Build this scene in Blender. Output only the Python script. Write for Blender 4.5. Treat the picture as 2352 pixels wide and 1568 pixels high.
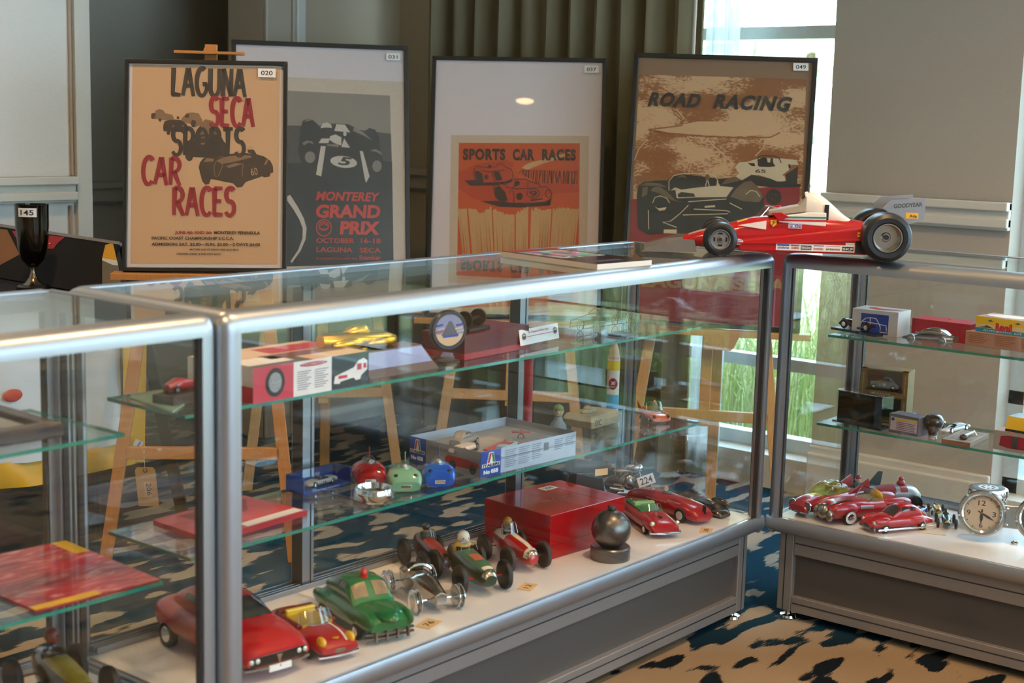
import bpy, math, random
from mathutils import Vector, Matrix
random.seed(7)
PI = math.pi
for o in list(bpy.data.objects):
    bpy.data.objects.remove(o)
sc = bpy.context.scene
COL = sc.collection

# ------------------------------------------------------------------ camera
FPX = 3345.6                                   # focal length in pixels of the 2352 x 1568 frame
CAM = Vector((-1.5069, -1.8305, 1.2919))
_pt, _rl, _yw = math.radians(8.688), math.radians(1.509), math.radians(39.223)
FW = Vector((math.cos(_pt) * math.cos(_yw), math.cos(_pt) * math.sin(_yw), -math.sin(_pt)))
_r = FW.cross(Vector((0, 0, 1))).normalized()
_u = _r.cross(FW)
RT = math.cos(_rl) * _r + math.sin(_rl) * _u
UP = -math.sin(_rl) * _r + math.cos(_rl) * _u
cd = bpy.data.cameras.new('camera')
cam = bpy.data.objects.new('camera', cd)
COL.objects.link(cam)
cam.matrix_world = Matrix(((RT.x, UP.x, -FW.x, CAM.x), (RT.y, UP.y, -FW.y, CAM.y), (RT.z, UP.z, -FW.z, CAM.z), (0, 0, 0, 1)))
cd.sensor_width = 36
cd.lens = 36 * FPX / 2352
cd.clip_start = 0.05
cd.dof.use_dof = True
cd.dof.focus_distance = 4.0
cd.dof.aperture_fstop = 4.5
sc.camera = cam

# ------------------------------------------------------------------ light
WX, WY = 3.05, 2.55                            # inner faces of the window wall and of the back wall
w = bpy.data.worlds.new('world')
sc.world = w
w.use_nodes = True
nt = w.node_tree
nt.nodes.clear()
wo = nt.nodes.new('ShaderNodeOutputWorld')
bg = nt.nodes.new('ShaderNodeBackground')
bg.inputs[0].default_value = (0.53, 0.765, 1.0, 1)
bg.inputs[1].default_value = 6.6
nt.links.new(bg.outputs[0], wo.inputs[0])
sd = bpy.data.lights.new('sun', 'SUN')
sd.energy = 13.0
sd.angle = 0.02
sd.color = (1, 0.95, 0.86)
sun = bpy.data.objects.new('sun', sd)
COL.objects.link(sun)
sun.rotation_euler = (math.radians(20), math.radians(-38), 0)
v = sc.view_settings
v.view_transform = 'Standard'
v.look = 'None'
v.exposure = 0.5
v.gamma = 1.0
v.use_curve_mapping = False
cy = sc.cycles
cy.transparent_max_bounces = 40
cy.max_bounces = 12
cy.glossy_bounces = 6
cy.diffuse_bounces = 4
cy.caustics_reflective = False
cy.caustics_refractive = False
cy.sample_clamp_indirect = 6.0
def portal(loc, rot, sx, sy):
    l = bpy.data.lights.new('window_portal', 'AREA')
    l.shape = 'RECTANGLE'; l.size = sx; l.size_y = sy
    l.cycles.is_portal = True
    o = bpy.data.objects.new('window_portal', l)
    COL.objects.link(o); o.location = loc; o.rotation_euler = rot
    return o

# ------------------------------------------------------------------ pixel -> place
def ray(x, y):
    return FW + RT * ((x - 1176) / FPX) - UP * ((y - 784) / FPX)
def onz(x, y, z):
    d = ray(x, y); return CAM + d * ((z - CAM.z) / d.z)
def ony(x, y, Y):
    d = ray(x, y); return CAM + d * ((Y - CAM.y) / d.y)
def onx(x, y, X):
    d = ray(x, y); return CAM + d * ((X - CAM.x) / d.x)
def pxm(P):                                    # pixels per metre at a place
    return FPX / (Vector(P) - CAM).dot(FW)

# ------------------------------------------------------------------ materials
MATS = {}
def lin(c):
    if isinstance(c, str):
        c = [int(c[i:i + 2], 16) / 255 for i in (0, 2, 4)]
        c = [x / 12.92 if x <= 0.04045 else ((x + 0.055) / 1.055) ** 2.4 for x in c]
    return (c[0], c[1], c[2], 1)
def M(name, col='808080', rough=0.5, metal=0.0, coat=0.0, var=0.08, scale=60.0, bump=0.0, bscale=None, emit=0.0, stretch=None, trans=0.0, alpha=1.0):
    if name in MATS:
        return MATS[name]
    m = bpy.data.materials.new(name)
    MATS[name] = m
    m.use_nodes = True
    t = m.node_tree
    b = t.nodes['Principled BSDF']
    c = lin(col)
    b.inputs['Roughness'].default_value = rough
    b.inputs['Metallic'].default_value = metal
    b.inputs['Coat Weight'].default_value = coat
    b.inputs['Coat Roughness'].default_value = 0.04
    b.inputs['Transmission Weight'].default_value = trans
    b.inputs['Alpha'].default_value = alpha
    if emit:
        b.inputs['Emission Color'].default_value = c
        b.inputs['Emission Strength'].default_value = emit
    if var or bump:
        tc = t.nodes.new('ShaderNodeTexCoord')
        n = t.nodes.new('ShaderNodeTexNoise')
        n.inputs['Scale'].default_value = scale
        n.inputs['Detail'].default_value = 4
        src = tc.outputs['Object']
        if stretch:
            mp = t.nodes.new('ShaderNodeMapping')
            mp.inputs['Scale'].default_value = stretch
            t.links.new(src, mp.inputs[0]); src = mp.outputs[0]
        t.links.new(src, n.inputs['Vector'])
        mx = t.nodes.new('ShaderNodeMix')
        mx.data_type = 'RGBA'
        mx.inputs[6].default_value = tuple(x * (1 - var) for x in c[:3]) + (1,)
        mx.inputs[7].default_value = tuple(min(1, x * (1 + var)) for x in c[:3]) + (1,)
        t.links.new(n.outputs['Fac'], mx.inputs[0])
        t.links.new(mx.outputs[2], b.inputs['Base Color'])
        if bump:
            n2 = n
            if bscale:
                n2 = t.nodes.new('ShaderNodeTexNoise')
                n2.inputs['Scale'].default_value = bscale
                n2.inputs['Detail'].default_value = 3
                t.links.new(src, n2.inputs['Vector'])
            bp = t.nodes.new('ShaderNodeBump')
            bp.inputs['Strength'].default_value = bump
            bp.inputs['Distance'].default_value = 0.002
            t.links.new(n2.outputs['Fac'], bp.inputs['Height'])
            t.links.new(bp.outputs[0], b.inputs['Normal'])
    else:
        b.inputs['Base Color'].default_value = c
    return m

def glassmat(name, tint, base=0.04, rough=0.0):
    """clear pane: what lies behind it, plus a Fresnel mirror image (the same from both faces)"""
    if name in MATS:
        return MATS[name]
    m = bpy.data.materials.new(name); MATS[name] = m
    m.use_nodes = True
    t = m.node_tree; t.nodes.clear()
    out = t.nodes.new('ShaderNodeOutputMaterial')
    mix = t.nodes.new('ShaderNodeMixShader')
    tr = t.nodes.new('ShaderNodeBsdfTransparent'); tr.inputs[0].default_value = lin(tint)
    gl = t.nodes.new('ShaderNodeBsdfGlossy'); gl.inputs['Roughness'].default_value = rough
    gl.inputs['Color'].default_value = (0.95, 1, 0.98, 1)
    g = t.nodes.new('ShaderNodeNewGeometry')
    dt = t.nodes.new('ShaderNodeVectorMath'); dt.operation = 'DOT_PRODUCT'
    t.links.new(g.outputs['Normal'], dt.inputs[0]); t.links.new(g.outputs['Incoming'], dt.inputs[1])
    def mth(op, a, b_=None):
        n = t.nodes.new('ShaderNodeMath'); n.operation = op
        for i, x in enumerate((a, b_)):
            if x is None: continue
            if isinstance(x, (int, float)): n.inputs[i].default_value = x
            else: t.links.new(x, n.inputs[i])
        return n.outputs[0]
    ca = mth('ABSOLUTE', dt.outputs['Value'])
    f = mth('POWER', mth('SUBTRACT', 1.0, ca), 5.0)
    f = mth('ADD', mth('MULTIPLY', f, 1 - base), base)
    t.links.new(f, mix.inputs[0])
    t.links.new(tr.outputs[0], mix.inputs[1]); t.links.new(gl.outputs[0], mix.inputs[2])
    t.links.new(mix.outputs[0], out.inputs[0])
    return m
GL = glassmat('case_glass', (0.978, 0.986, 0.982), 0.026)
GLEDGE = M('glass_edge_teal', '2f8470', 0.15, 0, 0.5, 0.35, 200)
ALU = M('brushed_aluminium', 'a6aaaf', 0.36, 0.85, 0, 0.06, 40, stretch=(1, 40, 40))
ALUD = M('aluminium_groove_dark', '2c2a2a', 0.6)
CHROME = M('chrome', 'e4e4e4', 0.07, 1.0, 0, 0.03)
BLACK = M('black_rubber', '141414', 0.55)
BLK = M('gloss_black', '0b0b0c', 0.25, 0, 0.4)
WHITE = M('white_print', 'f0ece6', 0.5)
RED = M('red_enamel', 'a8101a', 0.3, 0, 0.7, 0.12, 40)
DGLASS = M('dark_window', '1a1c1e', 0.08, 0, 0.6)

# ------------------------------------------------------------------ mesh builder
def V3(*a):
    return Vector(a)
class MB:
    def __init__(s):
        s.v = []; s.f = []; s.m = []
    def add(s, vs, fs, mi=0):
        k = len(s.v)
        s.v += [tuple(x) for x in vs]
        s.f += [tuple(i + k for i in f) for f in fs]
        s.m += [mi] * len(fs)
        return s
    def obox(s, o, a, b, c, mi=0):
        o, a, b, c = Vector(o), Vector(a), Vector(b), Vector(c)
        if a.cross(b).dot(c) < 0:
            o = o + a; a = -a
        p = [o, o + a, o + a + b, o + b, o + c, o + a + c, o + a + b + c, o + b + c]
        return s.add(p, [(3, 2, 1, 0), (4, 5, 6, 7), (0, 1, 5, 4), (1, 2, 6, 5), (2, 3, 7, 6), (3, 0, 4, 7)], mi)
    def box(s, x0, x1, y0, y1, z0, z1, mi=0):
        return s.obox((x0, y0, z0), (x1 - x0, 0, 0), (0, y1 - y0, 0), (0, 0, z1 - z0), mi)
    def loft(s, rings, mi=0, cap=True, closed=True):
        n = len(rings[0]); vs = [p for r in rings for p in r]; fs = []
        for i in range(len(rings) - 1):
            for j in range(n if closed else n - 1):
                a = i * n + j; b = i * n + (j + 1) % n
                fs.append((a, b, b + n, a + n))
        if cap and closed:
            fs.append(tuple(range(n - 1, -1, -1)))
            fs.append(tuple(range((len(rings) - 1) * n, len(rings) * n)))
        return s.add(vs, fs, mi)
    def cyl(s, p0, p1, r0, r1=None, n=14, mi=0):
        p0, p1 = Vector(p0), Vector(p1)
        r1 = r0 if r1 is None else r1
        a = (p1 - p0).normalized()
        b = a.orthogonal().normalized(); c = a.cross(b)
        R = [[p + (b * math.cos(2 * PI * k / n) + c * math.sin(2 * PI * k / n)) * r for k in range(n)] for p, r in ((p0, r0), (p1, r1))]
        return s.loft(R, mi)
    def lathe(s, prof, o=(0, 0, 0), ax=(0, 0, 1), n=28, mi=0, cap=True):
        o = Vector(o); a = Vector(ax).normalized()
        b = a.orthogonal().normalized(); c = a.cross(b)
        return s.loft([[o + a * h + (b * math.cos(2 * PI * k / n) + c * math.sin(2 * PI * k / n)) * max(r, 1e-5) for k in range(n)] for r, h in prof], mi, cap)
    def tube(s, path, r, n=8, mi=0):
        P = [Vector(p) for p in path]; R = []
        up = None
        for i, p in enumerate(P):
            a = (P[min(i + 1, len(P) - 1)] - P[max(i - 1, 0)]).normalized()
            if up is None: up = a.orthogonal().normalized()
            b = (up - a * up.dot(a))
            b = b.normalized() if b.length > 1e-6 else a.orthogonal().normalized()
            up = b; c = a.cross(b)
            rr = r[i] if isinstance(r, (list, tuple)) else r
            R.append([p + (b * math.cos(2 * PI * k / n) + c * math.sin(2 * PI * k / n)) * rr for k in range(n)])
        return s.loft(R, mi)
    def ell(s, c, r, n=16, m=10, mi=0):
        c = Vector(c)
        if isinstance(r, (int, float)): r = (r, r, r)
        R = []
        for i in range(m + 1):
            t = -PI / 2 + PI * i / m
            cr = max(math.cos(t), 1e-3)
            R.append([c + V3(r[0] * cr * math.cos(2 * PI * k / n), r[1] * cr * math.sin(2 * PI * k / n), r[2] * math.sin(t)) for k in range(n)])
        return s.loft(R, mi)
    def poly(s, pts, mi=0):
        return s.add(pts, [tuple(range(len(pts)))], mi)
    def prism(s, pts, d, mi=0):
        P = [Vector(p) for p in pts]; d = Vector(d); n = len(P)
        nrm = Vector()
        for i in range(n): nrm += P[i].cross(P[(i + 1) % n])
        if nrm.dot(d) < 0: P.reverse()
        fs = [tuple(range(n - 1, -1, -1)), tuple(range(n, 2 * n))] + [(i, (i + 1) % n, n + (i + 1) % n, n + i) for i in range(n)]
        return s.add(P + [p + d for p in P], fs, mi)
    def mesh(s, name, mats, smooth=38):
        me = bpy.data.meshes.new(name)
        me.from_pydata(s.v, [], s.f)
        if not isinstance(mats, (list, tuple)): mats = [mats]
        for m in mats: me.materials.append(m)
        if len(mats) > 1: me.polygons.foreach_set('material_index', s.m)
        if smooth:
            me.polygons.foreach_set('use_smooth', [True] * len(s.f))
            me.set_sharp_from_angle(angle=math.radians(smooth))
        me.update()
        return me
    def build(s, name, mats, parent=None, smooth=38, bevel=0, label=None, loc=None):
        o = bpy.data.objects.new(name, s.mesh(name, mats, smooth))
        COL.objects.link(o)
        if parent: o.parent = parent
        if loc is not None: o.location = loc
        if label: o['label'] = label
        if bevel:
            b = o.modifiers.new('bevel', 'BEVEL'); b.width = bevel; b.segments = 2; b.limit_method = 'ANGLE'
            b.angle_limit = math.radians(40)
        return o
def tag(o, label, cat, group=None, kind=None):
    o['label'] = label; o['category'] = cat
    if group: o['group'] = group
    if kind: o['kind'] = kind
    return o
def struct(o):
    o['kind'] = 'structure'; return o
def thing(name, label, cat, loc=(0, 0, 0), rz=0, group=None, mat=None):
    o = bpy.data.objects.new(name, None); COL.objects.link(o)
    o.empty_display_size = 0.05
    if mat is not None: o.matrix_world = mat
    else: o.location = loc; o.rotation_euler = (0, 0, rz)
    return tag(o, label, cat, group)
def copy_tree(o, parent=None):
    c = o.copy(); COL.objects.link(c); c.parent = parent
    for ch in list(o.children):
        copy_tree(ch, c)
    return c

# ------------------------------------------------------------------ lettering
_TX = {}
def text_mesh(body, shear=0.0, bold=0.0, space=1.0):
    """flat lettering, left 0, baseline 0, cap height 1, with its width"""
    k = (body, shear, bold, space)
    if k in _TX: return _TX[k]
    c = bpy.data.curves.new('lettering', 'FONT')
    c.body = body; c.size = 1.0; c.shear = shear; c.offset = bold; c.space_character = space
    c.resolution_u = 3
    o = bpy.data.objects.new('lettering', c); COL.objects.link(o)
    dg = bpy.context.evaluated_depsgraph_get(); dg.update()
    me = o.evaluated_get(dg).to_mesh()
    vs = [tuple(p.co) for p in me.vertices]; fs = [tuple(p.vertices) for p in me.polygons]
    o.evaluated_get(dg).to_mesh_clear()
    bpy.data.objects.remove(o); bpy.data.curves.remove(c)
    if not vs: return ([], [], 1)
    x0 = min(p[0] for p in vs); x1 = max(p[0] for p in vs)
    H = 0.72
    vs = [((p[0] - x0) / H, p[1] / H) for p in vs]
    _TX[k] = (vs, fs, (x1 - x0) / H)
    return _TX[k]
def put_text(mb, body, o, ex, ey, width, height, mi=0, **kw):
    """lettering from baseline-left o, running along ex for width, cap height along ey"""
    vs, fs, wd = text_mesh(body, **kw)
    o = Vector(o); ex = Vector(ex).normalized(); ey = Vector(ey).normalized()
    if width is None: width = wd * height
    return mb.add([o + ex * (p[0] / wd * width) + ey * (p[1] * height) for p in vs], fs, mi)

# hand-drawn brush capitals: strokes on a 0..1 box
def arc(cx, cy_, rx, ry, a0, a1, n=12):
    return [(cx + rx * math.cos(math.radians(a0 + (a1 - a0) * i / n)), cy_ + ry * math.sin(math.radians(a0 + (a1 - a0) * i / n))) for i in range(n + 1)]
GLY = {
    'L': (0.62, [[(0.12, 1), (0.06, 0)], [(0, 0.05), (0.62, 0.02)]]),
    'A': (0.78, [[(0.36, 1), (0.0, 0.0)], [(0.38, 1), (0.76, -0.02)], [(0.14, 0.36), (0.66, 0.36)]]),
    'G': (0.8, [arc(0.42, 0.5, 0.38, 0.5, 62, 335, 16), [(0.46, 0.42), (0.8, 0.44)], [(0.78, 0.44), (0.77, 0.22)]]),
    'U': (0.72, [[(0.06, 1), (0.05, 0.35)] + arc(0.36, 0.33, 0.31, 0.32, 180, 360)[1:] + [(0.68, 1)]]),
    'N': (0.74, [[(0.08, 0), (0.1, 1)], [(0.1, 1), (0.64, 0)], [(0.64, 0), (0.68, 1)]]),
    'S': (0.66, [arc(0.36, 0.75, 0.28, 0.25, 40, 250, 10) + arc(0.32, 0.26, 0.3, 0.26, 70, -150, 12)]),
    'E': (0.62, [[(0.08, 1), (0.06, 0)], [(0.06, 0.97), (0.6, 0.98)], [(0.08, 0.52), (0.52, 0.52)], [(0.06, 0.03), (0.62, 0.02)]]),
    'C': (0.7, [arc(0.42, 0.5, 0.36, 0.5, 48, 312, 16)]),
    'P': (0.68, [[(0.1, 1), (0.08, 0)], [(0.08, 0.97)] + arc(0.3, 0.72, 0.33, 0.26, 90, -90, 10) + [(0.1, 0.45)]]),
    'O': (0.8, [arc(0.4, 0.5, 0.36, 0.48, 90, 450, 20)]),
    'R': (0.74, [[(0.1, 1), (0.08, 0)], [(0.08, 0.97)] + arc(0.3, 0.73, 0.34, 0.25, 90, -90, 10) + [(0.12, 0.47)], [(0.3, 0.48), (0.7, -0.02)]]),
    'T': (0.66, [[(0.34, 1), (0.32, 0)], [(0, 0.97), (0.66, 0.98)]]),
}
def ribbon(mb, P, w0, w1, o, ex, ey, mi=0):
    Q = [Vector(p) for p in P]; n = len(Q); L = []; R = []
    for i, p in enumerate(Q):
        d = (Q[min(i + 1, n - 1)] - Q[max(i - 1, 0)]); d = d.normalized() if d.length else Vector((1, 0))
        nn = Vector((-d.y, d.x)); w_ = (w0 + (w1 - w0) * i / max(n - 1, 1)) / 2
        L.append(p + nn * w_); R.append(p - nn * w_)
    to = lambda p: o + ex * p.x + ey * p.y
    for i in range(n - 1):
        mb.add([to(R[i]), to(R[i + 1]), to(L[i + 1]), to(L[i])], [(0, 1, 2, 3)], mi)
def brush_word(mb, word, o, ex, ey, width, height, wt=0.13, mi=0):
    o = Vector(o); ex = Vector(ex).normalized(); ey = Vector(ey).normalized()
    tot = sum(GLY[ch][0] + 0.16 for ch in word) - 0.16
    s = width / tot; x = 0
    for ch in word:
        gw, st = GLY[ch]
        for q in st:
            ribbon(mb, [((x + px_) * s, py_ * height) for px_, py_ in q], wt * height * 1.1, wt * height * 0.8, o, ex, ey, mi)
        x += gw + 0.16

# ------------------------------------------------------------------ room
ZC = 3.0
WALLW = M('pale_linen_wall', 'e4e3dd', 0.85, 0, 0, 0.07, 130, 0.25, 420, stretch=(1, 1, 3))
WALLB = M('taupe_linen_wall', 'b8a78f', 0.85, 0, 0, 0.07, 130, 0.25, 420, stretch=(1, 1, 3))
WALLP = M('greige_linen_wall', 'b4aa9c', 0.85, 0, 0, 0.07, 130, 0.25, 420, stretch=(1, 1, 3))
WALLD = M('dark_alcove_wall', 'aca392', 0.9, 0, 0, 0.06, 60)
TRIM = M('cream_trim_paint', 'd3cfc3', 0.5, 0, 0.1, 0.03)
TRIMB = M('taupe_trim_paint', 'b3a794', 0.5, 0, 0.1, 0.03)
CEIL = M('white_ceiling', 'd8d0c4', 0.9)
WFR = M('window_frame_grey', 'ccd6d8', 0.4, 0.3)
def slab(name, x0, x1, y0, y1, z0, z1, mat, parent=None, bevel=0):
    o = MB().box(x0, x1, y0, y1, z0, z1).build(name, mat, parent, 0, bevel)
    return o if parent else struct(o)

# carpet ------------------------------------------------------------
def carpet():
    m = bpy.data.materials.new('patterned_carpet'); m.use_nodes = True
    t = m.node_tree; b = t.nodes['Principled BSDF']; b.inputs['Roughness'].default_value = 0.95
    b.inputs['Specular IOR Level'].default_value = 0.1
    N = t.nodes.new
    def mth(op, a, c=None, clamp=False):
        n = N('ShaderNodeMath'); n.operation = op; n.use_clamp = clamp
        for i, x in enumerate((a, c)):
            if x is None: continue
            if isinstance(x, (int, float)): n.inputs[i].default_value = x
            else: t.links.new(x, n.inputs[i])
        return n.outputs[0]
    tc = N('ShaderNodeTexCoord').outputs['Object']
    def mp(sc_, rot=0, loc=(0, 0, 0)):
        n = N('ShaderNodeMapping'); n.inputs['Scale'].default_value = sc_; n.inputs['Rotation'].default_value = (0, 0, rot)
        n.inputs['Location'].default_value = loc
        t.links.new(tc, n.inputs[0]); return n.outputs[0]
    def noise(vec, s, d=2, r=0.5):
        n = N('ShaderNodeTexNoise'); n.inputs['Scale'].default_value = s; n.inputs['Detail'].default_value = d
        n.inputs['Roughness'].default_value = r; t.links.new(vec, n.inputs['Vector']); return n.outputs['Fac']
    # spots stretched across the room, with torn brush edges
    a = math.radians(-38)
    big = noise(mp((6.0, 15.0, 1), a), 1.0, 1.6, 0.4)
    scr = noise(mp((14, 150, 1), a - 0.25), 1.0, 2, 0.6)
    frz = noise(tc, 330, 1)
    wv = mth('ADD', mth('ADD', big, mth('MULTIPLY', mth('SUBTRACT', scr, 0.5), 0.13)), mth('MULTIPLY', mth('SUBTRACT', frz, 0.5), 0.08))
    sx = N('ShaderNodeSeparateXYZ'); t.links.new(tc, sx.inputs[0])
    zone = mth('MULTIPLY', mth('SUBTRACT', mth('ADD', sx.outputs[0], sx.outputs[1]), 1.42), 2.2, True)   # 0 tan field .. 1 blue field
    thr = mth('ADD', mth('MULTIPLY', zone, 0.14), 0.41)
    mask = mth('MULTIPLY', mth('SUBTRACT', wv, thr), 38, True)
    def mixc(f, c0, c1):
        n = N('ShaderNodeMix'); n.data_type = 'RGBA'; t.links.new(f, n.inputs[0])
        for k, c in ((6, c0), (7, c1)):
            if isinstance(c, str): n.inputs[k].default_value = lin(c)
            else: t.links.new(c, n.inputs[k])
        return n.outputs[2]
    dark = mixc(zone, '101418', '1d5570')
    dark = mixc(mth('MULTIPLY', noise(mp((2, 5, 1), a), 1.3, 2), 0.4), dark, '122b3a')
    pale = mixc(zone, 'ab9070', 'c9bfae')
    col = mixc(mask, dark, pale)
    sp = N('ShaderNodeMix'); sp.data_type = 'RGBA'; sp.blend_type = 'MULTIPLY'; sp.inputs[0].default_value = 1
    t.links.new(col, sp.inputs[6]); t.links.new(mixc(noise(tc, 520, 2), '8c8c8c', 'ffffff'), sp.inputs[7])
    t.links.new(sp.outputs[2], b.inputs['Base Color'])
    bp = N('ShaderNodeBump'); bp.inputs['Strength'].default_value = 0.6; bp.inputs['Distance'].default_value = 0.004
    t.links.new(noise(tc, 600, 2), bp.inputs['Height']); t.links.new(bp.outputs[0], b.inputs['Normal'])
    return m
struct(MB().box(-5.6, WX + 0.2, -5.6, WY + 1.2, -0.1, 0).build('floor', carpet(), None, 0))
slab('ceiling', -5.6, WX + 0.25, -5.6, WY + 1.2, ZC, ZC + 0.1, CEIL)

# back wall with a dark alcove ----------------------------------------
AX0, AX1, AY = ony(203, 300, WY).x, ony(602, 60, WY).x, WY + 0.75
slab('wall_back_left', -5.6, AX0, WY, WY + 0.2, 0, ZC, WALLW)
slab('wall_back_right', AX1, WX + 0.25, WY, WY + 0.2, 0, ZC, WALLB)
slab('wall_alcove_back', AX0 - 0.2, AX1 + 0.9, AY, AY + 0.1, 0, ZC, WALLD)
slab('wall_alcove_left', AX0 - 0.15, AX0, WY + 0.2, AY, 0, ZC, WALLD)
slab('wall_alcove_right', AX1 + 0.75, AX1 + 0.9, WY + 0.2, AY, 0, ZC, WALLD)
def rail_x(name, x0, x1, y, ztop, mat, s=-1):          # chair rail along x, standing out to -y
    b = MB()
    b.box(x0, x1, y, y + s * 0.022, ztop - 0.09, ztop)
    b.box(x0, x1, y, y + s * 0.042, ztop - 0.028, ztop)
    b.box(x0, x1, y, y + s * 0.034, ztop - 0.082, ztop - 0.052)
    return struct(b.build(name, mat, None, 0, 0.004))
rz_l = ony(100, 405, WY).z
xs = ony(178, 405, WY - 0.03).x
rail_x('trim_1', -5.6, xs, WY, rz_l, TRIM)
rail_x('trim_2', AX1, WX, WY, 1.05, TRIMB)
rail_x('trim_3', AX0, AX1 + 0.75, AY, ony(240, 417, AY).z, WALLD)
# panel stiles of the pale wall: an edge post and a moulding
slab('trim_4', ony(176, 300, WY - 0.02).x, AX0, WY - 0.02, WY, 0, ZC, TRIM, bevel=0.003)
for k, (a_, b_) in enumerate(((162, 167), )):
    slab('trim_5', ony(162, 250, WY - 0.012).x, ony(168, 250, WY - 0.012).x, WY - 0.012, WY, rz_l, ZC, M('moulding_shadow_brown', 'b09c88', 0.6), bevel=0.004)
slab('trim_6', ony(162, 520, WY - 0.012).x, ony(168, 520, WY - 0.012).x, WY - 0.012, WY, 0, rz_l - 0.1, MATS['moulding_shadow_brown'], bevel=0.004)
# casing beside the alcove
slab('trim_7', AX1, AX1 + 0.13, WY - 0.025, WY, 0, ZC, TRIMB, bevel=0.006)
slab('trim_8', ony(660, 50, WY).x, ony(668, 50, WY).x, WY - 0.034, WY, 0, ZC, TRIMB, bevel=0.004)
slab('trim_9', ony(671, 50, WY).x, ony(692, 50, WY).x, WY - 0.03, WY, 0, ZC, TRIM, bevel=0.006)
slab('baseboard_back', AX1, WX, WY - 0.02, WY, 0, 0.17, TRIMB, bevel=0.006)
slab('baseboard_back_left', -5.6, AX0, WY - 0.02, WY, 0, 0.17, TRIM, bevel=0.006)
slab('baseboard_alcove', AX0, AX1 + 0.75, AY - 0.02, AY, 0, 0.17, WALLD, bevel=0.006)

# window wall -----------------------------------------------------------
YJ, YP = onx(1911, 200, WX).y, onx(2338, 300, WX).y     # pier between the two windows
WINS = [(YJ, 2.22), (YP - 1.75, YP), (YP - 4.3, YP - 2.3)]
Z0, Z1 = 0.12, 2.75
segs = [(WINS[0][1], WY + 0.2, 'wall_right_corner', WALLB), (YP, YJ, 'wall_right_pier', WALLP),
        (WINS[2][1], WINS[1][0], 'wall_right_middle', WALLB), (-5.6, WINS[2][0], 'wall_right_far', WALLB)]
for a_, b_, n_, m_ in segs:
    slab(n_, WX, WX + 0.25, a_, b_, 0, ZC, m_)
for i, (a_, b_) in enumerate(WINS):
    slab('wall_right_sill_%d' % (i + 1), WX, WX + 0.25, a_, b_, -0.1, Z0, TRIM)
    slab('wall_right_head_%d' % (i + 1), WX, WX + 0.25, a_, b_, Z1, ZC, WALLB)
    fr = MB(); x0 = WX + 0.1
    fr.box(x0, x0 + 0.06, a_, a_ + 0.05, Z0, Z1); fr.box(x0, x0 + 0.06, b_ - 0.05, b_, Z0, Z1)
    fr.box(x0, x0 + 0.06, a_, b_, Z0, Z0 + 0.05); fr.box(x0, x0 + 0.06, a_, b_, Z1 - 0.05, Z1)
    wn = struct(fr.build('window_%d' % (i + 1), WFR, None, 0))
    for zc_ in (onx(1850, 842, WX + 0.12).z, onx(1850, 75, WX + 0.12).z):
        MB().box(x0, x0 + 0.05, a_, b_, zc_ - 0.022, zc_ + 0.022).build('mullion', WFR, wn, 0)
    yc_ = (a_ + b_) / 2 + 0.12
    MB().box(x0, x0 + 0.05, yc_ - 0.022, yc_ + 0.022, Z0, Z1).build('mullion', WFR, wn, 0)
    zz = [Z0 + 0.05, onx(1850, 842, WX + 0.12).z, onx(1850, 75, WX + 0.12).z, Z1 - 0.05]
    for k in range(3):
        MB().box(x0 + 0.02, x0 + 0.026, a_ + 0.04, b_ - 0.04, zz[k], zz[k + 1]).build('pane', GL, wn, 0)
    portal((WX + 0.02, (a_ + b_) / 2, (Z0 + Z1) / 2), (0, PI / 2, 0), Z1 - Z0, b_ - a_)
def rail_y(name, y0, y1, ztop, mat):
    b = MB()
    b.box(WX, WX - 0.022, y0, y1, ztop - 0.09, ztop); b.box(WX, WX - 0.042, y0, y1, ztop - 0.028, ztop)
    b.box(WX, WX - 0.034, y0, y1, ztop - 0.082, ztop - 0.052)
    return struct(b.build(name, mat, None, 0, 0.004))
RZ = onx(1900, 442, WX - 0.042).z
rail_y('trim_10', YP, YJ, RZ, TRIM)
rail_y('trim_11', WINS[0][1] + 0.02, WY, RZ, TRIMB)
bb = MB(); bb.box(WX, WX - 0.02, YP, YJ, 0, 0.19); bb.box(WX, WX - 0.032, YP, YJ, 0, 0.165)
struct(bb.build('baseboard_right', TRIM, None, 0, 0.006))
slab('baseboard_right_corner', WX - 0.02, WX, WINS[0][1] + 0.02, WY, 0, 0.17, TRIMB, bevel=0.006)
# far walls (behind the camera), a window wall on the near side
slab('wall_left', -5.6, -5.5, -5.6, WY + 0.2, 0, ZC, WALLW)
for n_, a_, b_ in (('left', -5.5, -1.9), ('middle', 0.3, 0.5), ('right', 2.8, WX)):
    slab('wall_front_' + n_, a_, b_, -5.6, -5.5, 0, ZC, WALLW)
for i, (a_, b_) in enumerate(((-1.9, 0.3), (0.5, 2.8))):
    slab('wall_front_sill_%d' % (i + 1), a_, b_, -5.6, -5.5, 0, 0.4, TRIM)
    slab('wall_front_head_%d' % (i + 1), a_, b_, -5.6, -5.5, 2.75, ZC, WALLW)
    fr = MB()
    for xx in (a_, (a_ + b_) / 2 - 0.03, b_ - 0.06): fr.box(xx, xx + 0.06, -5.58, -5.52, 0.4, 2.75)
    for zz_ in (0.4, 1.5, 2.69): fr.box(a_, b_, -5.58, -5.52, zz_, zz_ + 0.06)
    wn = struct(fr.build('window_%d' % (i + 4), WFR, None, 0))
    MB().box(a_, b_, -5.56, -5.554, 0.4, 2.75).build('pane', GL, wn, 0)
    portal(((a_ + b_) / 2, -5.48, 1.57), (-PI / 2, 0, 0), b_ - a_, 2.35)

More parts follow.
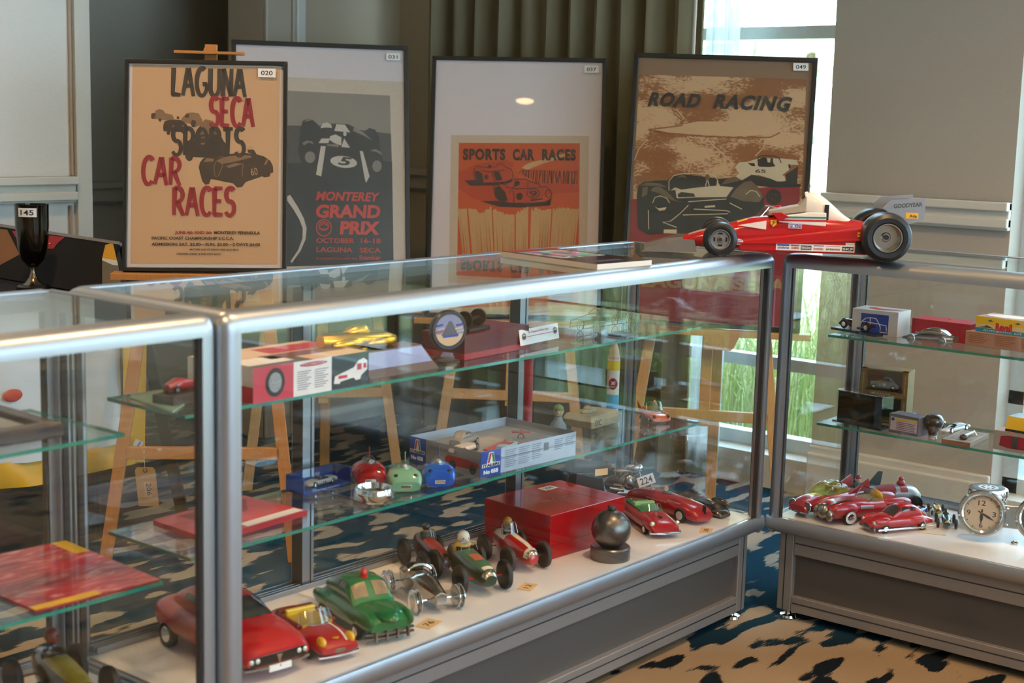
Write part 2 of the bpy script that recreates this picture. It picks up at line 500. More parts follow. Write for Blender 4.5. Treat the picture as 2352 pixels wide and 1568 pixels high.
# curtain and sheer -------------------------------------------------------
def drape(x, y0, y1, z0, z1, amp, per, ph=0.0, th=0.004, jit=0.3):
    b = MB(); n = int((y1 - y0) / per * 10); L = []; rnd = random.Random(3)
    am = [amp * (1 - jit + 2 * jit * rnd.random()) for _ in range(n // 10 + 3)]
    for i in range(n + 1):
        yy = y0 + (y1 - y0) * i / n
        a_ = am[i // 10]
        s_ = math.sin(2 * PI * i / 10 + ph)
        L.append((x + a_ * s_ + 0.006 * math.sin(i * 1.7), yy))
    rings = []
    for z in (z0, z0 + (z1 - z0) * 0.35, z0 + (z1 - z0) * 0.7, z1):
        k = 1.0 - 0.1 * (z - z0) / (z1 - z0)
        rings.append([(x + (p[0] - x) * k, p[1] + 0.006 * math.sin(p[1] * 31 + z * 2), z) for p in L])
    front = MB(); front.loft(rings, 0, False, False)
    back = [[(p[0] + th, p[1], p[2]) for p in r] for r in rings]
    front.loft([list(reversed(r)) for r in back], 0, False, False)
    return front
CURT = M('olive_woven_curtain', '8f8366', 0.9, 0, 0, 0.16, 260, 0.4, 700, stretch=(1, 1, 6))
yr = onx(1621, 60, 2.95).y; yl = onx(985, 60, 2.95).y
tag(drape(2.93, yr, yl, 0.02, 2.9, 0.045, 0.115).build('window_curtain', CURT, None, 60),
    'floor-length olive brown woven curtain hanging in folds behind the framed posters', 'curtain')
SHEER = bpy.data.materials.new('white_sheer'); SHEER.use_nodes = True
_t = SHEER.node_tree; _t.nodes.clear()
_o = _t.nodes.new('ShaderNodeOutputMaterial'); _mx = _t.nodes.new('ShaderNodeMixShader'); _mx.inputs[0].default_value = 0.72
_tp = _t.nodes.new('ShaderNodeBsdfTransparent'); _m2 = _t.nodes.new('ShaderNodeMixShader')
_df = _t.nodes.new('ShaderNodeBsdfDiffuse'); _df.inputs[0].default_value = (0.75, 0.78, 0.78, 1)
_tl = _t.nodes.new('ShaderNodeBsdfTranslucent'); _tl.inputs[0].default_value = (0.85, 0.88, 0.88, 1)
_wv = _t.nodes.new('ShaderNodeTexNoise'); _wv.inputs['Scale'].default_value = 400
_rp = _t.nodes.new('ShaderNodeMapRange'); _rp.inputs['To Min'].default_value = 0.55; _rp.inputs['To Max'].default_value = 0.85
_t.links.new(_wv.outputs['Fac'], _rp.inputs[0]); _t.links.new(_rp.outputs[0], _mx.inputs[0])
_t.links.new(_df.outputs[0], _m2.inputs[1]); _t.links.new(_tl.outputs[0], _m2.inputs[2])
_t.links.new(_tp.outputs[0], _mx.inputs[1]); _t.links.new(_m2.outputs[0], _mx.inputs[2]); _t.links.new(_mx.outputs[0], _o.inputs[0])
tag(drape(3.02, onx(1697, 60, 3.02).y, onx(1625, 60, 3.02).y, 0.03, 2.9, 0.012, 0.05).build('sheer_curtain', SHEER, None, 60),
    'narrow white sheer curtain hanging beside the olive curtain at the bright window', 'curtain')
wd_ = MB(); p_ = onx(1591, 130, 2.86); wd_.cyl((2.86, p_.y, p_.z - 0.3), (2.86, onx(1600, 0, 2.86).y, 2.6), 0.006)
tag(wd_.build('curtain_wand', M('white_plastic_rod', 'cfc8ba', 0.4)), 'thin white draw rod hanging in front of the olive curtain', 'curtain rod')

# outside --------------------------------------------------------------
struct(MB().box(WX + 0.25, 40, -25, 30, -0.3, -0.05).build('ground_outside', M('lawn_green', 'a3ad80', 0.9, 0, 0, 0.3, 6), None, 0))
def grass():
    b = MB(); rnd = random.Random(5)
    for _ in range(5200):
        x = WX + 0.8 + 1.9 * rnd.random() ** 1.3; y = -2.2 + 4.9 * rnd.random()
        h = 0.35 + 0.65 * rnd.random(); a = rnd.random() * 2 * PI; bd = 0.12 + 0.35 * rnd.random()
        wd = 0.003 + 0.003 * rnd.random(); dx, dy = math.cos(a), math.sin(a)
        pr = None; L = []; R = []
        for k in range(5):
            t = k / 4; ww = wd * (1 - t * 0.9)
            px_ = x + dx * bd * t * t; py_ = y + dy * bd * t * t; pz = -0.05 + h * (t - 0.18 * t * t)
            L.append((px_ - dy * ww, py_ + dx * ww, pz)); R.append((px_ + dy * ww, py_ - dx * ww, pz))
        b.loft([[L[k], R[k]] for k in range(5)], 0 if rnd.random() < 0.7 else 1, False, False)
    for _ in range(130):
        x = WX + 0.65 + 1.2 * rnd.random(); y = -2 + 4.6 * rnd.random(); h = 0.75 + 0.45 * rnd.random(); a = rnd.random() * 6.28
        dx, dy = 0.2 * math.cos(a), 0.2 * math.sin(a)
        b.tube([(x, y, 0), (x + dx * 0.3, y + dy * 0.3, h * 0.7), (x + dx, y + dy, h)], 0.002, 4, 1)
        b.tube([(x + dx * 0.8, y + dy * 0.8, h * 0.92), (x + dx * 1.1, y + dy * 1.1, h * 1.02), (x + dx * 1.5, y + dy * 1.5, h * 1.08)], [0.003, 0.011, 0.002], 5, 2)
    return b
g_ = grass().build('fountain_grass', [M('grass_green', 'a2b46c', 0.7, 0, 0, 0.25, 8), M('grass_straw', 'd0cba0', 0.7, 0, 0, 0.2, 8), M('grass_plume', 'a48a94', 0.8)], None, 0)
tag(g_, 'tall green fountain grass with purple plumes growing outside the window', 'grass', kind='stuff')
def shrub(name, x, y, rx, rz, label, seed):
    rnd = random.Random(seed); b = MB()
    t_ = thing(name, label, 'tree', (x, y, -0.05), 0, 'trees beyond the window')
    MB().cyl((0, 0, 0), (0, 0, rz), 0.12, 0.06).build('trunk', M('bark', '6b5a48', 0.9), t_)
    for _ in range(900):
        d = V3(rnd.gauss(0, 1), rnd.gauss(0, 1), rnd.gauss(0, 1)).normalized() * (0.5 + 0.5 * rnd.random())
        c = V3(d.x * rx, d.y * rx, rz * 1.25 + d.z * rz * 0.8); s = 0.16 + 0.14 * rnd.random()
        u_ = V3(rnd.gauss(0, 1), rnd.gauss(0, 1), rnd.gauss(0, 1)).normalized() * s; w_ = u_.orthogonal().normalized() * s * 0.6
        b.add([c - u_, c + w_, c + u_, c - w_], [(0, 1, 2, 3)])
    lf = b.build('foliage', M('pale_leaf', 'dde6d0', 0.7, 0, 0, 0.3, 3), t_, 0); lf['kind'] = 'stuff'
shrub('garden_tree', 15, 7.0, 2.0, 2.6, 'broad pale tree beyond the window over the olive curtain edge', 1)
shrub('garden_tree', 16.5, 2.6, 1.8, 2.3, 'smaller pale tree beyond the window beside the wall pier', 2)

# lamps of the room: pendant bulbs and recessed ceiling lights -----------------
def downlight(x, y, e=55, label=None):
    t_ = thing('ceiling_downlight', label, 'lamp', (x, y, ZC), 0, 'recessed warm ceiling lights')
    MB().lathe([(0.085, -0.004), (0.085, -0.012), (0.062, -0.014), (0.06, -0.004)], n=24).build('trim_ring', M('white_trim_ring', 'e8e2d8', 0.4), t_)
    MB().lathe([(0.001, -0.006), (0.058, -0.006), (0.058, -0.009), (0.001, -0.009)], n=20).build('lens', M('lamp_lens', 'ffd29a', 0.3, emit=9.0), t_)
    l = bpy.data.lights.new('downlight_lamp', 'SPOT'); l.energy = e; l.color = (1, 0.63, 0.33); l.spot_size = 2.3; l.spot_blend = 0.8; l.shadow_soft_size = 0.06
    o = bpy.data.objects.new('downlight_lamp', l); COL.objects.link(o); o.parent = t_; o.location = (0, 0, -0.02)
for x, y, e, w_ in ((-2.6, -3.4, 140, 'at the blank end of the windowed front wall'), (-0.4, -3.2, 140, 'before the front wall windows'), (1.6, -2.6, 140, 'over the far end of the clock gauge case'), (-3.4, -0.9, 140, 'along the plain left wall'), (-1.0, -0.9, 140, 'over the carpet before the framed print case'), (1.05, -0.75, 140, 'over the carpet before the red racing car model'), (-2.6, 1.4, 85, 'behind the framed print case'), (0.3, 1.35, 85, 'over the black cloth table')):
    downlight(x, y, e, 'recessed warm downlight ' + w_)

# ------------------------------------------------------------------ display cases
CH, CL, CD, ZD = 0.97, 1.807, 0.46, 0.276       # height, length, depth, deck height
ZU, ZM = 0.765, 0.51                            # tops of the two glass shelves
PANEL = M('grey_laminate_panel', '4c4641', 0.55, 0, 0, 0.08, 250)
BASEF = M('satin_aluminium_base', '97928e', 0.42, 0.6, 0, 0.05)
DECKM = M('white_laminate_deck', 'e6e0dc', 0.4, 0, 0.15, 0.02)
def pane(name, x0, x1, y0, y1, z0, z1, par, edge=False):
    b = MB().box(x0, x1, y0, y1, z0, z1)
    if edge:
        b.m = [0, 0, 1, 1, 1, 1]
    return b.build(name, [GL, GLEDGE] if edge else GL, par, 0)
def qr(r, n=6, a0=90, a1=180):
    return [(r * math.cos(math.radians(a0 + (a1 - a0) * i / n)), r * math.sin(math.radians(a0 + (a1 - a0) * i / n))) for i in range(n + 1)]
def make_case(sh=((0.065, 1.745, 0.185, 0.412), (0.065, 1.745, 0.172, 0.415))):
    c = thing('display_case', 'long aluminium framed glass display case with toy cars', 'display case')
    t, R = 0.036, 0.026
    # profile of a top rail: outer edge rounded; (d = distance inward from the outside face, z)
    prof = [(t, CH - t), (0, CH - t)] + [(R + q[0], CH - R + q[1]) for q in reversed(qr(R))] + [(t, CH)]
    MB().prism([(t, d, z) for d, z in prof], (CL - 2 * t, 0, 0)).build('top_rail', ALU, c, 50)
    bk = [(t, CH - t), (0, CH - t)] + [(0.01 + q[0], CH - 0.01 + q[1]) for q in reversed(qr(0.01, 3))] + [(0.014, CH), (0.014, CH - 0.004), (0.019, CH - 0.004), (0.019, CH), (t, CH)]
    MB().prism([(t, CD - d, z) for d, z in bk], (CL - 2 * t, 0, 0)).build('top_rail', ALU, c, 50)
    for s in (0, 1):
        MB().prism([((d if s == 0 else CL - d), t, z) for d, z in prof], (0, CD - 2 * t, 0)).build('top_rail', ALU, c, 50)
    for sx in (0, 1):
        for sy in (0, 1):
            X = lambda d: d if sx == 0 else CL - d
            Y = lambda d: d if sy == 0 else CD - d
            # rounded corner connector
            b = MB(); rings = []
            for k in range(7):
                a = math.radians(90 * k / 6); z = CH - R + R * math.sin(a); ins = R - R * math.cos(a)
                rr = R - ins if R - ins > 0.001 else 0.001
                rings.append([(X(R + q[0] * rr / R), Y(R + q[1] * rr / R), z) for q in qr(R, 6, 180, 270)] + [(X(t), Y(ins), z), (X(t), Y(t), z), (X(ins), Y(t), z)])
            rings.insert(0, [(p[0], p[1], CH - t) for p in rings[0]])
            if (sx + sy) % 2: rings = [list(reversed(r)) for r in rings]
            b.loft(rings).build('corner_connector', ALU, c, 60)
            # upright post with a glazing groove
            pr = [(X(R + q[0]), Y(R + q[1])) for q in qr(R, 6, 180, 270)] + [(X(t), Y(0)), (X(t), Y(0.022)), (X(0.022), Y(0.022)), (X(0.022), Y(t)), (X(0), Y(t))]
            MB().prism([(p[0], p[1], ZD) for p in pr], (0, 0, CH - t - ZD)).build('corner_post', ALU, c, 50)
            # dark gasket strip
            g = MB()
            g.box(X(t), X(t + 0.004), Y(0.006), Y(0.018), ZD, CH - t); g.box(X(0.006), X(0.018), Y(t), Y(t + 0.004), ZD, CH - t)
            g.build('gasket', ALUD, c, 0)
            # base corner leg and levelling foot
            leg = MB(); i0 = 0.03
            leg.box(X(i0), X(i0 + 0.042), Y(i0), Y(i0 + 0.042), 0.022, ZD - 0.04); leg.build('base_leg', BASEF, c, 0, 0.003)
            gr = MB(); gr.box(X(i0 + 0.017), X(i0 + 0.020), Y(i0 - 0.0006), Y(i0 + 0.002), 0.022, ZD - 0.04)
            gr.box(X(i0 - 0.0006), X(i0 + 0.002), Y(i0 + 0.017), Y(i0 + 0.020), 0.022, ZD - 0.04); gr.build('base_groove', ALUD, c, 0)
            f = MB(); f.lathe([(0.008, 0.024), (0.008, 0.008), (0.022, 0.006), (0.024, 0.0)], (X(i0 + 0.024), Y(i0 + 0.024), 0), n=18); f.build('levelling_foot', CHROME, c)
    # glass
    pane('front_glass', t, CL - t, 0.009, 0.015, ZD, CH - t, c)
    pane('side_glass', 0.009, 0.015, t, CD - t, ZD, CH - t, c)
    pane('side_glass', CL - 0.015, CL - 0.009, t, CD - t, ZD, CH - t, c)
    pane('top_glass', t - 0.004, CL - t + 0.004, t - 0.004, CD - t + 0.004, CH - 0.0075, CH - 0.0015, c)
    pane('sliding_door_glass', t, CL / 2 + 0.02, CD - 0.017, CD - 0.012, ZD, CH - t, c)
    pane('sliding_door_glass', CL / 2 - 0.02, CL - t, CD - 0.027, CD - 0.022, ZD, CH - t, c)
    for xm in (0.577, 1.30):
        m = MB(); m.box(xm - 0.018, xm + 0.018, CD - 0.036, CD - 0.003, ZD, CH - t); m.build('back_upright', ALU, c, 0, 0.002)
        m = MB(); m.box(xm + 0.006, xm + 0.009, CD - 0.0368, CD - 0.034, ZD, CH - t); m.box(xm - 0.0185, xm - 0.017, CD - 0.0372, CD - 0.006, ZD, CH - t); m.build('upright_groove', ALUD, c, 0)
    # deck with a half round nosing
    MB().box(0.02, CL - 0.02, 0.02, CD - 0.02, ZD - 0.03, ZD).build('deck_board', DECKM, c, 0)
    hd = 0.042
    nose = [(0.022, ZD - hd), (0.020, ZD - hd)] + [(0.02 - 0.02 * math.sin(math.radians(a)), ZD - 0.022 - 0.02 * math.cos(math.radians(a))) for a in range(15, 91, 15)] + [(0, ZD - 0.008), (0.003, ZD + 0.001), (0.009, ZD + 0.001), (0.009, ZD - 0.004), (0.022, ZD - 0.004)]
    MB().prism([(0, d, z) for d, z in nose], (CL, 0, 0)).build('deck_rail', ALU, c, 40)
    for s in (0, 1):
        MB().prism([((d if s == 0 else CL - d), 0.004, z) for d, z in nose], (0, CD - 0.008, 0)).build('deck_rail', ALU, c, 40)
    tr = MB(); tr.box(0.0, CL, CD - 0.045, CD, ZD - hd, ZD + 0.001)
    for yy in (CD - 0.045, CD - 0.034, CD - 0.023, CD - 0.006): tr.box(t, CL - t, yy, yy + 0.003, ZD, ZD + 0.012)
    tr.build('door_track', ALU, c, 0, 0.001)
    # base: rails with a groove, set-in panels
    i0 = 0.03
    for s in (0, 1):
        y = i0 if s == 0 else CD - i0
        d = 1 if s == 0 else -1
        b = MB(); b.box(i0 + 0.042, CL - i0 - 0.042, y, y + d * 0.03, ZD - 0.098, ZD - 0.04); b.build('base_rail', BASEF, c, 0, 0.002)
        b = MB(); b.box(i0 + 0.042, CL - i0 - 0.042, y, y + d * 0.03, 0.022, 0.065); b.build('base_rail', BASEF, c, 0, 0.002)
        b = MB()
        for z in (ZD - 0.068, 0.045): b.box(i0 + 0.046, CL - i0 - 0.046, y - d * 0.0006, y + d * 0.002, z, z + 0.0035)
        b.build('base_groove', ALUD, c, 0)
        MB().box(i0 + 0.042, CL - i0 - 0.042, y + d * 0.016, y + d * 0.022, 0.06, ZD - 0.09).build('kick_panel', PANEL, c, 0)
        x = i0 if s == 0 else CL - i0
        b = MB(); b.box(x, x + d * 0.03, i0 + 0.042, CD - i0 - 0.042, ZD - 0.098, ZD - 0.04); b.build('base_rail', BASEF, c, 0, 0.002)
        b = MB(); b.box(x, x + d * 0.03, i0 + 0.042, CD - i0 - 0.042, 0.022, 0.065); b.build('base_rail', BASEF, c, 0, 0.002)
        MB().box(x + d * 0.016, x + d * 0.022, i0 + 0.042, CD - i0 - 0.042, 0.06, ZD - 0.09).build('kick_panel', PANEL, c, 0)
    # shelves on brackets from the back uprights
    pane('glass_shelf', *sh[0], ZU - 0.0065, ZU, c, True)
    pane('glass_shelf', *sh[1], ZM - 0.0065, ZM, c, True)
    for xm in (0.577, 1.30):
        for z in (ZU, ZM):
            b = MB(); b.prism([(xm - 0.004, CD - 0.034, z - 0.009), (xm - 0.004, CD - 0.034, z - 0.045), (xm - 0.004, 0.23, z - 0.018), (xm - 0.004, 0.23, z - 0.009)], (0.008, 0, 0)); b.build('shelf_bracket', ALU, c, 0)
    return c
caseA = make_case()
caseA['label'] = 'glass display case of red and green toy cars under the red racing car model'
caseA['group'] = caseL_group = 'glass display cases'
caseL = make_case(((0.065, 1.718, 0.136, 0.412), (0.065, 1.765, 0.10, 0.415))); caseL['group'] = caseL_group; caseL.location = (-CL - 0.004, 0.004, 0)
caseL['label'] = 'glass display case with the framed print and the red racing print on its shelves'
caseC = make_case(((0.115, 1.70, 0.068, 0.405), (0.05, 1.75, 0.163, 0.415))); caseC['group'] = caseL_group; caseC.location = (1.8125, 0.001, 0); caseC.rotation_euler = (0, 0, math.radians(-90 + 0.4))
caseC['label'] = 'glass display case with the silver clock gauge, in front of the wall pier'

# ------------------------------------------------------------------ framed posters on easels
FRB = M('black_satin_frame', '16130f', 0.38, 0, 0.2)
PINE = M('pine_wood', 'c59a62', 0.5, 0, 0.15, 0.22, 5, 0.1, stretch=(26, 26, 3))
PINEO = M('orange_pine_wood', 'b8793a', 0.5, 0, 0.15, 0.22, 5, 0.1, stretch=(26, 26, 3))
STK = M('white_sticker', 'e9e4dc', 0.5)
INK = M('black_ink', '1c1917', 0.5)
class Plane:
    def __init__(s, tl, tr, br, bl):
        s.tl, s.tr, s.br, s.bl = map(Vector, (tl, tr, br, bl))
        s.w = (s.br - s.bl).length; s.h = (s.tl - s.bl).length
        s.ex = (s.br - s.bl).normalized(); s.ey = (s.tl - s.bl); s.ey = (s.ey - s.ex * s.ey.dot(s.ex)).normalized()
        s.n = s.ex.cross(s.ey)
        s.o = (s.bl + s.br) / 2
        s.mw = Matrix(((s.ex.x, s.ey.x, s.n.x, s.o.x), (s.ex.y, s.ey.y, s.n.y, s.o.y), (s.ex.z, s.ey.z, s.n.z, s.o.z), (0, 0, 0, 1)))
    def at(s, x, y, lz=0.0, c=None):           # photograph pixel (or crop pixel) -> local (x right, y up)
        if c: x, y = c[0] + x / c[2], c[1] + y / c[2]
        d = ray(x, y); q = s.o + s.n * lz
        P = CAM + d * ((q - CAM).dot(s.n) / d.dot(s.n)) - s.o
        return Vector((P.dot(s.ex), P.dot(s.ey), lz))
class Art:
    """flat print on a plane: layers a fraction of a millimetre apart"""
    def __init__(s, pl, par, z0=0.0):
        s.p = pl; s.par = par; s.z = z0
    def lay(s): s.z += 0.00025
    def poly(s, name, mat, pts, c=None, up=True):
        if up: s.lay()
        b = MB(); P = [s.p.at(x, y, s.z, c) for x, y in pts]
        a = sum(P[i].x * P[(i + 1) % len(P)].y - P[(i + 1) % len(P)].x * P[i].y for i in range(len(P)))
        if a < 0: P.reverse()
        b.poly(P); return b.build(name, mat, s.par, 0)
    def polys(s, name, mat, L, c=None):
        s.lay(); b = MB()
        for pts in L:
            P = [s.p.at(x, y, s.z, c) for x, y in pts]
            a = sum(P[i].x * P[(i + 1) % len(P)].y - P[(i + 1) % len(P)].x * P[i].y for i in range(len(P)))
            if a < 0: P.reverse()
            b.poly(P)
        return b.build(name, mat, s.par, 0)
    def lines(s, name, mat, L, w, c=None, w1=None):
        s.lay(); b = MB()
        for pts in L:
            P = [s.p.at(x, y, s.z, c) for x, y in pts]
            sc_ = (s.p.at(100, 100, s.z, c) - s.p.at(101, 100, s.z, c)).length
            ribbon(b, [(p.x, p.y) for p in P], w * sc_, (w1 or w) * sc_, Vector((0, 0, s.z)), Vector((1, 0, 0)), Vector((0, 1, 0)))
        return b.build(name, mat, s.par, 0)
    def text(s, name, mat, items, c=None, **kw):    # items: (text, x0, y0, x1, y1, cap height)
        s.lay(); b = MB()
        for it in items:
            body, x0, y0, x1, y1, h = it[:6]
            k = dict(kw); k.update(it[6] if len(it) > 6 else {})
            A = s.p.at(x0, y0, s.z, c); B = s.p.at(x1, y1, s.z, c); T = s.p.at(x0, y0 - h, s.z, c)
            e = (B - A); up_ = Vector((-e.y, e.x, 0))
            put_text(b, body, A, e, up_, e.length, (T - A).length, 0, **k)
        return b.build(name, mat, s.par, 0)
def ell2(cx, cy_, rx, ry, n=24, a=0):
    return [(cx + rx * math.cos(2 * PI * k / n) * math.cos(a) - ry * math.sin(2 * PI * k / n) * math.sin(a), cy_ + rx * math.cos(2 * PI * k / n) * math.sin(a) + ry * math.sin(2 * PI * k / n) * math.cos(a)) for k in range(n)]
def framed(name, label, cor, fw_=0.017, back='d9cfc8'):
    pl = Plane(*cor)
    t = thing(name, label, 'poster', mat=pl.mw, group='framed racing posters')
    W2, H = pl.w / 2, pl.h
    for nm, pts in (('b', [(-W2, 0), (W2, 0), (W2 - fw_, fw_), (-W2 + fw_, fw_)]), ('r', [(W2, 0), (W2, H), (W2 - fw_, H - fw_), (W2 - fw_, fw_)]),
                    ('t', [(W2, H), (-W2, H), (-W2 + fw_, H - fw_), (W2 - fw_, H - fw_)]), ('l', [(-W2, H), (-W2, 0), (-W2 + fw_, fw_), (-W2 + fw_, H - fw_)])):
        MB().prism([(x, y, -0.012) for x, y in pts], (0, 0, 0.022)).build('frame_bar', FRB, t, 0, 0.0015)
    MB().box(-W2 + 0.004, W2 - 0.004, 0.004, H - 0.004, -0.008, -0.001).build('backing_board', M('board_' + back, back, 0.8, 0, 0, 0.02), t, 0)
    MB().box(-W2 + fw_ - 0.003, W2 - fw_ + 0.003, fw_ - 0.003, H - fw_ + 0.003, 0.0045, 0.0065).build('glazing', glassmat('frame_glazing', (0.985, 0.985, 0.985)), t, 0)
    return t, Art(pl, t, -0.0005)
def sticker(a, num, x0, y0, x1, y1, sl=0.02):
    a.z = 0.0067
    dx = x1 - x0
    a.poly('lot_sticker', STK, [(x0, y0), (x1, y0 + dx * sl), (x1, y1 + dx * sl), (x0, y1)])
    a.text('lot_number', INK, [(num, x0 + dx * 0.17, y1 - (y1 - y0) * 0.24, x1 - dx * 0.17, y1 - (y1 - y0) * 0.24 + dx * sl * 0.7, (y1 - y0) * 0.52)], bold=0.012)

# --- 020
C1 = (0, 0, 2.24); K1 = (340, 230, 7.127)
p20, a = framed('framed_poster', 'black framed tan poster reading LAGUNA SECA SPORTS CAR RACES, sticker 020', ((1.117, 1.795, 1.434), (1.446, 1.460, 1.438), (1.354, 1.362, 0.831), (1.025, 1.698, 0.826)), 0.012)
a.poly('poster_sheet', M('tan_poster_paper', 'd0a478', 0.6, 0, 0, 0.05, 6), [(682, 330), (1440, 346), (1428, 1360), (672, 1355)], C1)
SEP = M('sepia_ink', '43301f', 0.6, 0, 0, 0.35, 25); SEPL = M('sepia_light_ink', '8a6748', 0.6, 0, 0, 0.3, 30); SEPP = M('tan_poster_highlight', 'c79b6e', 0.6)
a.polys('printed_car', SEPL, [[(50, 270), (60, 215), (120, 205), (125, 165), (190, 145), (250, 165), (275, 210), (400, 240), (430, 310), (330, 330), (225, 325), (205, 355), (175, 340), (165, 310), (80, 310)],
    [(545, 300), (600, 250), (640, 210), (720, 200), (830, 215), (870, 290), (890, 320), (870, 410), (770, 440), (720, 440), (700, 390), (560, 360)],
    [(820, 470), (880, 360), (940, 310), (1060, 340), (1150, 430), (1180, 480), (1180, 560), (1060, 560), (860, 560)]], K1)
a.polys('printed_car', SEP, [[(245, 430), (270, 345), (360, 320), (470, 315), (550, 330), (640, 400), (640, 450), (590, 480), (580, 560), (540, 520), (370, 515), (350, 570), (310, 560), (300, 510), (255, 510)],
    [(600, 880), (640, 700), (800, 640), (860, 560), (1180, 560), (1240, 670), (1300, 740), (1300, 900), (1100, 950), (740, 930), (720, 980), (670, 1000), (620, 960)],
    [(50, 290), (55, 220), (115, 205), (130, 260), (80, 310)], [(175, 340), (170, 300), (220, 300), (205, 355)], [(600, 250), (640, 215), (675, 235), (670, 290), (610, 285)], [(700, 390), (720, 320), (790, 340), (770, 440), (720, 440)],
    [(470, 300), (470, 275), (490, 262), (510, 275), (508, 310)],
    [(830, 1100), (850, 1020), (900, 955), (960, 930), (1090, 950), (1200, 930), (1340, 880), (1560, 860), (1780, 885), (1900, 920), (2000, 990), (2045, 1080), (2050, 1180), (2000, 1200), (1990, 1250), (1900, 1265), (1870, 1245), (1600, 1340), (1540, 1420), (1460, 1430), (1390, 1360), (1250, 1335), (1100, 1300), (1030, 1290), (1000, 1370), (940, 1385), (890, 1330), (860, 1220)],
    [(1640, 860), (1625, 810), (1725, 805), (1770, 870), (1780, 895)]], K1)
a.polys('printed_highlight', SEPL, [[(1120, 985), (1250, 930), (1500, 893), (1690, 905), (1690, 940), (1400, 1010), (1200, 1045)], [(905, 1010), (960, 945), (1080, 960), (1070, 1000), (960, 1010)], [(1270, 1080), (1420, 1030), (1560, 1040), (1400, 1090), (1330, 1110)],
    [(1895, 1050), (1940, 965), (1980, 970), (1930, 1060)], [(390, 430), (420, 400), (440, 440), (410, 450)], [(550, 420), (580, 400), (590, 440)], [(860, 700), (960, 690), (960, 720), (870, 730)], [(860, 600), (1020, 600), (1020, 620), (880, 625)]], K1)
a.polys('printed_cap', SEPP, [[(1615, 800), (1640, 757), (1690, 745), (1730, 770), (1728, 808), (1660, 800)]], K1)
a.lines('printed_outline', SEPL, [[(1085, 1200), (1080, 1090), (1110, 1010), (1180, 990), (1220, 1020), (1215, 1090), (1150, 1240), (1100, 1250), (1080, 1180)], [(1560, 1040), (1540, 1150), (1550, 1250)]], 12, K1)
a.text('printed_number', SEPP, [('60', 1690, 1235, 1800, 1220, 125)], K1, bold=0.0)
RINK = M('crimson_ink', '9c1626', 0.5, 0, 0, 0.12, 20); DINK = M('dark_brown_ink', '3a2e25', 0.55, 0, 0, 0.1, 20)
def brush(a, nm, mat, word, x0, y0, x1, y1, h):
    a.lay(); b = MB(); A = a.p.at(x0, y0, a.z, C1); B = a.p.at(x1, y1, a.z, C1); T = a.p.at(x0, y0 - h, a.z, C1)
    e = B - A; brush_word(b, word, A, e, Vector((-e.y, e.x, 0)), e.length, (T - A).length, 0.16); b.build(nm, mat, p20, 0)
brush(a, 'brush_lettering', DINK, 'LAGUNA', 884, 490, 1262, 497, 142)
brush(a, 'brush_lettering', RINK, 'SECA', 1080, 648, 1304, 650, 145)
brush(a, 'brush_lettering', DINK, 'SPORTS', 884, 796, 1258, 800, 140)
brush(a, 'brush_lettering', RINK, 'CAR', 730, 945, 928, 952, 140)
brush(a, 'brush_lettering', RINK, 'RACES', 890, 1105, 1208, 1108, 142)
a.text('small_lettering', RINK, [('JUNE 4th AND 5th', 900, 1202, 1090, 1203, 15)], C1, bold=0.03)
a.text('small_lettering', DINK, [('MONTEREY PENINSULA', 1102, 1203, 1338, 1205, 15), ('PACIFIC COAST CHAMPIONSHIP S.C.C.A.', 780, 1231, 1203, 1233, 15), ('ADMISSION: SAT. $2.00\u2014SUN. $3.00\u20142 DAYS $4.00', 780, 1262, 1338, 1265, 15),
    ('MILITARY AND STUDENTS ONE-HALF PRICE', 976, 1287, 1230, 1289, 9), ('CHILDREN UNDER 12 FREE WITH ADULT', 908, 1309, 1140, 1311, 9)], C1, bold=0.03)
sticker(a, '020', 592.5, 157, 633, 177)

# --- 031
C2 = (530, 60, 2.306); K2 = (650, 200, 3.732)
p31, a = framed('framed_poster', 'black framed black and red poster reading MONTEREY GRAND PRIX, sticker 031', ((1.844, 2.193, 1.536), (2.326, 1.811, 1.535), (2.215, 1.674, 0.632), (1.733, 2.056, 0.633)), 0.015, 'ddd0cf')
a.poly('poster_sheet', M('cream_poster_paper', 'd0bda8', 0.7), [(546, 172), (928, 188), (941, 690), (545, 690)])
a.poly('printed_photo', M('photo_sky_grey', '8f8377', 0.6, 0, 0, 0.06, 8), [(-280, 15), (917, 72), (948, 1515), (-290, 1545)], K2)
PB = M('photo_black', '211d1e', 0.55, 0, 0, 0.12, 15); PG = M('photo_dark_grey', '4a443f', 0.6, 0, 0, 0.25, 30); PW = M('photo_pale', 'cbbfb0', 0.6); PM = M('photo_mid_grey', '857a70', 0.6)
a.polys('printed_ground', PG, [[(-285, 320), (130, 330), (330, 345), (700, 370), (925, 400), (935, 700), (-288, 680)]], K2)
a.polys('printed_ground', PB, [[(-288, 650), (140, 650), (500, 600), (935, 640), (948, 1514), (-289, 1544)]], K2)
a.polys('printed_car', PB, [[(128, 560), (150, 350), (170, 290), (215, 270), (260, 285), (310, 330), (420, 312), (560, 318), (690, 385), (740, 350), (790, 365), (825, 430), (835, 545), (865, 640), (850, 740), (740, 820), (300, 790), (160, 660)]], K2)
a.polys('printed_highlight', PM, [[(165, 480), (200, 458), (250, 465), (265, 490), (220, 475), (180, 500)], [(745, 545), (790, 530), (840, 555), (850, 585), (800, 555)], [(440, 320), (300, 335), (330, 320)], [(175, 300), (215, 272), (250, 285), (215, 290)], [(610, 340), (690, 388), (770, 460), (700, 420), (600, 375)],
    [(380, 490), (480, 490), (475, 515), (370, 500)]], K2)
a.polys('printed_lamp', PM, [ell2(232, 600, 44, 50), ell2(806, 677, 40, 50)], K2)
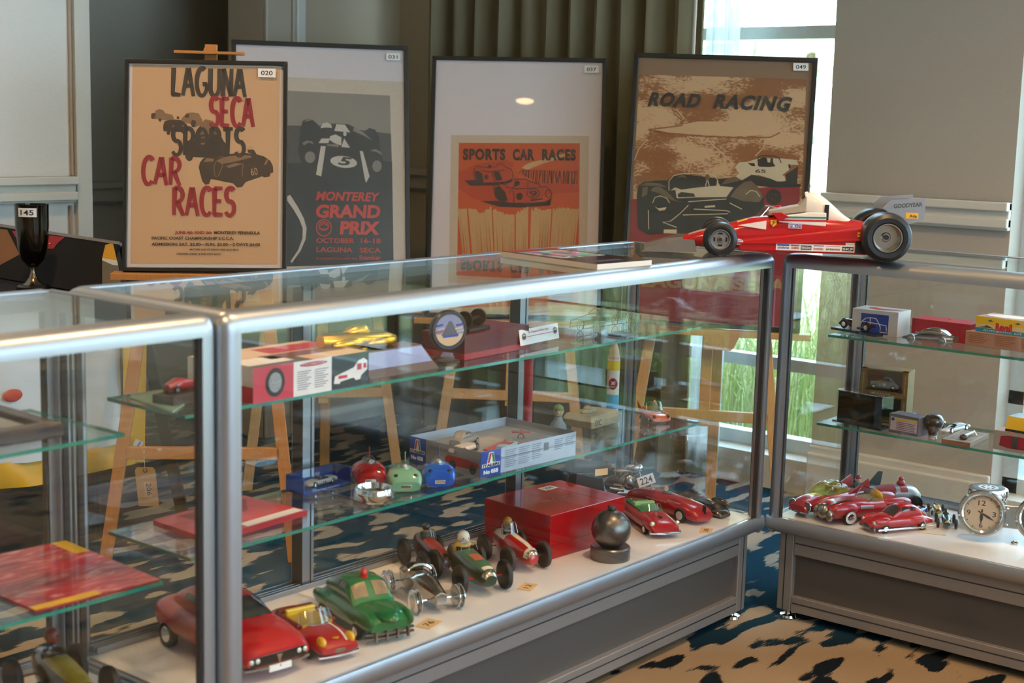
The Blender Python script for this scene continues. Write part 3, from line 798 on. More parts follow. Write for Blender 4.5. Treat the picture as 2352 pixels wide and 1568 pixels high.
a.polys('printed_white', PW, [[(325, 503), (367, 507), (328, 765), (283, 750)], [(657, 545), (685, 550), (742, 765), (712, 822), (700, 780)], [(440, 375), (457, 318), (530, 322), (577, 388)], [(320, 352), (340, 312), (375, 303), (412, 320), (420, 350), (370, 345)], [(405, 420), (450, 405), (500, 430), (500, 500), (440, 480), (395, 450)], [(305, 480), (330, 440), (400, 440), (390, 480)], ell2(531, 400, 15, 20), [(525, 440), (575, 520), (500, 512)], ell2(520, 641, 115, 50, 28, 0.12)], K2)
a.lines('printed_line', PW, [[(40, 935), (110, 1040), (160, 1130), (186, 1210), (180, 1300), (140, 1400), (70, 1500)]], 50, K2, 16)
a.text('printed_number', PB, [('5', 470, 660, 585, 675, 70)], K2, bold=0.03, shear=0.2)
RO = M('poster_red_ink', 'd0301c', 0.5)
a.text('red_lettering', RO, [('MONTEREY', 280, 967, 832, 978, 75, dict(shear=0.25, bold=0.03)), ('GRAND', 283, 1114, 836, 1118, 108, dict(shear=0.1, bold=0.04)), ('PRIX', 485, 1255, 834, 1258, 106, dict(shear=0.1, bold=0.05)), ('OCTOBER', 285, 1334, 613, 1336, 42), ('16-18', 668, 1336, 838, 1338, 42), ('LAGUNA', 287, 1411, 596, 1415, 42), ('SECA', 657, 1416, 838, 1418, 42),
    ('IN COOPERATION WITH THE', 285, 1476, 637, 1478, 15), ('Examiner', 655, 1478, 840, 1479, 38, dict(bold=0.03))], K2, bold=0.018)
a.lines('red_roundel', RO, [ell2(350, 1205, 64, 70) + [ell2(350, 1205, 64, 70)[0]], ell2(350, 1190, 40, 36) + [ell2(350, 1190, 40, 36)[0]], [(310, 1215), (390, 1215)], [(315, 1190), (350, 1165), (385, 1190)]], 9, K2)
sticker(a, '031', 887, 122, 918.5, 138)

# --- 037
C3 = (960, 100, 2.45); K3 = (1030, 310, 7.35)
p37, a = framed('framed_poster', 'black framed white mount with orange SPORTS CAR RACES poster, sticker 037', ((2.361, 1.723, 1.503), (2.726, 1.228, 1.508), (2.599, 1.125, 0.602), (2.234, 1.620, 0.597)), 0.014, 'e6d6d2')
a.poly('poster_sheet', M('cream_poster_sheet', 'd2b89c', 0.7), [(1036, 310), (1353, 312), (1346, 716), (1030, 720)])
OR = M('orange_ink', 'cf4f10', 0.55, 0, 0, 0.14, 5); ORD = M('brown_black_ink', '3a1d12', 0.55); ORC = M('straw_ink', 'd2a268', 0.6, 0, 0, 0.1, 60)
a.poly('printed_field', OR, [(1054, 328), (1332, 329), (1328, 700), (1049, 706)])
a.polys('printed_sand', M('red_orange_ink', 'c23d12', 0.55, 0, 0, 0.1, 8), [[(170, 620), (500, 480), (1000, 420), (1100, 480), (1050, 640), (1240, 760), (2200, 860), (2200, 960), (1700, 1000), (1300, 1180), (800, 1190), (400, 1060), (170, 900)]], K3)
a.polys('printed_track', ORC, [[(1240, 555), (1300, 500), (1400, 460), (1600, 410), (1850, 340), (2060, 290), (2060, 340), (1800, 420), (1600, 480), (1330, 590)]], K3)
rnd = random.Random(2)
a.lines('printed_fence', ORD, [[(x + rnd.uniform(-20, 25), 575 + 12 * rnd.random() + (x - 1210) * 0.03), (x + rnd.uniform(-35, 20), min(640 + (x - 1210) * 0.5, 770 + (x - 1210) * 0.06) + 20 * rnd.random())] for x in range(1220, 2200, 22)], 10, K3)
ST = []
for x in range(165, 2200, 26):
    if rnd.random() < 0.12: continue
    top = 1215 + 120 * abs(math.sin((x - 100) / 620 * PI)) * (1 if 500 < x < 1450 else 0.35) + rnd.uniform(-20, 25)
    lean_ = (x - 1150) * 0.10
    ST.append([(x, top), (min(max(x - lean_ - rnd.uniform(-14, 14), 165), 2170), 2120 + rnd.uniform(-10, 120))])
a.lines('printed_straw', ORC, ST, 30, K3, 20)
cl = lambda P: P + [P[0]]
a.polys('printed_shadow', ORD, [[(275, 765), (480, 755), (620, 810), (980, 785), (1080, 740), (1060, 800), (800, 850), (360, 855)], [(540, 1115), (800, 1110), (1050, 1150), (1300, 1160), (1720, 1130), (1690, 1190), (1200, 1222), (870, 1212)], [(440, 620), (500, 600), (570, 650), (590, 800), (470, 750)], [(780, 900), (850, 850), (960, 960), (1000, 1120), (850, 1110), (790, 1020)], [(1625, 1130), (1740, 1060), (1720, 1180), (1660, 1190)], ell2(640, 710, 38, 42), ell2(1200, 1035, 55, 62), [(1380, 1090), (1590, 1065), (1600, 1085), (1400, 1118)], [(660, 560), (670, 510), (700, 498), (730, 520), (720, 560)], [(1110, 850), (1110, 790), (1160, 765), (1205, 790), (1200, 840), (1060, 900)], [(750, 620), (860, 615), (910, 760), (810, 770)]], K3)
a.lines('printed_car', ORD, [cl([(425, 640), (435, 570), (490, 520), (560, 540), (660, 545), (800, 540), (830, 490), (900, 480), (950, 530), (1000, 555), (1060, 580), (1090, 650), (1080, 740), (960, 790), (600, 810), (560, 770), (450, 740)]),
    cl([(760, 900), (790, 830), (870, 810), (960, 840), (1030, 790), (1130, 745), (1300, 745), (1400, 790), (1510, 820), (1560, 880), (1650, 870), (1720, 930), (1750, 1030), (1720, 1120), (1640, 1130), (1400, 1145), (1160, 1150), (1060, 1150), (900, 1120), (800, 1060)]), [(960, 870), (1130, 910), (1540, 890)], [(1340, 800), (1340, 900)], [(1030, 980), (1060, 920), (1100, 960), (1110, 1100), (1080, 1160)], [(730, 630), (790, 780)], cl(ell2(1430, 985, 105, 80)), cl(ell2(1690, 990, 50, 60)), [(560, 600), (680, 620), (940, 590)]], 12, K3)
a.text('printed_number', ORD, [('9', 1365, 1040, 1500, 1038, 105)], K3, bold=0.02)
a.text('dark_lettering', ORD, [('SPORTS', 243, 410, 960, 412, 178), ('CAR', 1085, 415, 1450, 416, 178), ('RACES', 1580, 416, 2150, 420, 178)], K3, bold=0.05, space=1.14)
a.text('dark_lettering', ORD, [('PRESENTED BY THE SPORTS', 1263, 678, 1318, 677, 5), ('CAR RACING ASSOCIATION', 1263, 685.5, 1318, 684.5, 5), ('OF THE MONTEREY PENINSULA', 1263, 693, 1318, 692, 5)], bold=0.02)
sticker(a, '037', 1342, 151, 1375, 167, 0.01)

# --- 049
C4 = (1400, 100, 3.136); K4 = (1440, 330, 5.6)
p49, a = framed('framed_poster', 'black framed brown poster reading ROAD RACING over a black car, sticker 049', ((2.576, 1.006, 1.520), (2.864, 0.480, 1.513), (2.762, 0.435, 0.620), (2.474, 0.961, 0.627)), 0.015, '8a6a4e')
TER = bpy.data.materials.new('terrain_print'); TER.use_nodes = True
_t = TER.node_tree; _b = _t.nodes['Principled BSDF']; _b.inputs['Roughness'].default_value = 0.6
_tc = _t.nodes.new('ShaderNodeTexCoord'); _mp = _t.nodes.new('ShaderNodeMapping'); _mp.inputs['Scale'].default_value = (1, 2.2, 1); _mp.inputs['Rotation'].default_value = (0, 0, 0.15)
_n1 = _t.nodes.new('ShaderNodeTexNoise'); _n1.inputs['Scale'].default_value = 4.5; _n1.inputs['Detail'].default_value = 2
_n2 = _t.nodes.new('ShaderNodeTexNoise'); _n2.inputs['Scale'].default_value = 70; _n2.inputs['Detail'].default_value = 6; _n2.inputs['Roughness'].default_value = 0.75
_m = _t.nodes.new('ShaderNodeMath'); _m.operation = 'MULTIPLY_ADD'; _m.inputs[1].default_value = 1.5
_cr = _t.nodes.new('ShaderNodeValToRGB'); _cr.color_ramp.elements[0].position = 1.17; _cr.color_ramp.elements[0].color = lin('8f5420'); _cr.color_ramp.elements[1].position = 1.23; _cr.color_ramp.elements[1].color = lin('cfa678')
_ml = _t.nodes.new('ShaderNodeMath'); _ml.operation = 'MULTIPLY'; _ml.inputs[1].default_value = 0.5
for x_, y_ in ((_tc.outputs['Object'], _mp.inputs[0]), (_mp.outputs[0], _n1.inputs['Vector']), (_mp.outputs[0], _n2.inputs['Vector']), (_n1.outputs['Fac'], _m.inputs[0]), (_n2.outputs['Fac'], _m.inputs[2]), (_m.outputs[0], _ml.inputs[0]), (_ml.outputs[0], _cr.inputs[0]), (_cr.outputs[0], _b.inputs['Base Color'])):
    _t.links.new(x_, y_)
_cr.color_ramp.elements[0].position = 0.6; _cr.color_ramp.elements[1].position = 0.65
a.poly('printed_terrain', TER, [(1467.6, 170.8), (1852, 182), (1830, 752), (1441, 735)])
TB = M('brown_print', '8f5420', 0.6); TCM = M('cream_print', 'cfa678', 0.6)
a.polys('printed_field', TCM, [[(330, 620), (640, 560), (1000, 560), (1200, 590), (1230, 620), (1150, 660), (900, 668), (600, 655), (420, 640)]], C4)
a.lines('printed_road', TB, [[(470, 480), (460, 500), (530, 560), (525, 590), (280, 620), (420, 645), (700, 668), (950, 680), (1160, 675), (1230, 640)]], 9, C4)
a.lines('printed_road', TCM, [[(560, 670), (600, 730), (610, 790), (570, 930)], [(180, 840), (210, 760), (270, 690)], [(1120, 700), (1110, 750), (1050, 810)], [(1230, 680), (1300, 600), (1400, 560)], [(700, 690), (900, 870)], [(850, 470), (870, 540)], [(480, 470), (540, 540)], [(1210, 470), (1290, 560)]], 8, C4)
a.polys('printed_band', M('poster_crimson', '8c1a22', 0.6), [[(55, 715), (1000, 640), (2225, 515), (2190, 2350), (8, 2260)]], K4)
K = M('poster_black', '1d1816', 0.5, 0, 0, 0.2, 20); KG = M('poster_bronze', '6b563f', 0.55, 0, 0, 0.3, 25); KW = M('poster_white', 'cdb894', 0.6, 0, 0, 0.08, 20)
a.polys('printed_car', K, [[(1395, 400), (1480, 470), (1600, 400), (1860, 450), (2050, 480), (2040, 400), (2200, 290), (2190, 515), (2232, 515), (2232, 555), (1900, 562), (1700, 545), (1500, 500)]], K4)
a.polys('printed_car', KW, [[(1400, 290), (1440, 240), (1550, 232), (1700, 185), (2000, 190), (2180, 208), (2210, 270), (2120, 270), (2080, 340), (2000, 400), (2040, 440), (2030, 482), (1930, 485), (1850, 450), (1700, 405), (1600, 400), (1480, 470), (1400, 420), (1440, 380), (1410, 340)]], K4)
a.polys('printed_driver', K, [[(1680, 270), (1690, 200), (1760, 170), (1800, 190), (1810, 240), (1840, 240), (1850, 185), (1880, 190), (1880, 240), (1910, 290), (1830, 300), (1700, 295)], [(1550, 245), (1640, 250), (1650, 290), (1600, 285)], [(2075, 260), (2110, 270), (2105, 310), (2080, 320)]], K4)
a.lines('printed_bar', K, [[(1680, 230), (1690, 175), (1740, 152), (1900, 158), (1960, 190), (1985, 245)]], 12, K4)
a.text('printed_number', K, [('65', 1648, 370, 1785, 374, 42)], K4, bold=0.02)
a.polys('printed_car', K, [[(128, 640), (150, 540), (220, 490), (350, 475), (520, 470), (600, 400), (700, 388), (1130, 440), (1200, 450), (1400, 425), (1480, 480), (1600, 470), (1700, 570), (1762, 700), (1755, 900), (1650, 1040), (1400, 1100), (640, 1150), (270, 1165), (180, 1115), (140, 1080)]], K4)
a.polys('printed_bronze', KG, [[(300, 600), (350, 555), (430, 555), (520, 620), (620, 720), (720, 760), (560, 720), (420, 640)], [(1330, 680), (1420, 560), (1510, 490), (1600, 475), (1690, 560), (1750, 690), (1700, 750), (1500, 740)], [(1200, 530), (1300, 440), (1400, 428), (1470, 470), (1350, 500)], [(200, 560), (270, 550), (260, 650), (190, 690)], [(160, 540), (260, 495), (420, 510), (520, 560), (350, 540)]], K4)
a.polys('printed_cockpit', KW, [[(560, 600), (620, 560), (640, 700), (700, 700), (880, 690), (1280, 685), (1370, 560), (1200, 545), (1160, 470), (1150, 540), (930, 560), (700, 590)]], K4)
a.polys('printed_helmet', K, [[(615, 560), (618, 450), (680, 395), (750, 398), (800, 470), (800, 545), (720, 560), (650, 560)], [(660, 690), (650, 650), (700, 620), (860, 640), (880, 680)]], K4)
a.polys('printed_helmet', KG, [[(640, 440), (690, 402), (740, 405), (780, 450), (720, 430)], ell2(1035, 430, 30, 38)], K4)
a.lines('printed_outline', KW, [[(540, 600), (540, 480), (600, 410), (720, 385), (1020, 380), (1120, 410), (1170, 470), (1170, 580)], [(330, 760), (360, 690), (430, 670), (510, 700), (550, 760)], [(790, 790), (680, 900), (560, 995), (460, 1008), (640, 1075)], [(1320, 760), (1480, 842)], [(1530, 650), (1590, 600), (1660, 610), (1710, 680)], [(790, 745), (1280, 710)], [(860, 840), (1280, 860), (1330, 880)], [(720, 915), (1300, 900)], [(275, 850), (280, 1100)], [(1030, 470), (1010, 545)], [(1040, 470), (1060, 545)]], 11, K4)
a.polys('printed_highlight', KW, [[(350, 800), (400, 830), (510, 815), (490, 850), (420, 865)], [(475, 1103), (640, 1103), (638, 1157), (470, 1150)], [(1000, 800), (1130, 790), (1135, 815), (1000, 822)]], K4)
a.lines('printed_roundel', K, [cl(ell2(1888, 683, 88, 88)), cl(ell2(1888, 683, 60, 62)), [(1840, 683), (1936, 683)], [(1888, 635), (1888, 731)], [(1850, 650), (1926, 716)]], 24, K4, 24)
a.text('dark_lettering', K, [('ROAD', 273, 442, 655, 456, 92), ('RACING', 742, 460, 1312, 484, 96)], C4, bold=0.05, shear=0.3, space=1.16)
a.text('cream_lettering', TCM, [('LAGUNA SECA', 1474, 657, 1806, 668, 26)], bold=0.05)
sticker(a, '049', 1822, 144.5, 1857, 162, 0.02)

# --- easels: A-frame behind each picture
def easel(label, pl, mat, top_extra=0.04, hw0=0.265, cross_z=0.31, clamp=False, rear=0.42):
    ex = Vector((pl.ex.x, pl.ex.y, 0)).normalized()
    back = Vector((-pl.n.x, -pl.n.y, 0)).normalized()
    lean = math.tan(math.asin(max(min(-pl.ey.dot(-back), 0.4), 0.06))) if False else abs(pl.ey.dot(back)) / max(pl.ey.z, 0.1)
    lean = max(lean, 0.1)
    zb = pl.o.z
    foot = Vector((pl.o.x, pl.o.y, 0)) + back * (0.03 - lean * zb)
    t = thing('wooden_easel', label, 'easel', foot, 0, 'pine display easels')
    P = lambda x, z, d=0.0: ex * x + back * (lean * z + d) + Vector((0, 0, z))
    ztop = zb + pl.h * pl.ey.z + top_extra
    tx, td = ex * 0.036, back * 0.02
    hw = lambda z: hw0 - 0.125 * z
    for s in (-1, 1):
        a_, b_ = P(s * hw(0), 0), P(s * max(hw(ztop * 0.9), 0.03), ztop * 0.9)
        MB().loft([[p - tx / 2, p + tx / 2, p + tx / 2 + td, p - tx / 2 + td] for p in (a_, b_)]).build('leg', mat, t, 0, 0.002)
    a_, b_ = P(0, cross_z - 0.02, 0.004), P(0, ztop, 0.004)
    MB().loft([[p - tx / 2, p + tx / 2, p + tx / 2 + td, p - tx / 2 + td] for p in (a_, b_)]).build('mast', mat, t, 0, 0.002)
    def bar(name, z, h, d0, d1, ext=0.0):
        w_ = hw(z) + ext
        o = P(-w_, z, d0); MB().obox(o, ex * (2 * w_), back * (d1 - d0), P(0, h) - P(0, 0)).build(name, mat, t, 0, 0.002)
    bar('crossbar', cross_z, 0.034, 0.0, 0.02, -0.012)
    bar('crossbar', ztop * 0.86, 0.03, 0.02, 0.034, 0.01)
    # ledge under the picture
    lw = pl.w * 0.56
    o = P(-lw, zb - 0.024, -0.062); MB().obox(o, ex * (2 * lw), back * 0.064, Vector((0, 0, 0.02))).build('ledge', mat, t, 0, 0.002)
    if clamp:
        o = P(-0.10, ztop - 0.03, -0.05); MB().obox(o, ex * 0.2, back * 0.055, Vector((0, 0, 0.008))).build('top_clamp', mat, t, 0, 0.001)
        b = MB(); c_ = P(0.0, ztop - 0.022, -0.03)
        b.prism([c_ + ex * (0.018 * math.cos(PI * k / 8)) + Vector((0, 0, 0.018 * math.sin(PI * k / 8))) for k in range(9)], back * 0.012); b.build('top_clamp', mat, t, 0)
    # rear strut
    a_, b_ = P(0.03, ztop * 0.82, 0.03), P(0.03, 0, 0.03) + back * rear
    b_.z = 0
    MB().loft([[p - tx / 2, p + tx / 2, p + tx / 2 + td, p - tx / 2 + td] for p in (b_, a_)]).build('rear_leg', mat, t, 0, 0.002)
    return t, P
e20, P20 = easel('orange pine easel holding the tan LAGUNA SECA poster, manila tag on its crossbar', Plane(*[p20.matrix_world @ Vector(q) for q in ((-.235, .622, 0), (.235, .622, 0), (.235, 0, 0), (-.235, 0, 0))]), PINEO, 0.05, 0.27, 0.29, True)
def plane_of(t, w_, h_): return Plane(*[t.matrix_world @ Vector(q) for q in ((-w_ / 2, h_, 0), (w_ / 2, h_, 0), (w_ / 2, 0, 0), (-w_ / 2, 0, 0))])
easel('pale pine easel behind the black and red MONTEREY GRAND PRIX poster', plane_of(p31, .615, .92), PINE, -0.05, rear=0.30)
easel('pine easel under the white mounted orange SPORTS CAR RACES poster', plane_of(p37, .615, .92), PINE, -0.05, rear=0.18)
e49, P49 = easel('pine easel under the brown ROAD RACING poster, against the window', plane_of(p49, .6, .9), PINE, -0.05, rear=0.10)
# screwed apron below the ledge of the window easel
ex = Vector((p49.matrix_world[0][0], p49.matrix_world[1][0], 0)).normalized(); bk = Vector((-ex.y, ex.x, 0))
ap = MB(); o_ = P49(-0.01, 0.555, -0.062); ap.prism([o_ + ex * x + Vector((0, 0, z)) for x, z in ((0, 0), (0.09, 0), (0.1, 0.012), (0.115, 0.045), (0, 0.045))], bk * 0.016)
ap.build('apron', PINE, e49, 0, 0.001)
sw = MB()
for x in (0.012, 0.055): sw.cyl(o_ + ex * x + Vector((0, 0, 0.022)) - bk * 0.0015, o_ + ex * x + Vector((0, 0, 0.022)), 0.004)
sw.build('screw', CHROME, e49)

# manila tag on the crossbar of the first easel
pl = Plane(*[p20.matrix_world @ Vector(q) for q in ((-.235, .622, 0), (.235, .622, 0), (.235, 0, 0), (-.235, 0, 0))])
hang = ony(331, 1040, 0).copy()
d_ = ray(331, 1040); q0 = e20.location + P20(0, 0.3, -0.006); nn = Vector((pl.n.x, pl.n.y, 0)).normalized()
hang = CAM + d_ * ((q0 - CAM).dot(nn) / d_.dot(nn))
R_ = Matrix((( -nn.y, 0, nn.x), (nn.x, 0, nn.y), (0, 1, 0)))
tg = thing('manila_tag', 'manila tag numbered 206 hanging by string from the orange pine easel', 'tag', mat=Matrix.Translation(hang) @ Matrix(((-nn.y, 0, nn.x), (nn.x, 0, nn.y), (0, 1, 0))).to_4x4())
pt = 1 / pxm(hang)
shape = [(-16, -33), (-21, -40), (-14, -125), (33, -125), (25, -40), (19, -33)]
MB().prism([(x * pt, y * pt, 0.001) for x, y in shape], (0, 0, 0.0006)).build('card', M('manila_card', 'b98e5a', 0.7), tg, 0)
MB().prism([(x * pt, y * pt, 0.0016) for x, y in ((-2, -66), (14, -67), (17, -104), (2, -104))], (0, 0, 0.0002)).build('number_label', M('pale_tan_label', 'c9a478', 0.6), tg, 0)
b = MB(); put_text(b, '206', (4 * pt, -71 * pt, 0.0021), (0.08, -1, 0), (1, 0.08, 0), 29 * pt, 11 * pt, bold=0.01); b.build('number_print', INK, tg, 0)
b = MB(); b.lathe([(5.5 * pt, 0.0016), (5.5 * pt, 0.0022), (2.4 * pt, 0.0022), (2.4 * pt, 0.0016)], (2 * pt, -41 * pt, 0), n=16, cap=False); b.build('eyelet', M('brown_eyelet', '6b4a2e', 0.6), tg)
b = MB(); b.tube([(2 * pt, -41 * pt, 0.002), (1 * pt, -20 * pt, 0.003), (0, 0, 0.003), (4 * pt, 12 * pt, 0.003), (2 * pt, 18 * pt, 0.003), (-3 * pt, 10 * pt, 0.003), (0, 0, 0.003)], 0.0007, 5); b.build('string', M('white_string', 'd8cdbb', 0.8), tg)

# ------------------------------------------------------------------ corner table with trophy, scarf and board
BCL = M('black_table_cloth', '0e0d0e', 0.85, 0, 0, 0.2, 20)
tz = 0.74
ct = thing('cloth_table', 'table under a floor-length black cloth behind the wooden easel', 'table', (0.55, 2.15, 0))
b = MB()
rings = []
for z, k in ((0.005, 1.02), (0.2, 1.0), (0.5, 0.99), (tz - 0.01, 0.98), (tz, 0.97)):
    r_ = []; nseg = 60
    for i in range(nseg):
        u_ = i / nseg * 4; e_ = int(u_); f_ = u_ - e_
        hx, hy = 0.52 * k, 0.33 * k
        p = [(-hx + 2 * hx * f_, -hy), (hx, -hy + 2 * hy * f_), (hx - 2 * hx * f_, hy), (-hx, hy - 2 * hy * f_)][e_]
        wv = 0.012 * math.sin(i * 1.9) * (1 - z / tz)
        r_.append((p[0] + wv, p[1] + wv * 0.8, z))
    rings.append(r_)
b.loft(rings).build('tablecloth', BCL, ct, 60)
# silk scarf over the front edge
YEL = M('yellow_silk', 'e0a808', 0.35, 0, 0.1, 0.1, 12); SILK = M('white_silk', 'd9dee2', 0.4, 0, 0.1, 0.06, 9); GWAVE = M('grey_waved_silk', '6f6858', 0.5, 0, 0, 0.5, 3, stretch=(1, 4, 40))
sf = thing('silk_scarf', 'white silk scarf with a broad yellow border hanging over the black table', 'scarf', (0.6, 1.805, tz))
def cloth(x0, x1, z0, z1, dy=0.0, nx=24, nz=8):
    bb = MB(); rr = []
    for j in range(nz + 1):
        z = z0 + (z1 - z0) * j / nz
        rr.append([(x0 + (x1 - x0) * i / nx + 0.010 * (z1 - z) * math.sin(i), -0.012 - dy - 0.010 * math.sin(i * 0.9 + j * 0.25) * (1.2 + z0 - z + 0.2) - 0.01, z + 0.006 * math.sin(i * 0.6)) for i in range(nx + 1)])
    bb.loft(rr, 0, False, False); bb.loft([list(reversed([(p[0], p[1] + 0.0015, p[2]) for p in r])) for r in rr], 0, False, False)
    return bb
zb_ = ony(335, 1060, 1.785).z - tz; xr = ony(336, 1050, 1.785).x - 0.6
cloth(-0.5, xr - 0.085, zb_ + 0.07, 0.004).build('scarf_centre', SILK, sf, 60)
cloth(xr - 0.09, xr, zb_, 0.004, 0.002, 6).build('scarf_border', YEL, sf, 60)
cloth(-0.5, xr - 0.08, zb_, zb_ + 0.075, 0.002).build('scarf_border', YEL, sf, 60)
b = MB()
q_ = ony(303, 1028, 1.755) - sf.location
b.obox(q_, (0.028, 0, -0.016), (0, 0.001, 0), (0.014, 0, 0.026)); b.build('maker_label', M('label_white', 'd0cbd0', 0.6), sf, 0)
b = MB(); put_text(b, 'L', q_ + Vector((0.014, -0.001, 0.0)), (0.028, 0, -0.016), (0.014, 0, 0.026), 0.014, 0.02, bold=0.06, shear=0.3); b.build('maker_mark', M('label_blue', '2b3f94', 0.6), sf, 0)
b = MB(); q2 = ony(30, 908, 1.765) - sf.location; b.ell(q2, (0.03, 0.003, 0.018)); b.build('printed_car', M('scarf_red', 'c23a20', 0.5), sf)
# trophy cup
tp = onz(77, 668, tz)
tr = thing('trophy_cup', 'tall tarnished silver trophy cup with sticker 145 on a black plinth', 'trophy', tp)
k_ = 1 / pxm(tp)
SILV = M('tarnished_silver', '4d4a44', 0.16, 1.0, 0, 0.35, 14); SILB = M('bronzed_silver_foot', '8a7a66', 0.2, 1.0, 0, 0.2, 20)
b = MB(); b.lathe([(0.002, 55 * k_), (10 * k_, 56 * k_), (25 * k_, 72 * k_), (33 * k_, 100 * k_), (37 * k_, 150 * k_), (37.5 * k_, 196 * k_), (38.5 * k_, 199 * k_), (36.5 * k_, 199 * k_), (35 * k_, 150 * k_), (24 * k_, 80 * k_), (0.002, 62 * k_)], n=36, cap=False); b.build('cup', SILV, tr)
b = MB(); b.lathe([(0.001, 56 * k_), (6 * k_, 55 * k_), (5 * k_, 46 * k_), (9 * k_, 32 * k_), (18 * k_, 20 * k_), (29 * k_, 14 * k_), (30 * k_, 8 * k_), (0.001, 8 * k_)], n=36, cap=False); b.build('stem', SILB, tr)
b = MB(); b.lathe([(0.001, 8 * k_), (32 * k_, 8 * k_), (38 * k_, 3 * k_), (38 * k_, -8 * k_), (0.001, -8 * k_)], (0, 0, 8 * k_), n=36, cap=False); b.build('plinth', BLK, tr)
def wrap(b, R, z0, z1, a0, a1, n=8, mi=0):
    rr = [[(R * math.cos(math.radians(a0 + (a1 - a0) * i / n)), R * math.sin(math.radians(a0 + (a1 - a0) * i / n)), z) for i in range(n + 1)] for z in (z0, z1)]
    return b.loft(rr, mi, False, False)
va = math.degrees(math.atan2(CAM.y - tp.y, CAM.x - tp.x))
b = MB(); wrap(b, 38.3 * k_, 172 * k_, 192 * k_, va - 48, va + 16); b.build('lot_sticker', STK, tr)
b = MB(); vs, fs, wd = text_mesh('145', bold=0.012)
b.add([(39 * k_ * math.cos(math.radians(va - 38 + 44 * p[0] / wd)), 39 * k_ * math.sin(math.radians(va - 38 + 44 * p[0] / wd)), 176.5 * k_ + p[1] * 12 * k_) for p in vs], fs); b.build('lot_number', INK, tr, 0)
# dark board standing at the back of the table
bp = [CAM + ray(280, 562) * 4.42, CAM + ray(-40, 514) * 4.68]
tl, tr_ = bp[1], bp[0]
dn = Vector((-0.10, -0.03, -0.16)) if False else Vector((-0.09, 0, -0.145))
pb = Plane(tl, tr_, tr_ + dn, tl + dn)
bd = thing('painted_board', 'dark painted board with red and tan shapes leaning behind the trophy', 'board', mat=pb.mw)
MB().box(-pb.w / 2, pb.w / 2, 0.0, pb.h, -0.012, 0).build('panel', BCL, bd, 0)
MB().box(-pb.w / 2, pb.w / 2, pb.h - 0.002, pb.h + 0.008, -0.013, 0.002).build('metal_edge', M('grey_metal_edge', '8d8784', 0.4, 0.5), bd, 0)
KB = (0, 380, 4.9); a = Art(pb, bd, 0.0005)
a.polys('painted_tan', M('tan_paint', '8a5f38', 0.6, 0, 0, 0.15, 20), [[(-200, 690), (80, 722), (220, 1000), (0, 1120), (-200, 1150)]], KB)
a.polys('painted_red', M('red_leather', 'a31212', 0.5), [[(135, 735), (240, 745), (260, 850), (215, 880)], [(555, 785), (730, 805), (650, 870), (600, 935), (530, 935)]], KB)
b = MB(); q_ = pb.at(562, 880, 0.002, KB); b.ell(q_, (0.004, 0.004, 0.003)); b.build('snap', CHROME, bd)
a.polys('painted_yellow', YEL, [[(1185, 895), (1268, 865), (1318, 1070), (1150, 1045)]], KB)
a.polys('painted_pale', SILK, [[(1150, 1040), (1318, 1070), (1330, 1125), (1270, 1120), (1150, 1075)]], KB)
a.polys('painted_grey', GWAVE, [[(1150, 1065), (1270, 1118), (1330, 1125), (1360, 1330), (1150, 1340)]], KB)
b = MB(); s0 = CAM + ray(272, 562) * 4.45; s1 = onz(408, 1195, 0.0)
ux = Vector((RT.x, RT.y, 0)).normalized() * 0.036
b.loft([[p, p + ux, p + ux - Vector((FW.x, FW.y, 0)) * -0.02, p - Vector((FW.x, FW.y, 0)) * -0.02] for p in (s1, s0)])
st_ = b.build('support_leg', M('navy_black_leg', '10141a', 0.6), None, 0); st_.parent = bd; st_.matrix_parent_inverse = bd.matrix_world.inverted()

# ------------------------------------------------------------------ model cars
def ip(st, x):
    """stations (x, half width, z low, z high, squareness[, y centre]) -> values at x (smooth)"""
    n = len(st)
    if x <= st[0][0]: return st[0]
    if x >= st[-1][0]: return st[-1]
    i = max(k for k in range(n - 1) if st[k][0] <= x)
    a, b = st[i], st[i + 1]; t = (x - a[0]) / (b[0] - a[0]); h = b[0] - a[0]
    p, q = st[max(i - 1, 0)], st[min(i + 2, n - 1)]
    out = [x]
    for k in range(1, 5):
        m0 = (b[k] - p[k]) / (b[0] - p[0]) * h if b[0] > p[0] else 0
        m1 = (q[k] - a[k]) / (q[0] - a[0]) * h if q[0] > a[0] else 0
        d = b[k] - a[k]
        if d == 0: m0 = m1 = 0
        else:
            m0 = max(min(m0, 3 * abs(d)), -3 * abs(d)) if m0 * d > 0 else 0
            m1 = max(min(m1, 3 * abs(d)), -3 * abs(d)) if m1 * d > 0 else 0
        out.append((2 * t ** 3 - 3 * t * t + 1) * a[k] + (t ** 3 - 2 * t * t + t) * m0 + (-2 * t ** 3 + 3 * t * t) * b[k] + (t ** 3 - t * t) * m1)
    return out
def spt(st, x, deg):
    _, hw, zb, zt, p = ip(st, x)[:5]
    c, s = math.cos(math.radians(deg)), math.sin(math.radians(deg)); e = 2 / p
    return Vector((x, hw * math.copysign(abs(c) ** e, c), (zb + zt) / 2 + (zt - zb) / 2 * math.copysign(abs(s) ** e, s)))
def hull(mb, st, nu=22, nt=24, mi=0):
    x0, x1 = st[0][0], st[-1][0]
    X = [x0 + (x1 - x0) * 0.5 * (1 - math.cos(PI * i / nu)) for i in range(nu + 1)]
    return mb.loft([[spt(st, x, 360 * k / nt + 360 / nt / 2) for k in range(nt)] for x in X], mi)
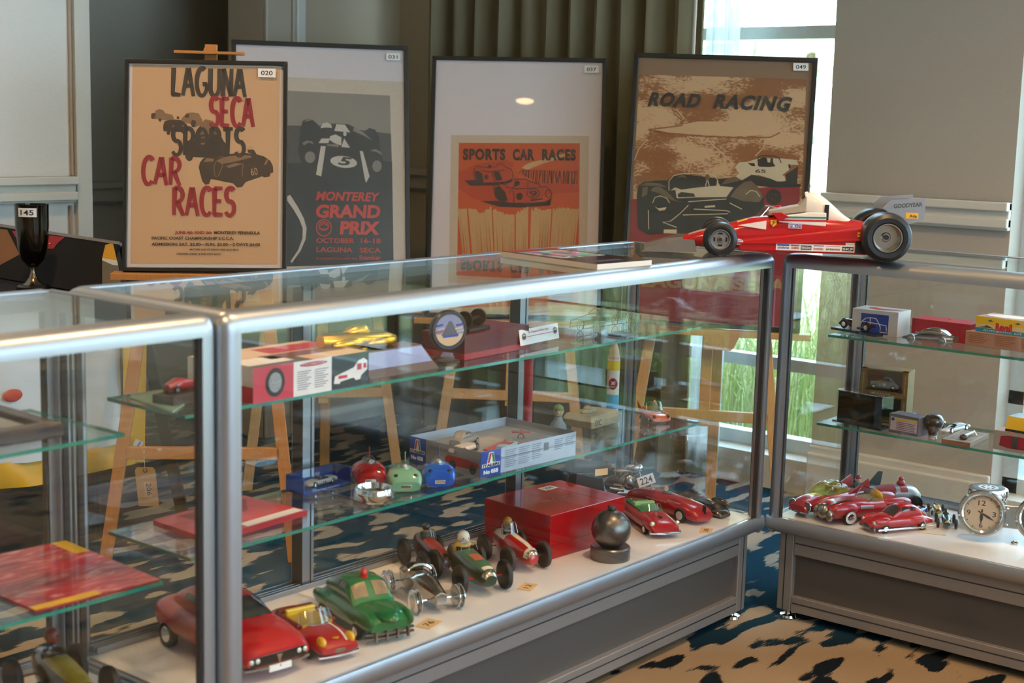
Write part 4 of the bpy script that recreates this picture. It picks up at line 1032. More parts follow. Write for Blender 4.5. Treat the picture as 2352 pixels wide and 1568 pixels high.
def patch(mb, st, x0, x1, t0, t1, off=0.0008, mi=0, n=6, both=False, tap=0.0):
    for sgn in ((0, 1) if both else (0,)):
        R = []
        for i in range(n + 1):
            x = x0 + (x1 - x0) * i / n; r = []
            for j in range(n + 1):
                w_ = tap * (1 - i / n)
                t = t0 + w_ * (t1 - t0) * 0.5 + (t1 - t0) * (1 - w_) * j / n
                if sgn: t = 180 - t
                p = spt(st, x, t); e = 0.5
                dx = spt(st, x + 0.0005, t) - spt(st, x - 0.0005, t); dt = spt(st, x, t + e) - spt(st, x, t - e)
                nn = dt.cross(dx)
                nn = nn.normalized() if nn.length > 1e-12 else Vector((0, 0, 1))
                if nn.dot(p - Vector((x, 0, (ip(st, x)[2] + ip(st, x)[3]) / 2))) < 0: nn = -nn
                r.append(p + nn * off)
            R.append(r if not sgn else list(reversed(r)))
        if (t1 - t0) * (x1 - x0) > 0: R = [list(reversed(r)) for r in R]
        mb.loft(R, mi, False, False)
    return mb
_WH = {}
def wheel(par, x, y, z, r, w_, tyre=None, hub=None, style='disc', white=False):
    """a tyre lying on the y axis, with its hub as a sub-part; outer face away from the centre line"""
    tyre = tyre or BLACK; hub = hub or CHROME
    s = 1 if y >= 0 else -1
    key = (round(r, 4), round(w_, 4), tyre.name, hub.name, style, white, s)
    if key not in _WH:
        b = MB(); ro = r
        b.lathe([(r * 0.55, -w_ / 2), (r * 0.86, -w_ / 2), (r * 0.97, -w_ * 0.36), (r, -w_ * 0.15), (r, w_ * 0.15), (r * 0.97, w_ * 0.36), (r * 0.86, w_ / 2), (r * 0.55, w_ / 2)], (0, 0, 0), (0, s, 0), 24)
        h = MB(); o = w_ / 2
        if style == 'knob': h.lathe([(0.0005, o * 1.3), (r * 0.2, o * 1.25), (r * 0.25, o * 1.0), (r * 0.5, o * 1.02), (r * 0.52, o * 0.9), (0.0005, o * 0.9)], (0, 0, 0), (0, s, 0), 20, cap=False)
        else: h.lathe([(0.0005, o * 1.12), (r * 0.3, o * 1.12), (r * 0.42, o * 1.03), (r * 0.56, o * 1.06), (r * 0.6, o * 0.98), (0.0005, o * 0.95)], (0, 0, 0), (0, s, 0), 20, cap=False)
        wm = None
        if white:
            wm = MB().lathe([(r * 0.58, o * 1.0), (r * 0.6, o * 1.05), (r * 0.84, o * 1.05), (r * 0.86, o * 0.98)], (0, 0, 0), (0, s, 0), 24, cap=False).mesh('whitewall', M('white_rubber', 'dcd6cb', 0.6))
        _WH[key] = (b.mesh('wheel', tyre), h.mesh('hub', hub), wm)
    a, b_, c_ = _WH[key]
    o = bpy.data.objects.new('wheel', a); COL.objects.link(o); o.parent = par; o.location = (x, y, z)
    h = bpy.data.objects.new('hub', b_); COL.objects.link(h); h.parent = o
    if c_:
        h = bpy.data.objects.new('whitewall', c_); COL.objects.link(h); h.parent = o
    return o
def wheels4(par, xf, xr, y, r, w_, **k):
    for x in (xf, xr):
        for s in (-1, 1): wheel(par, x, s * y, r, r, w_, **k)
def scale_st(st, L, W, H):
    return [(a * L, b * W / 2, c * H, d * H, e) for a, b, c, d, e in st]
def heading(front, rear, z):
    a, b = onz(*front, z), onz(*rear, z)
    return (a + b) / 2, math.atan2(a.y - b.y, a.x - b.x), (a - b).length
def car(name, label, front, rear, z, group, cat='toy car', ang=None, L=None):
    """Empty under the middle of the car, x towards its nose; place by two ground pixels, or a nose pixel with heading and length"""
    if ang is not None:
        f = onz(*front, z); a = math.radians(ang); c = f - Vector((math.cos(a), math.sin(a), 0)) * L / 2
        return thing(name, label, cat, c, a, group), L
    c, a, l = heading(front, rear, z)
    return thing(name, label, cat, c, a, group), l
def bumper(par, x, w_, z, h, mat=None, d=0.006, name='bumper', bow=0.3):
    b = MB(); n = 8; s = 1 if x > 0 else -1
    pts = [(x - s * bow * w_ * (2 * i / n - 1) ** 2 * 0.25, w_ / 2 * (2 * i / n - 1), z) for i in range(n + 1)]
    b.loft([[(p[0], p[1], p[2] - h / 2), (p[0] + s * d, p[1], p[2] - h / 2 * 0.5), (p[0] + s * d, p[1], p[2] + h / 2 * 0.5), (p[0], p[1], p[2] + h / 2)] for p in pts])
    return b.build(name, mat or CHROME, par, 30)
def lamp(par, x, y, z, r, mat=None, d=(1, 0, 0), rim=None, name='headlight'):
    b = MB(); b.lathe([(r, -r * 0.4), (r, 0.0), (r * 0.8, r * 0.35), (r * 0.4, r * 0.5), (0.0003, r * 0.55)], (x, y, z), d, 14, cap=False)
    o = b.build(name, mat or M('lamp_glass', 'd9d2c0', 0.1, 0.3, 0.5), par)
    if rim:
        c = MB(); c.lathe([(r * 1.0, -r * 0.5), (r * 1.18, -r * 0.2), (r * 1.18, r * 0.12), (r * 0.98, r * 0.12)], (x, y, z), d, 14, cap=False); r_ = c.build('lamp_rim', rim, o)
    return o
def head(par, x, y, z, r, mat, cap, name='driver', torso=None):
    b = MB()
    if torso: b.ell((x - r * 0.3, y, z - r * 1.6), (r * 1.1, r * 1.7, r * 1.3), 14, 8, 1)
    b.ell((x, y, z), (r, r * 0.9, r * 1.15), 14, 10, 0)
    b.ell((x + r * 0.95, y, z - r * 0.1), (r * 0.25, r * 0.2, r * 0.3), 8, 6, 0)
    for s in (-1, 1):
        b.ell((x + r * 0.75, s * r * 0.38 + y, z + r * 0.18), r * 0.17, 8, 6, 2)
        b.ell((x, y + s * r * 0.9, z), (r * 0.25, r * 0.14, r * 0.3), 8, 6, 0)
    b.ell((x - r * 0.08, y, z + r * 0.35), (r * 1.06, r * 0.98, r * 0.9), 14, 8, 3)
    return b.build(name, [mat, torso or mat, BLK, cap], par)
def screen(par, st, x0, x1, hw, z0, z1, lean, mat, frame, name='windscreen'):
    """curved open-car windscreen: glass with a metal rim"""
    n = 10; lo = []; hi = []
    for i in range(n + 1):
        t = -1 + 2 * i / n
        x = x0 + (x1 - x0) * t * t
        lo.append(Vector((x, hw * t, z0))); hi.append(Vector((x - lean, hw * 0.92 * t, z1 - (z1 - z0) * 0.25 * t ** 4)))
    b = MB(); b.loft([lo, hi], 0, False, False); b.loft([[p + Vector((-0.0006, 0, 0)) for p in hi], [p + Vector((-0.0006, 0, 0)) for p in lo]], 0, False, False)
    o = b.build(name, mat, par)
    c = MB(); c.tube(lo + list(reversed(hi)) + [lo[0]], max(hw * 0.02, 0.0007), 6); c.build('windscreen_rim', frame, o)
    return o
def tag_card(label, px_, z, size, rot, cat='tag', mat=None, text=None):
    p = onz(*px_, z); b = MB(); w_, h_ = size
    b.box(-w_ / 2, w_ / 2, -h_ / 2, h_ / 2, 0, 0.0006)
    o = thing('price_tag', label, cat, p, math.radians(rot), 'paper tags beside the toys')
    b.build('card', mat or M('tan_tag_card', 'd9b07c', 0.8), o, 0)
    if text:
        t = MB(); put_text(t, text, (-w_ * 0.28, -h_ * 0.2, 0.0009), (1, 0, 0), (0, 1, 0), w_ * 0.55, h_ * 0.42, bold=0.01); t.build('number_print', INK, o, 0)
    return o
CLEAR = glassmat('clear_plastic', (0.93, 0.95, 0.95), 0.06)
TINTED = glassmat('tinted_plastic', (0.55, 0.56, 0.5), 0.06)
YTINT = glassmat('yellow_plastic', (0.85, 0.86, 0.45), 0.06)
FLESH = M('painted_flesh', 'd9b295', 0.5)
zd = ZD + 0.0005
GA = 'toy cars on the white deck'

# 1 big red coupe behind the corner post
t, L = car('toy_coupe', 'large red tin toy coupe with black grille beside the red convertible', (640, 1556), None, zd, GA, ang=-97, L=0.33)
FR = M('worn_red_tin', 'b5121a', 0.28, 0, 0.6, 0.22, 14)
st = scale_st([(-0.5, 0.78, 0.30, 0.66, 3), (-0.4, 0.96, 0.2, 0.74, 3.4), (-0.1, 1, 0.18, 0.72, 3.4), (0.25, 0.99, 0.18, 0.68, 3.4), (0.44, 0.93, 0.2, 0.56, 3), (0.5, 0.86, 0.24, 0.46, 3)], L, 0.158, 0.118)
b = hull(MB(), st); b.build('body', FR, t)
cb = scale_st([(-0.42, 0.55, 0.6, 0.68, 3), (-0.28, 0.68, 0.6, 0.96, 3), (-0.1, 0.7, 0.6, 1.0, 3), (0.05, 0.72, 0.6, 0.95, 3), (0.2, 0.8, 0.6, 0.67, 3)], L, 0.158, 0.118)
hull(MB(), cb).build('cabin', FR, t)
patch(MB(), cb, 0.05 * L, 0.185 * L, 28, 152).build('windscreen', DGLASS, t); patch(MB(), cb, -0.2 * L, 0.03 * L, 6, 38, both=True).build('side_window', DGLASS, t)
bumper(t, 0.165 * L, 0.125, 0.0805, 0.003, CHROME, 0.003, 'windscreen_trim')
MB().box(0.485 * L, 0.502 * L, -0.062, 0.062, 0.03, 0.05).build('grille', BLK, t, 0, 0.002)
for s in (-1, 1):
    for k in (0.045, 0.058): lamp(t, 0.498 * L, s * k, 0.042, 0.0055)
bumper(t, 0.505 * L, 0.14, 0.026, 0.008, M('worn_chrome', '9a948c', 0.25, 1.0), 0.005)
MB().box(0.513 * L, 0.52 * L, -0.024, 0.024, 0.018, 0.03).build('number_plate', STK, t, 0)
MB().prism([(0.505 * L, 0.006, 0.047), (0.505 * L, -0.006, 0.047), (0.505 * L, 0, 0.03)], (0.002, 0, 0)).build('badge', CHROME, t, 0)
wheels4(t, 0.31 * L, -0.3 * L, 0.07, 0.026, 0.016)

# 2 red tin convertible with yellow lamps
t, L = car('toy_convertible', 'red tin toy convertible with yellow headlights and yellow seat beside the green taxi', (782, 1518), None, zd, GA, ang=-103, L=0.215)
st = scale_st([(-0.5, 0.8, 0.25, 0.68, 3), (-0.36, 0.96, 0.16, 0.76, 3), (0.0, 0.98, 0.15, 0.72, 3.2), (0.3, 0.98, 0.16, 0.7, 2.8), (0.44, 0.94, 0.18, 0.58, 2.6), (0.5, 0.85, 0.25, 0.45, 2.6)], L, 0.092, 0.066)
hull(MB(), st).build('body', RED, t)
YE = M('yellow_tin', 'd9b60a', 0.4, 0, 0.3, 0.15, 40)
b = MB(); b.box(-0.3 * L, 0.1 * L, -0.033, 0.033, 0.030, 0.0505); b.build('cockpit', M('yellow_interior', 'a8861c', 0.5), t, 0)
b = MB(); b.box(-0.24 * L, -0.19 * L, -0.032, 0.032, 0.035, 0.062); b.build('seat_back', YE, t, 0, 0.003)
b = MB()
b.box(-0.34 * L, -0.27 * L, -0.040, 0.040, 0.044, 0.058)
for s in (-1, 1): b.box(-0.34 * L, 0.08 * L, s * 0.034, s * 0.043, 0.042, 0.0525)
b.build('cockpit_rim', M('dark_red_tin', '6d0d12', 0.4), t, 0, 0.003)
screen(t, st, 0.13 * L, 0.07 * L, 0.036, 0.048, 0.075, 0.012, CLEAR, CHROME)
YL = M('yellow_lamp', 'e0a90c', 0.25, 0, 0.6)
for s in (-1, 1):
    b = MB(); b.ell((0.415 * L, s * 0.031, 0.037), (0.014, 0.0085, 0.011)); b.build('headlight', YL, t)
b = MB(); patch(b, st, 0.1 * L, 0.46 * L, 66, 73, 0.0006); b.build('checked_stripe', M('pale_stripe', 'd8cfc2', 0.5), t)
b = MB(); c = spt(st, 0.42 * L, 90); b.prism([c + Vector((x, y, 0.001)) for x, y in ((0.006, 0), (0.002, 0.006), (-0.004, 0.006), (-0.004, -0.006), (0.002, -0.006))], (0, 0, 0.0008)); b.build('shield_badge', YL, t, 0)
bumper(t, 0.485 * L, 0.055, 0.022, 0.012, M('grille_tin', '8d8578', 0.35, 0.9), 0.004, 'grille')
bumper(t, 0.495 * L, 0.088, 0.013, 0.006, CHROME, 0.005)
wheels4(t, 0.3 * L, -0.3 * L, 0.042, 0.015, 0.009)

# 3 green taxi
t, L = car('toy_taxi', 'green tin toy taxi sedan with a red roof lamp', (898, 1474), None, zd, GA, ang=-106, L=0.235)
GR = M('green_tin', '0f6b36', 0.26, 0, 0.7, 0.2, 12)
st = scale_st([(-0.5, 0.66, 0.2, 0.5, 2.6), (-0.38, 0.9, 0.14, 0.62, 2.8), (-0.05, 1, 0.12, 0.64, 3), (0.25, 0.99, 0.12, 0.62, 2.8), (0.42, 0.92, 0.14, 0.54, 2.6), (0.5, 0.82, 0.2, 0.42, 2.8)], L, 0.112, 0.102)
b = hull(MB(), st)
for s in (-1, 1):
    b.ell((0.31 * L, s * 0.044, 0.040), (0.055, 0.011, 0.019)); b.ell((-0.3 * L, s * 0.046, 0.04), (0.055, 0.009, 0.02))
b.ell((0.27 * L, 0, 0.05), (0.075, 0.030, 0.0155)); b.build('body', GR, t)
cb = scale_st([(-0.48, 0.4, 0.5, 0.56, 2.6), (-0.34, 0.72, 0.52, 0.82, 2.6), (-0.12, 0.82, 0.52, 1.0, 2.8), (0.06, 0.82, 0.52, 0.98, 2.8), (0.2, 0.84, 0.52, 0.62, 3)], L, 0.112, 0.102)
hull(MB(), cb).build('cabin', GR, t)
WI = M('printed_window', '8a6f4a', 0.3, 0, 0.4, 0.6, 60)
b = MB(); patch(b, cb, 0.085 * L, 0.17 * L, 40, 86); patch(b, cb, 0.085 * L, 0.17 * L, 94, 140); b.build('windscreen', WI, t)
b = MB(); patch(b, cb, -0.05 * L, 0.05 * L, 12, 40, both=True); patch(b, cb, -0.2 * L, -0.07 * L, 12, 40, both=True); b.build('side_window', DGLASS, t)
b = MB(); b.cyl((0.02 * L, 0, 0.1), (0.02 * L, 0, 0.104), 0.009); b.ell((0.02 * L, 0, 0.109), (0.008, 0.008, 0.010)); b.build('roof_lamp', M('red_lamp_plastic', 'c02014', 0.3, 0, 0.5), t)
GT = M('tin_trim', '8b7f72', 0.3, 0.9)
bumper(t, 0.475 * L, 0.075, 0.036, 0.012, GT, 0.004, 'grille')
b = bumper(t, 0.5 * L, 0.108, 0.022, 0.005, GT, 0.006); bumper(t, 0.5 * L, 0.108, 0.013, 0.005, GT, 0.006)
b = MB()
for y in (-0.036, -0.012, 0.012, 0.036): b.box(0.5 * L, 0.5 * L + 0.008, y - 0.002, y + 0.002, 0.008, 0.027)
b.build('bumper_guards', GT, t, 0)
wheels4(t, 0.3 * L, -0.3 * L, 0.05, 0.017, 0.01)

# open-wheel racers ------------------------------------------------------
def racer(name, label, front, rear, z, W, H, bodym, nosem, hubm=None, ang=None, L=None, wr=0.3, grp=GA, axle=None, cig=None, drv=None, top=None, tyre=None, ww=0.42, style='disc'):
    t, L = car(name, label, front, rear, z, grp, ang=ang, L=L)
    bw = W * 0.46
    st = scale_st(cig or [(-0.5, 0.12, 0.45, 0.6, 2.2), (-0.4, 0.55, 0.25, 0.78, 2.3), (-0.15, 0.98, 0.14, 0.86, 2.5), (0.1, 1.0, 0.14, 0.8, 2.5), (0.35, 0.82, 0.18, 0.72, 2.4), (0.47, 0.6, 0.24, 0.62, 2.3), (0.5, 0.45, 0.3, 0.54, 2.3)], L, bw, H)
    hull(MB(), st).build('body', bodym, t)
    if top: patch(MB(), st, -0.1 * L, 0.42 * L, 45, 135, 0.0007, tap=0).build('bonnet_panel', top, t)
    g = MB(); patch(g, st, 0.44 * L, 0.498 * L, 15, 165, 0.001); g.build('nose_grille', nosem, t)
    b = MB()
    r = H * wr
    for x in (0.3 * L, -0.3 * L): b.cyl((x, -W / 2 * 0.92, r), (x, W / 2 * 0.92, r), max(H * 0.022, 0.001), n=8)
    b.build('axle', axle or GT, t)
    wheels4(t, 0.3 * L, -0.3 * L, W / 2 * 0.9, r, r * ww, hub=hubm or GT, tyre=tyre, style=style)
    # cockpit rim
    b = MB(); c = spt(st, -0.14 * L, 90)
    b.lathe([(bw * 0.36, -H * 0.12), (bw * 0.36, H * 0.015), (bw * 0.30, H * 0.03), (bw * 0.27, -H * 0.05)], (c.x, 0, c.z), (0, 0, 1), 18, cap=False); b.build('cockpit', BLK, t)
    if drv:
        head(t, c.x - 0.01 * L, 0, c.z + H * 0.2, H * drv[2] if len(drv) > 2 else H * 0.15, drv[0], drv[1], torso=drv[3] if len(drv) > 3 else None)
    return t, L, st
CHB = M('brushed_chrome', 'b8b2a8', 0.16, 1.0, 0, 0.1, 30)
# chrome kit racer
t, L = car('chrome_racer', 'polished chrome model roadster with thin disc wheels beside the green taxi', (1016, 1412), None, zd, GA, ang=-113, L=0.205)
b = MB()
rg = []
for x, hw, zb, zt, zs in ((-0.5, 0.006, 0.03, 0.045, 0.04), (-0.38, 0.02, 0.022, 0.058, 0.05), (-0.12, 0.028, 0.018, 0.064, 0.052), (0.1, 0.026, 0.018, 0.058, 0.048), (0.38, 0.016, 0.02, 0.05, 0.042), (0.47, 0.014, 0.02, 0.046, 0.04), (0.475, 0.012, 0.022, 0.044, 0.039)):
    rg.append([(x * L, hw, zs), (x * L, hw * 0.55, zt - 0.003), (x * L, 0, zt), (x * L, -hw * 0.55, zt - 0.003), (x * L, -hw, zs), (x * L, -hw * 0.85, zb), (x * L, hw * 0.85, zb)])
b.loft([list(reversed(r)) for r in rg]).build('body', CHB, t, 25)
b = MB(); b.tube([(-0.08 * L, y * 0.027, 0.062 + 0.012 * (1 - abs(y) ** 2.5)) for y in [-1 + 0.2 * k for k in range(11)]], 0.003, 8); b.build('cowl_hoop', CHROME, t)
b = MB(); b.ell((-0.2 * L, 0, 0.064), (0.022, 0.019, 0.006)); b.build('cockpit', M('dark_pewter', '3c3630', 0.4, 0.8), t)
b = MB()
for x in (0.36 * L, -0.34 * L): b.cyl((x, -0.052, 0.026), (x, 0.052, 0.026), 0.0022, n=8)
b.build('axle', CHROME, t)
for x in (0.36 * L, -0.34 * L):
    for s in (-1, 1):
        for k in ((0.043, 0.054) if True else ()):
            wheel(t, x, s * k, 0.026, 0.0255, 0.003, tyre=CHROME, hub=CHB)
# dark red and blue tin racer behind
NAV = M('plum_tin', '3a1a2c', 0.3, 0, 0.5, 0.2, 20)
t, L, st = racer('tin_racer', 'dark plum and red tin racer with black wheels behind the green number racer', (1026, 1332), None, zd, 0.092, 0.085, NAV, M('dark_grille', '2c2a30', 0.3, 0.7), ang=-113, L=0.178, wr=0.36, top=M('faded_red_print', '9a2a22', 0.35, 0, 0.5, 0.35, 60), hubm=BLK)
screen(t, st, -0.02 * L, -0.06 * L, 0.02, 0.066, 0.088, 0.01, TINTED, M('brass_rim', '7a6242', 0.3, 0.8))
b = MB(); b.ell((-0.15 * L, 0, 0.092), 0.009); b.build('driver_head', M('dark_red_ball', '2a1216', 0.25, 0, 0.5), t)
# green racer with driver
GRC = M('dark_green_tin', '1c3a24', 0.28, 0, 0.6, 0.3, 30)
t, L, st = racer('tin_racer', 'green lithographed tin racer with a helmeted driver and knobbly black tyres', (1128, 1372), None, zd, 0.12, 0.088, GRC, M('chrome_grille', 'c9c4b8', 0.2, 1.0, 0, 0.4, 300), ang=-113, L=0.215, wr=0.37, axle=M('red_axle', 'b0201c', 0.4), drv=(M('pale_driver', 'd9cdb4', 0.4), M('white_helmet', 'd8d0c0', 0.35), 0.16, M('yellow_red_suit', 'c9962c', 0.5, 0, 0, 0.6, 80)), top=M('mint_print', '3f6b4e', 0.35, 0, 0.5, 0.5, 40), hubm=BLACK)
b = MB(); patch(b, st, 0.08 * L, 0.24 * L, 70, 110, 0.0012); b.build('number_panel', M('salmon_print', 'c0674a', 0.4, 0, 0.3, 0.3, 90), t)
b = MB(); patch(b, st, 0.38 * L, 0.43 * L, 60, 120, 0.0012); b.build('nose_band', M('cream_tin', 'd9d0b4', 0.4), t)
b = MB()
for y in (-0.02, 0.0, 0.02): b.cyl((-0.01 * L, y, 0.074), (-0.05 * L, y * 0.8, 0.092), 0.0008, n=6)
b.tube([(-0.05 * L, -0.02, 0.09), (-0.045 * L, 0, 0.094), (-0.05 * L, 0.02, 0.09)], 0.0009, 6); b.build('windscreen_frame', GT, t)
# red and white racer
t, L, st = racer('tin_racer', 'red and white tin racer with plastic canopy in front of the red presentation box', (1226, 1318), None, zd, 0.105, 0.082, M('red_tin_racer', 'b01c18', 0.28, 0, 0.6, 0.15, 20), M('silver_nose', 'bdb6ac', 0.2, 0.9), ang=-110, L=0.18, wr=0.37, hubm=BLACK, tyre=M('grey_rubber', '2b2827', 0.6))
CRM = M('cream_litho', 'd8c9ae', 0.35, 0, 0.5, 0.25, 40)
patch(MB(), st, -0.46 * L, -0.05 * L, 30, 150, 0.0008).build('rear_deck', CRM, t)
patch(MB(), st, -0.05 * L, 0.43 * L, 78, 102, 0.0008).build('centre_stripe', CRM, t)
patch(MB(), st, 0.40 * L, 0.47 * L, 0, 180, 0.0009).build('nose_band', CRM, t)
screen(t, st, -0.02 * L, -0.1 * L, 0.02, 0.066, 0.094, 0.008, CLEAR, M('clear_rim', 'b9b2a6', 0.2, 0.5))
head(t, -0.17 * L, 0, 0.089, 0.011, M('brown_driver', '9a6a2c', 0.4), M('gold_cap', 'a87824', 0.35))

# red presentation box -------------------------------------------------------
def pbox(name, label, cat, fl, fr, depth, h, z, mat, group=None, rot=None, bevel=0.001, taper=0.0):
    """box by its front-bottom-left and front-bottom-right pixels; local x along the front, y away, origin front-left-bottom"""
    a, b = onz(*fl, z), onz(*fr, z)
    t = thing(name, label, cat, a, math.atan2(b.y - a.y, b.x - a.x), group)
    w_ = (b - a).length
    MB().box(0, w_, 0, depth, 0, h).build('carton', mat, t, 0, bevel)
    return t, w_
def face_text(par, s, x, z, w_, h, mat, y=-0.0004, name='lettering', **k):
    b = MB(); put_text(b, s, (x, y, z), (1, 0, 0), (0, 0, 1), w_, h, **k); return b.build(name, mat, par, 0)
def face_rect(par, x0, x1, z0, z1, mat, y=-0.0003, name='print_panel'):
    return MB().box(x0, x1, y, y + 0.0002, z0, z1).build(name, mat, par, 0)
def top_rect(par, x0, x1, y0, y1, z, mat, name='top_print'):
    return MB().box(x0, x1, y0, y1, z, z + 0.0003).build(name, mat, par, 0)
BR = M('glossy_red_box', 'a3060e', 0.22, 0, 0.5, 0.03)
t, w_ = 0, 0
a_, b_ = onz(1262, 1287, zd), onz(1432, 1236, zd)
t = thing('presentation_box', 'large glossy red presentation box lettered 718 on its lid, sticker 208', 'box', a_, math.atan2(b_.y - a_.y, b_.x - a_.x)); w_ = (b_ - a_).length
MB().box(0.002, w_ - 0.002, 0.002, 0.213, 0, 0.036).build('base', BR, t, 0, 0.001)
MB().box(0, w_, 0, 0.215, 0.037, 0.107).build('lid', BR, t, 0, 0.001)
b = MB(); put_text(b, '718', (0.075, 0.09, 0.1074), (1, 0, 0), (0, 1, 0), 0.03, 0.013); put_text(b, 'Boxster', (0.11, 0.09, 0.1074), (1, 0, 0), (0, 1, 0), 0.075, 0.014, shear=0.35); b.build('lid_lettering', M('silver_foil', 'b8a49a', 0.3, 0.7), t, 0)
b = MB(); b.box(0.165, 0.212, 0.165, 0.192, 0.107, 0.1074); b.build('lot_sticker', STK, t, 0)
b = MB(); put_text(b, '208', (0.173, 0.171, 0.1076), (1, 0, 0), (0, 1, 0), 0.03, 0.014, bold=0.012); b.build('lot_number', INK, t, 0)

# pewter globe
p = onz(1401, 1281, zd); pew = M('pewter', '77716b', 0.33, 0.9, 0, 0.15, 60, 0.25, 60)
t = thing('pewter_globe', 'pewter ball trophy engraved with tyre tracks on a round pewter base', 'trophy', p)
MB().lathe([(0.001, 0), (0.046, 0), (0.047, 0.004), (0.047, 0.028), (0.044, 0.031), (0.03, 0.029), (0.001, 0.029)], n=36, cap=False).build('base', pew, t)
MB().ell((0, 0, 0.071), 0.0465, 36, 20).build('ball', pew, t)
b = MB()
for k in range(5):
    for d in (-0.05, 0.0, 0.05):
        ax = Vector((math.sin(k * 2.1) * 0.8, math.cos(k * 1.3), 0.5 * math.sin(k * 3.7))).normalized(); u_ = ax.orthogonal().normalized(); v_ = ax.cross(u_)
        b.tube([Vector((0, 0, 0.071)) + (u_ * math.cos(i * 0.16 + k) * math.cos(d + 0.3 * (k % 2)) + v_ * math.sin(i * 0.16 + k) * math.cos(d + 0.3 * (k % 2)) + ax * math.sin(d + 0.3 * (k % 2))) * 0.0466 for i in range(12)], 0.0006, 4)
b.build('engraving', M('bright_pewter', 'b5b0a8', 0.3, 0.9), t)
b = MB(); b.ell((0, 0, 0.119), (0.010, 0.010, 0.008), 10, 6); b.cyl((0, 0, 0.112), (0, 0, 0.122), 0.008); b.ell((-0.004, 0.003, 0.124), 0.005, 8, 6); b.build('cap', M('dark_cap', '1d1b1b', 0.5), t)

# small red convertible with green interior
t, L = car('toy_convertible', 'small red tin convertible with green interior and chrome grille beside the pewter globe', (1530, 1237), (1442, 1174), zd, GA)
st = scale_st([(-0.5, 0.75, 0.2, 0.6, 2.8), (-0.35, 0.96, 0.14, 0.72, 3), (0, 1, 0.13, 0.74, 3), (0.3, 0.97, 0.14, 0.7, 2.7), (0.45, 0.9, 0.16, 0.58, 2.6), (0.5, 0.8, 0.25, 0.45, 2.6)], L, 0.085, 0.062)
hull(MB(), st).build('body', RED, t)
MB().box(-0.28 * L, 0.12 * L, -0.03, 0.03, 0.03, 0.0472).build('cockpit', M('green_interior', '2e7a3a', 0.4), t, 0)
MB().box(-0.12 * L, -0.06 * L, -0.028, 0.028, 0.04, 0.056).build('seat', M('pale_green_seat', '9ab87a', 0.5, 0, 0, 0.4, 200), t, 0, 0.002)
screen(t, st, 0.14 * L, 0.1 * L, 0.03, 0.045, 0.062, 0.008, CLEAR, M('green_rim', '2f6b3c', 0.3))
bumper(t, 0.49 * L, 0.082, 0.014, 0.009, CHROME, 0.006); bumper(t, 0.478 * L, 0.05, 0.026, 0.010, CHROME, 0.004, 'grille')
for s in (-1, 1): lamp(t, 0.455 * L, s * 0.033, 0.036, 0.006, rim=CHROME)
b = MB(); b.box(0.3 * L, 0.36 * L, -0.004, 0.004, 0.0415, 0.0445); b.build('bonnet_badge', BLK, t, 0)
wheels4(t, 0.31 * L, -0.3 * L, 0.037, 0.013, 0.008)
# red land speed car with printed sides
t, L = car('record_car', 'long red record car toy with driver and disc wheels, SUNBEAM on its nose', (1618, 1204), (1452, 1156), zd, GA)
RD2 = M('crimson_enamel', 'a50f1c', 0.25, 0, 0.7, 0.08, 20)
st = scale_st([(-0.5, 0.5, 0.28, 0.62, 2.6), (-0.36, 0.78, 0.16, 0.86, 2.8), (-0.12, 0.8, 0.12, 0.92, 3), (0.05, 0.84, 0.1, 0.88, 3), (0.3, 0.98, 0.08, 0.8, 2.8), (0.44, 0.92, 0.08, 0.68, 2.6), (0.5, 0.78, 0.12, 0.5, 2.6)], L, 0.08, 0.062)
hull(MB(), st).build('body', RD2, t)
b = MB(); b.box(0.475 * L, 0.503 * L, -0.004, 0.004, 0.026, 0.05); b.build('nose_slot', BLK, t, 0, 0.001)
c = spt(st, -0.02 * L, 90); b = MB(); b.ell(c, (0.016, 0.014, 0.004)); b.build('cockpit', BLK, t)
head(t, c.x - 0.004, 0, c.z + 0.010, 0.007, FLESH, M('tan_cap', 'a88a5c', 0.6))
wheels4(t, 0.3 * L, -0.22 * L, 0.036, 0.019, 0.012, hub=M('white_disc', 'c8c2ba', 0.35))
for sgn in (-1,):
    b = MB()
    put_text(b, 'THE FASTEST CAR IN THE WORLD', (0.10 * L, sgn * 0.0352, 0.040), (-1 * sgn * -1, 0, 0), (0, 0, 1), 0.07, 0.004); put_text(b, '1000 H.P. SUNBEAM', (0.11 * L, sgn * 0.0352, 0.046), (1, 0, 0), (0, 0, 1), 0.045, 0.004)
    b.build('side_lettering', STK, t, 0)
b = MB(); put_text(b, 'SUNBEAM', (0.497 * L, -0.026, 0.014), (0, 1, 0), (0, 0, 1), 0.052, 0.007, bold=0.02); b.build('nose_lettering', M('pale_pink_paint', 'd9b8b0', 0.5), t, 0)
b = MB()
for k in range(9):
    for s in (55, 125): b.ell(spt(st, (-0.36 + 0.03 * k) * L, s), 0.0018, 8, 6)
b.build('vent_holes', BLK, t)
b = MB()
for k in range(10): patch(b, st, (0.1 + 0.012 * k) * L, (0.105 + 0.012 * k) * L, 112, 128, 0.001, n=2)
b.build('louvres', M('dull_red', '6d1018', 0.4), t)
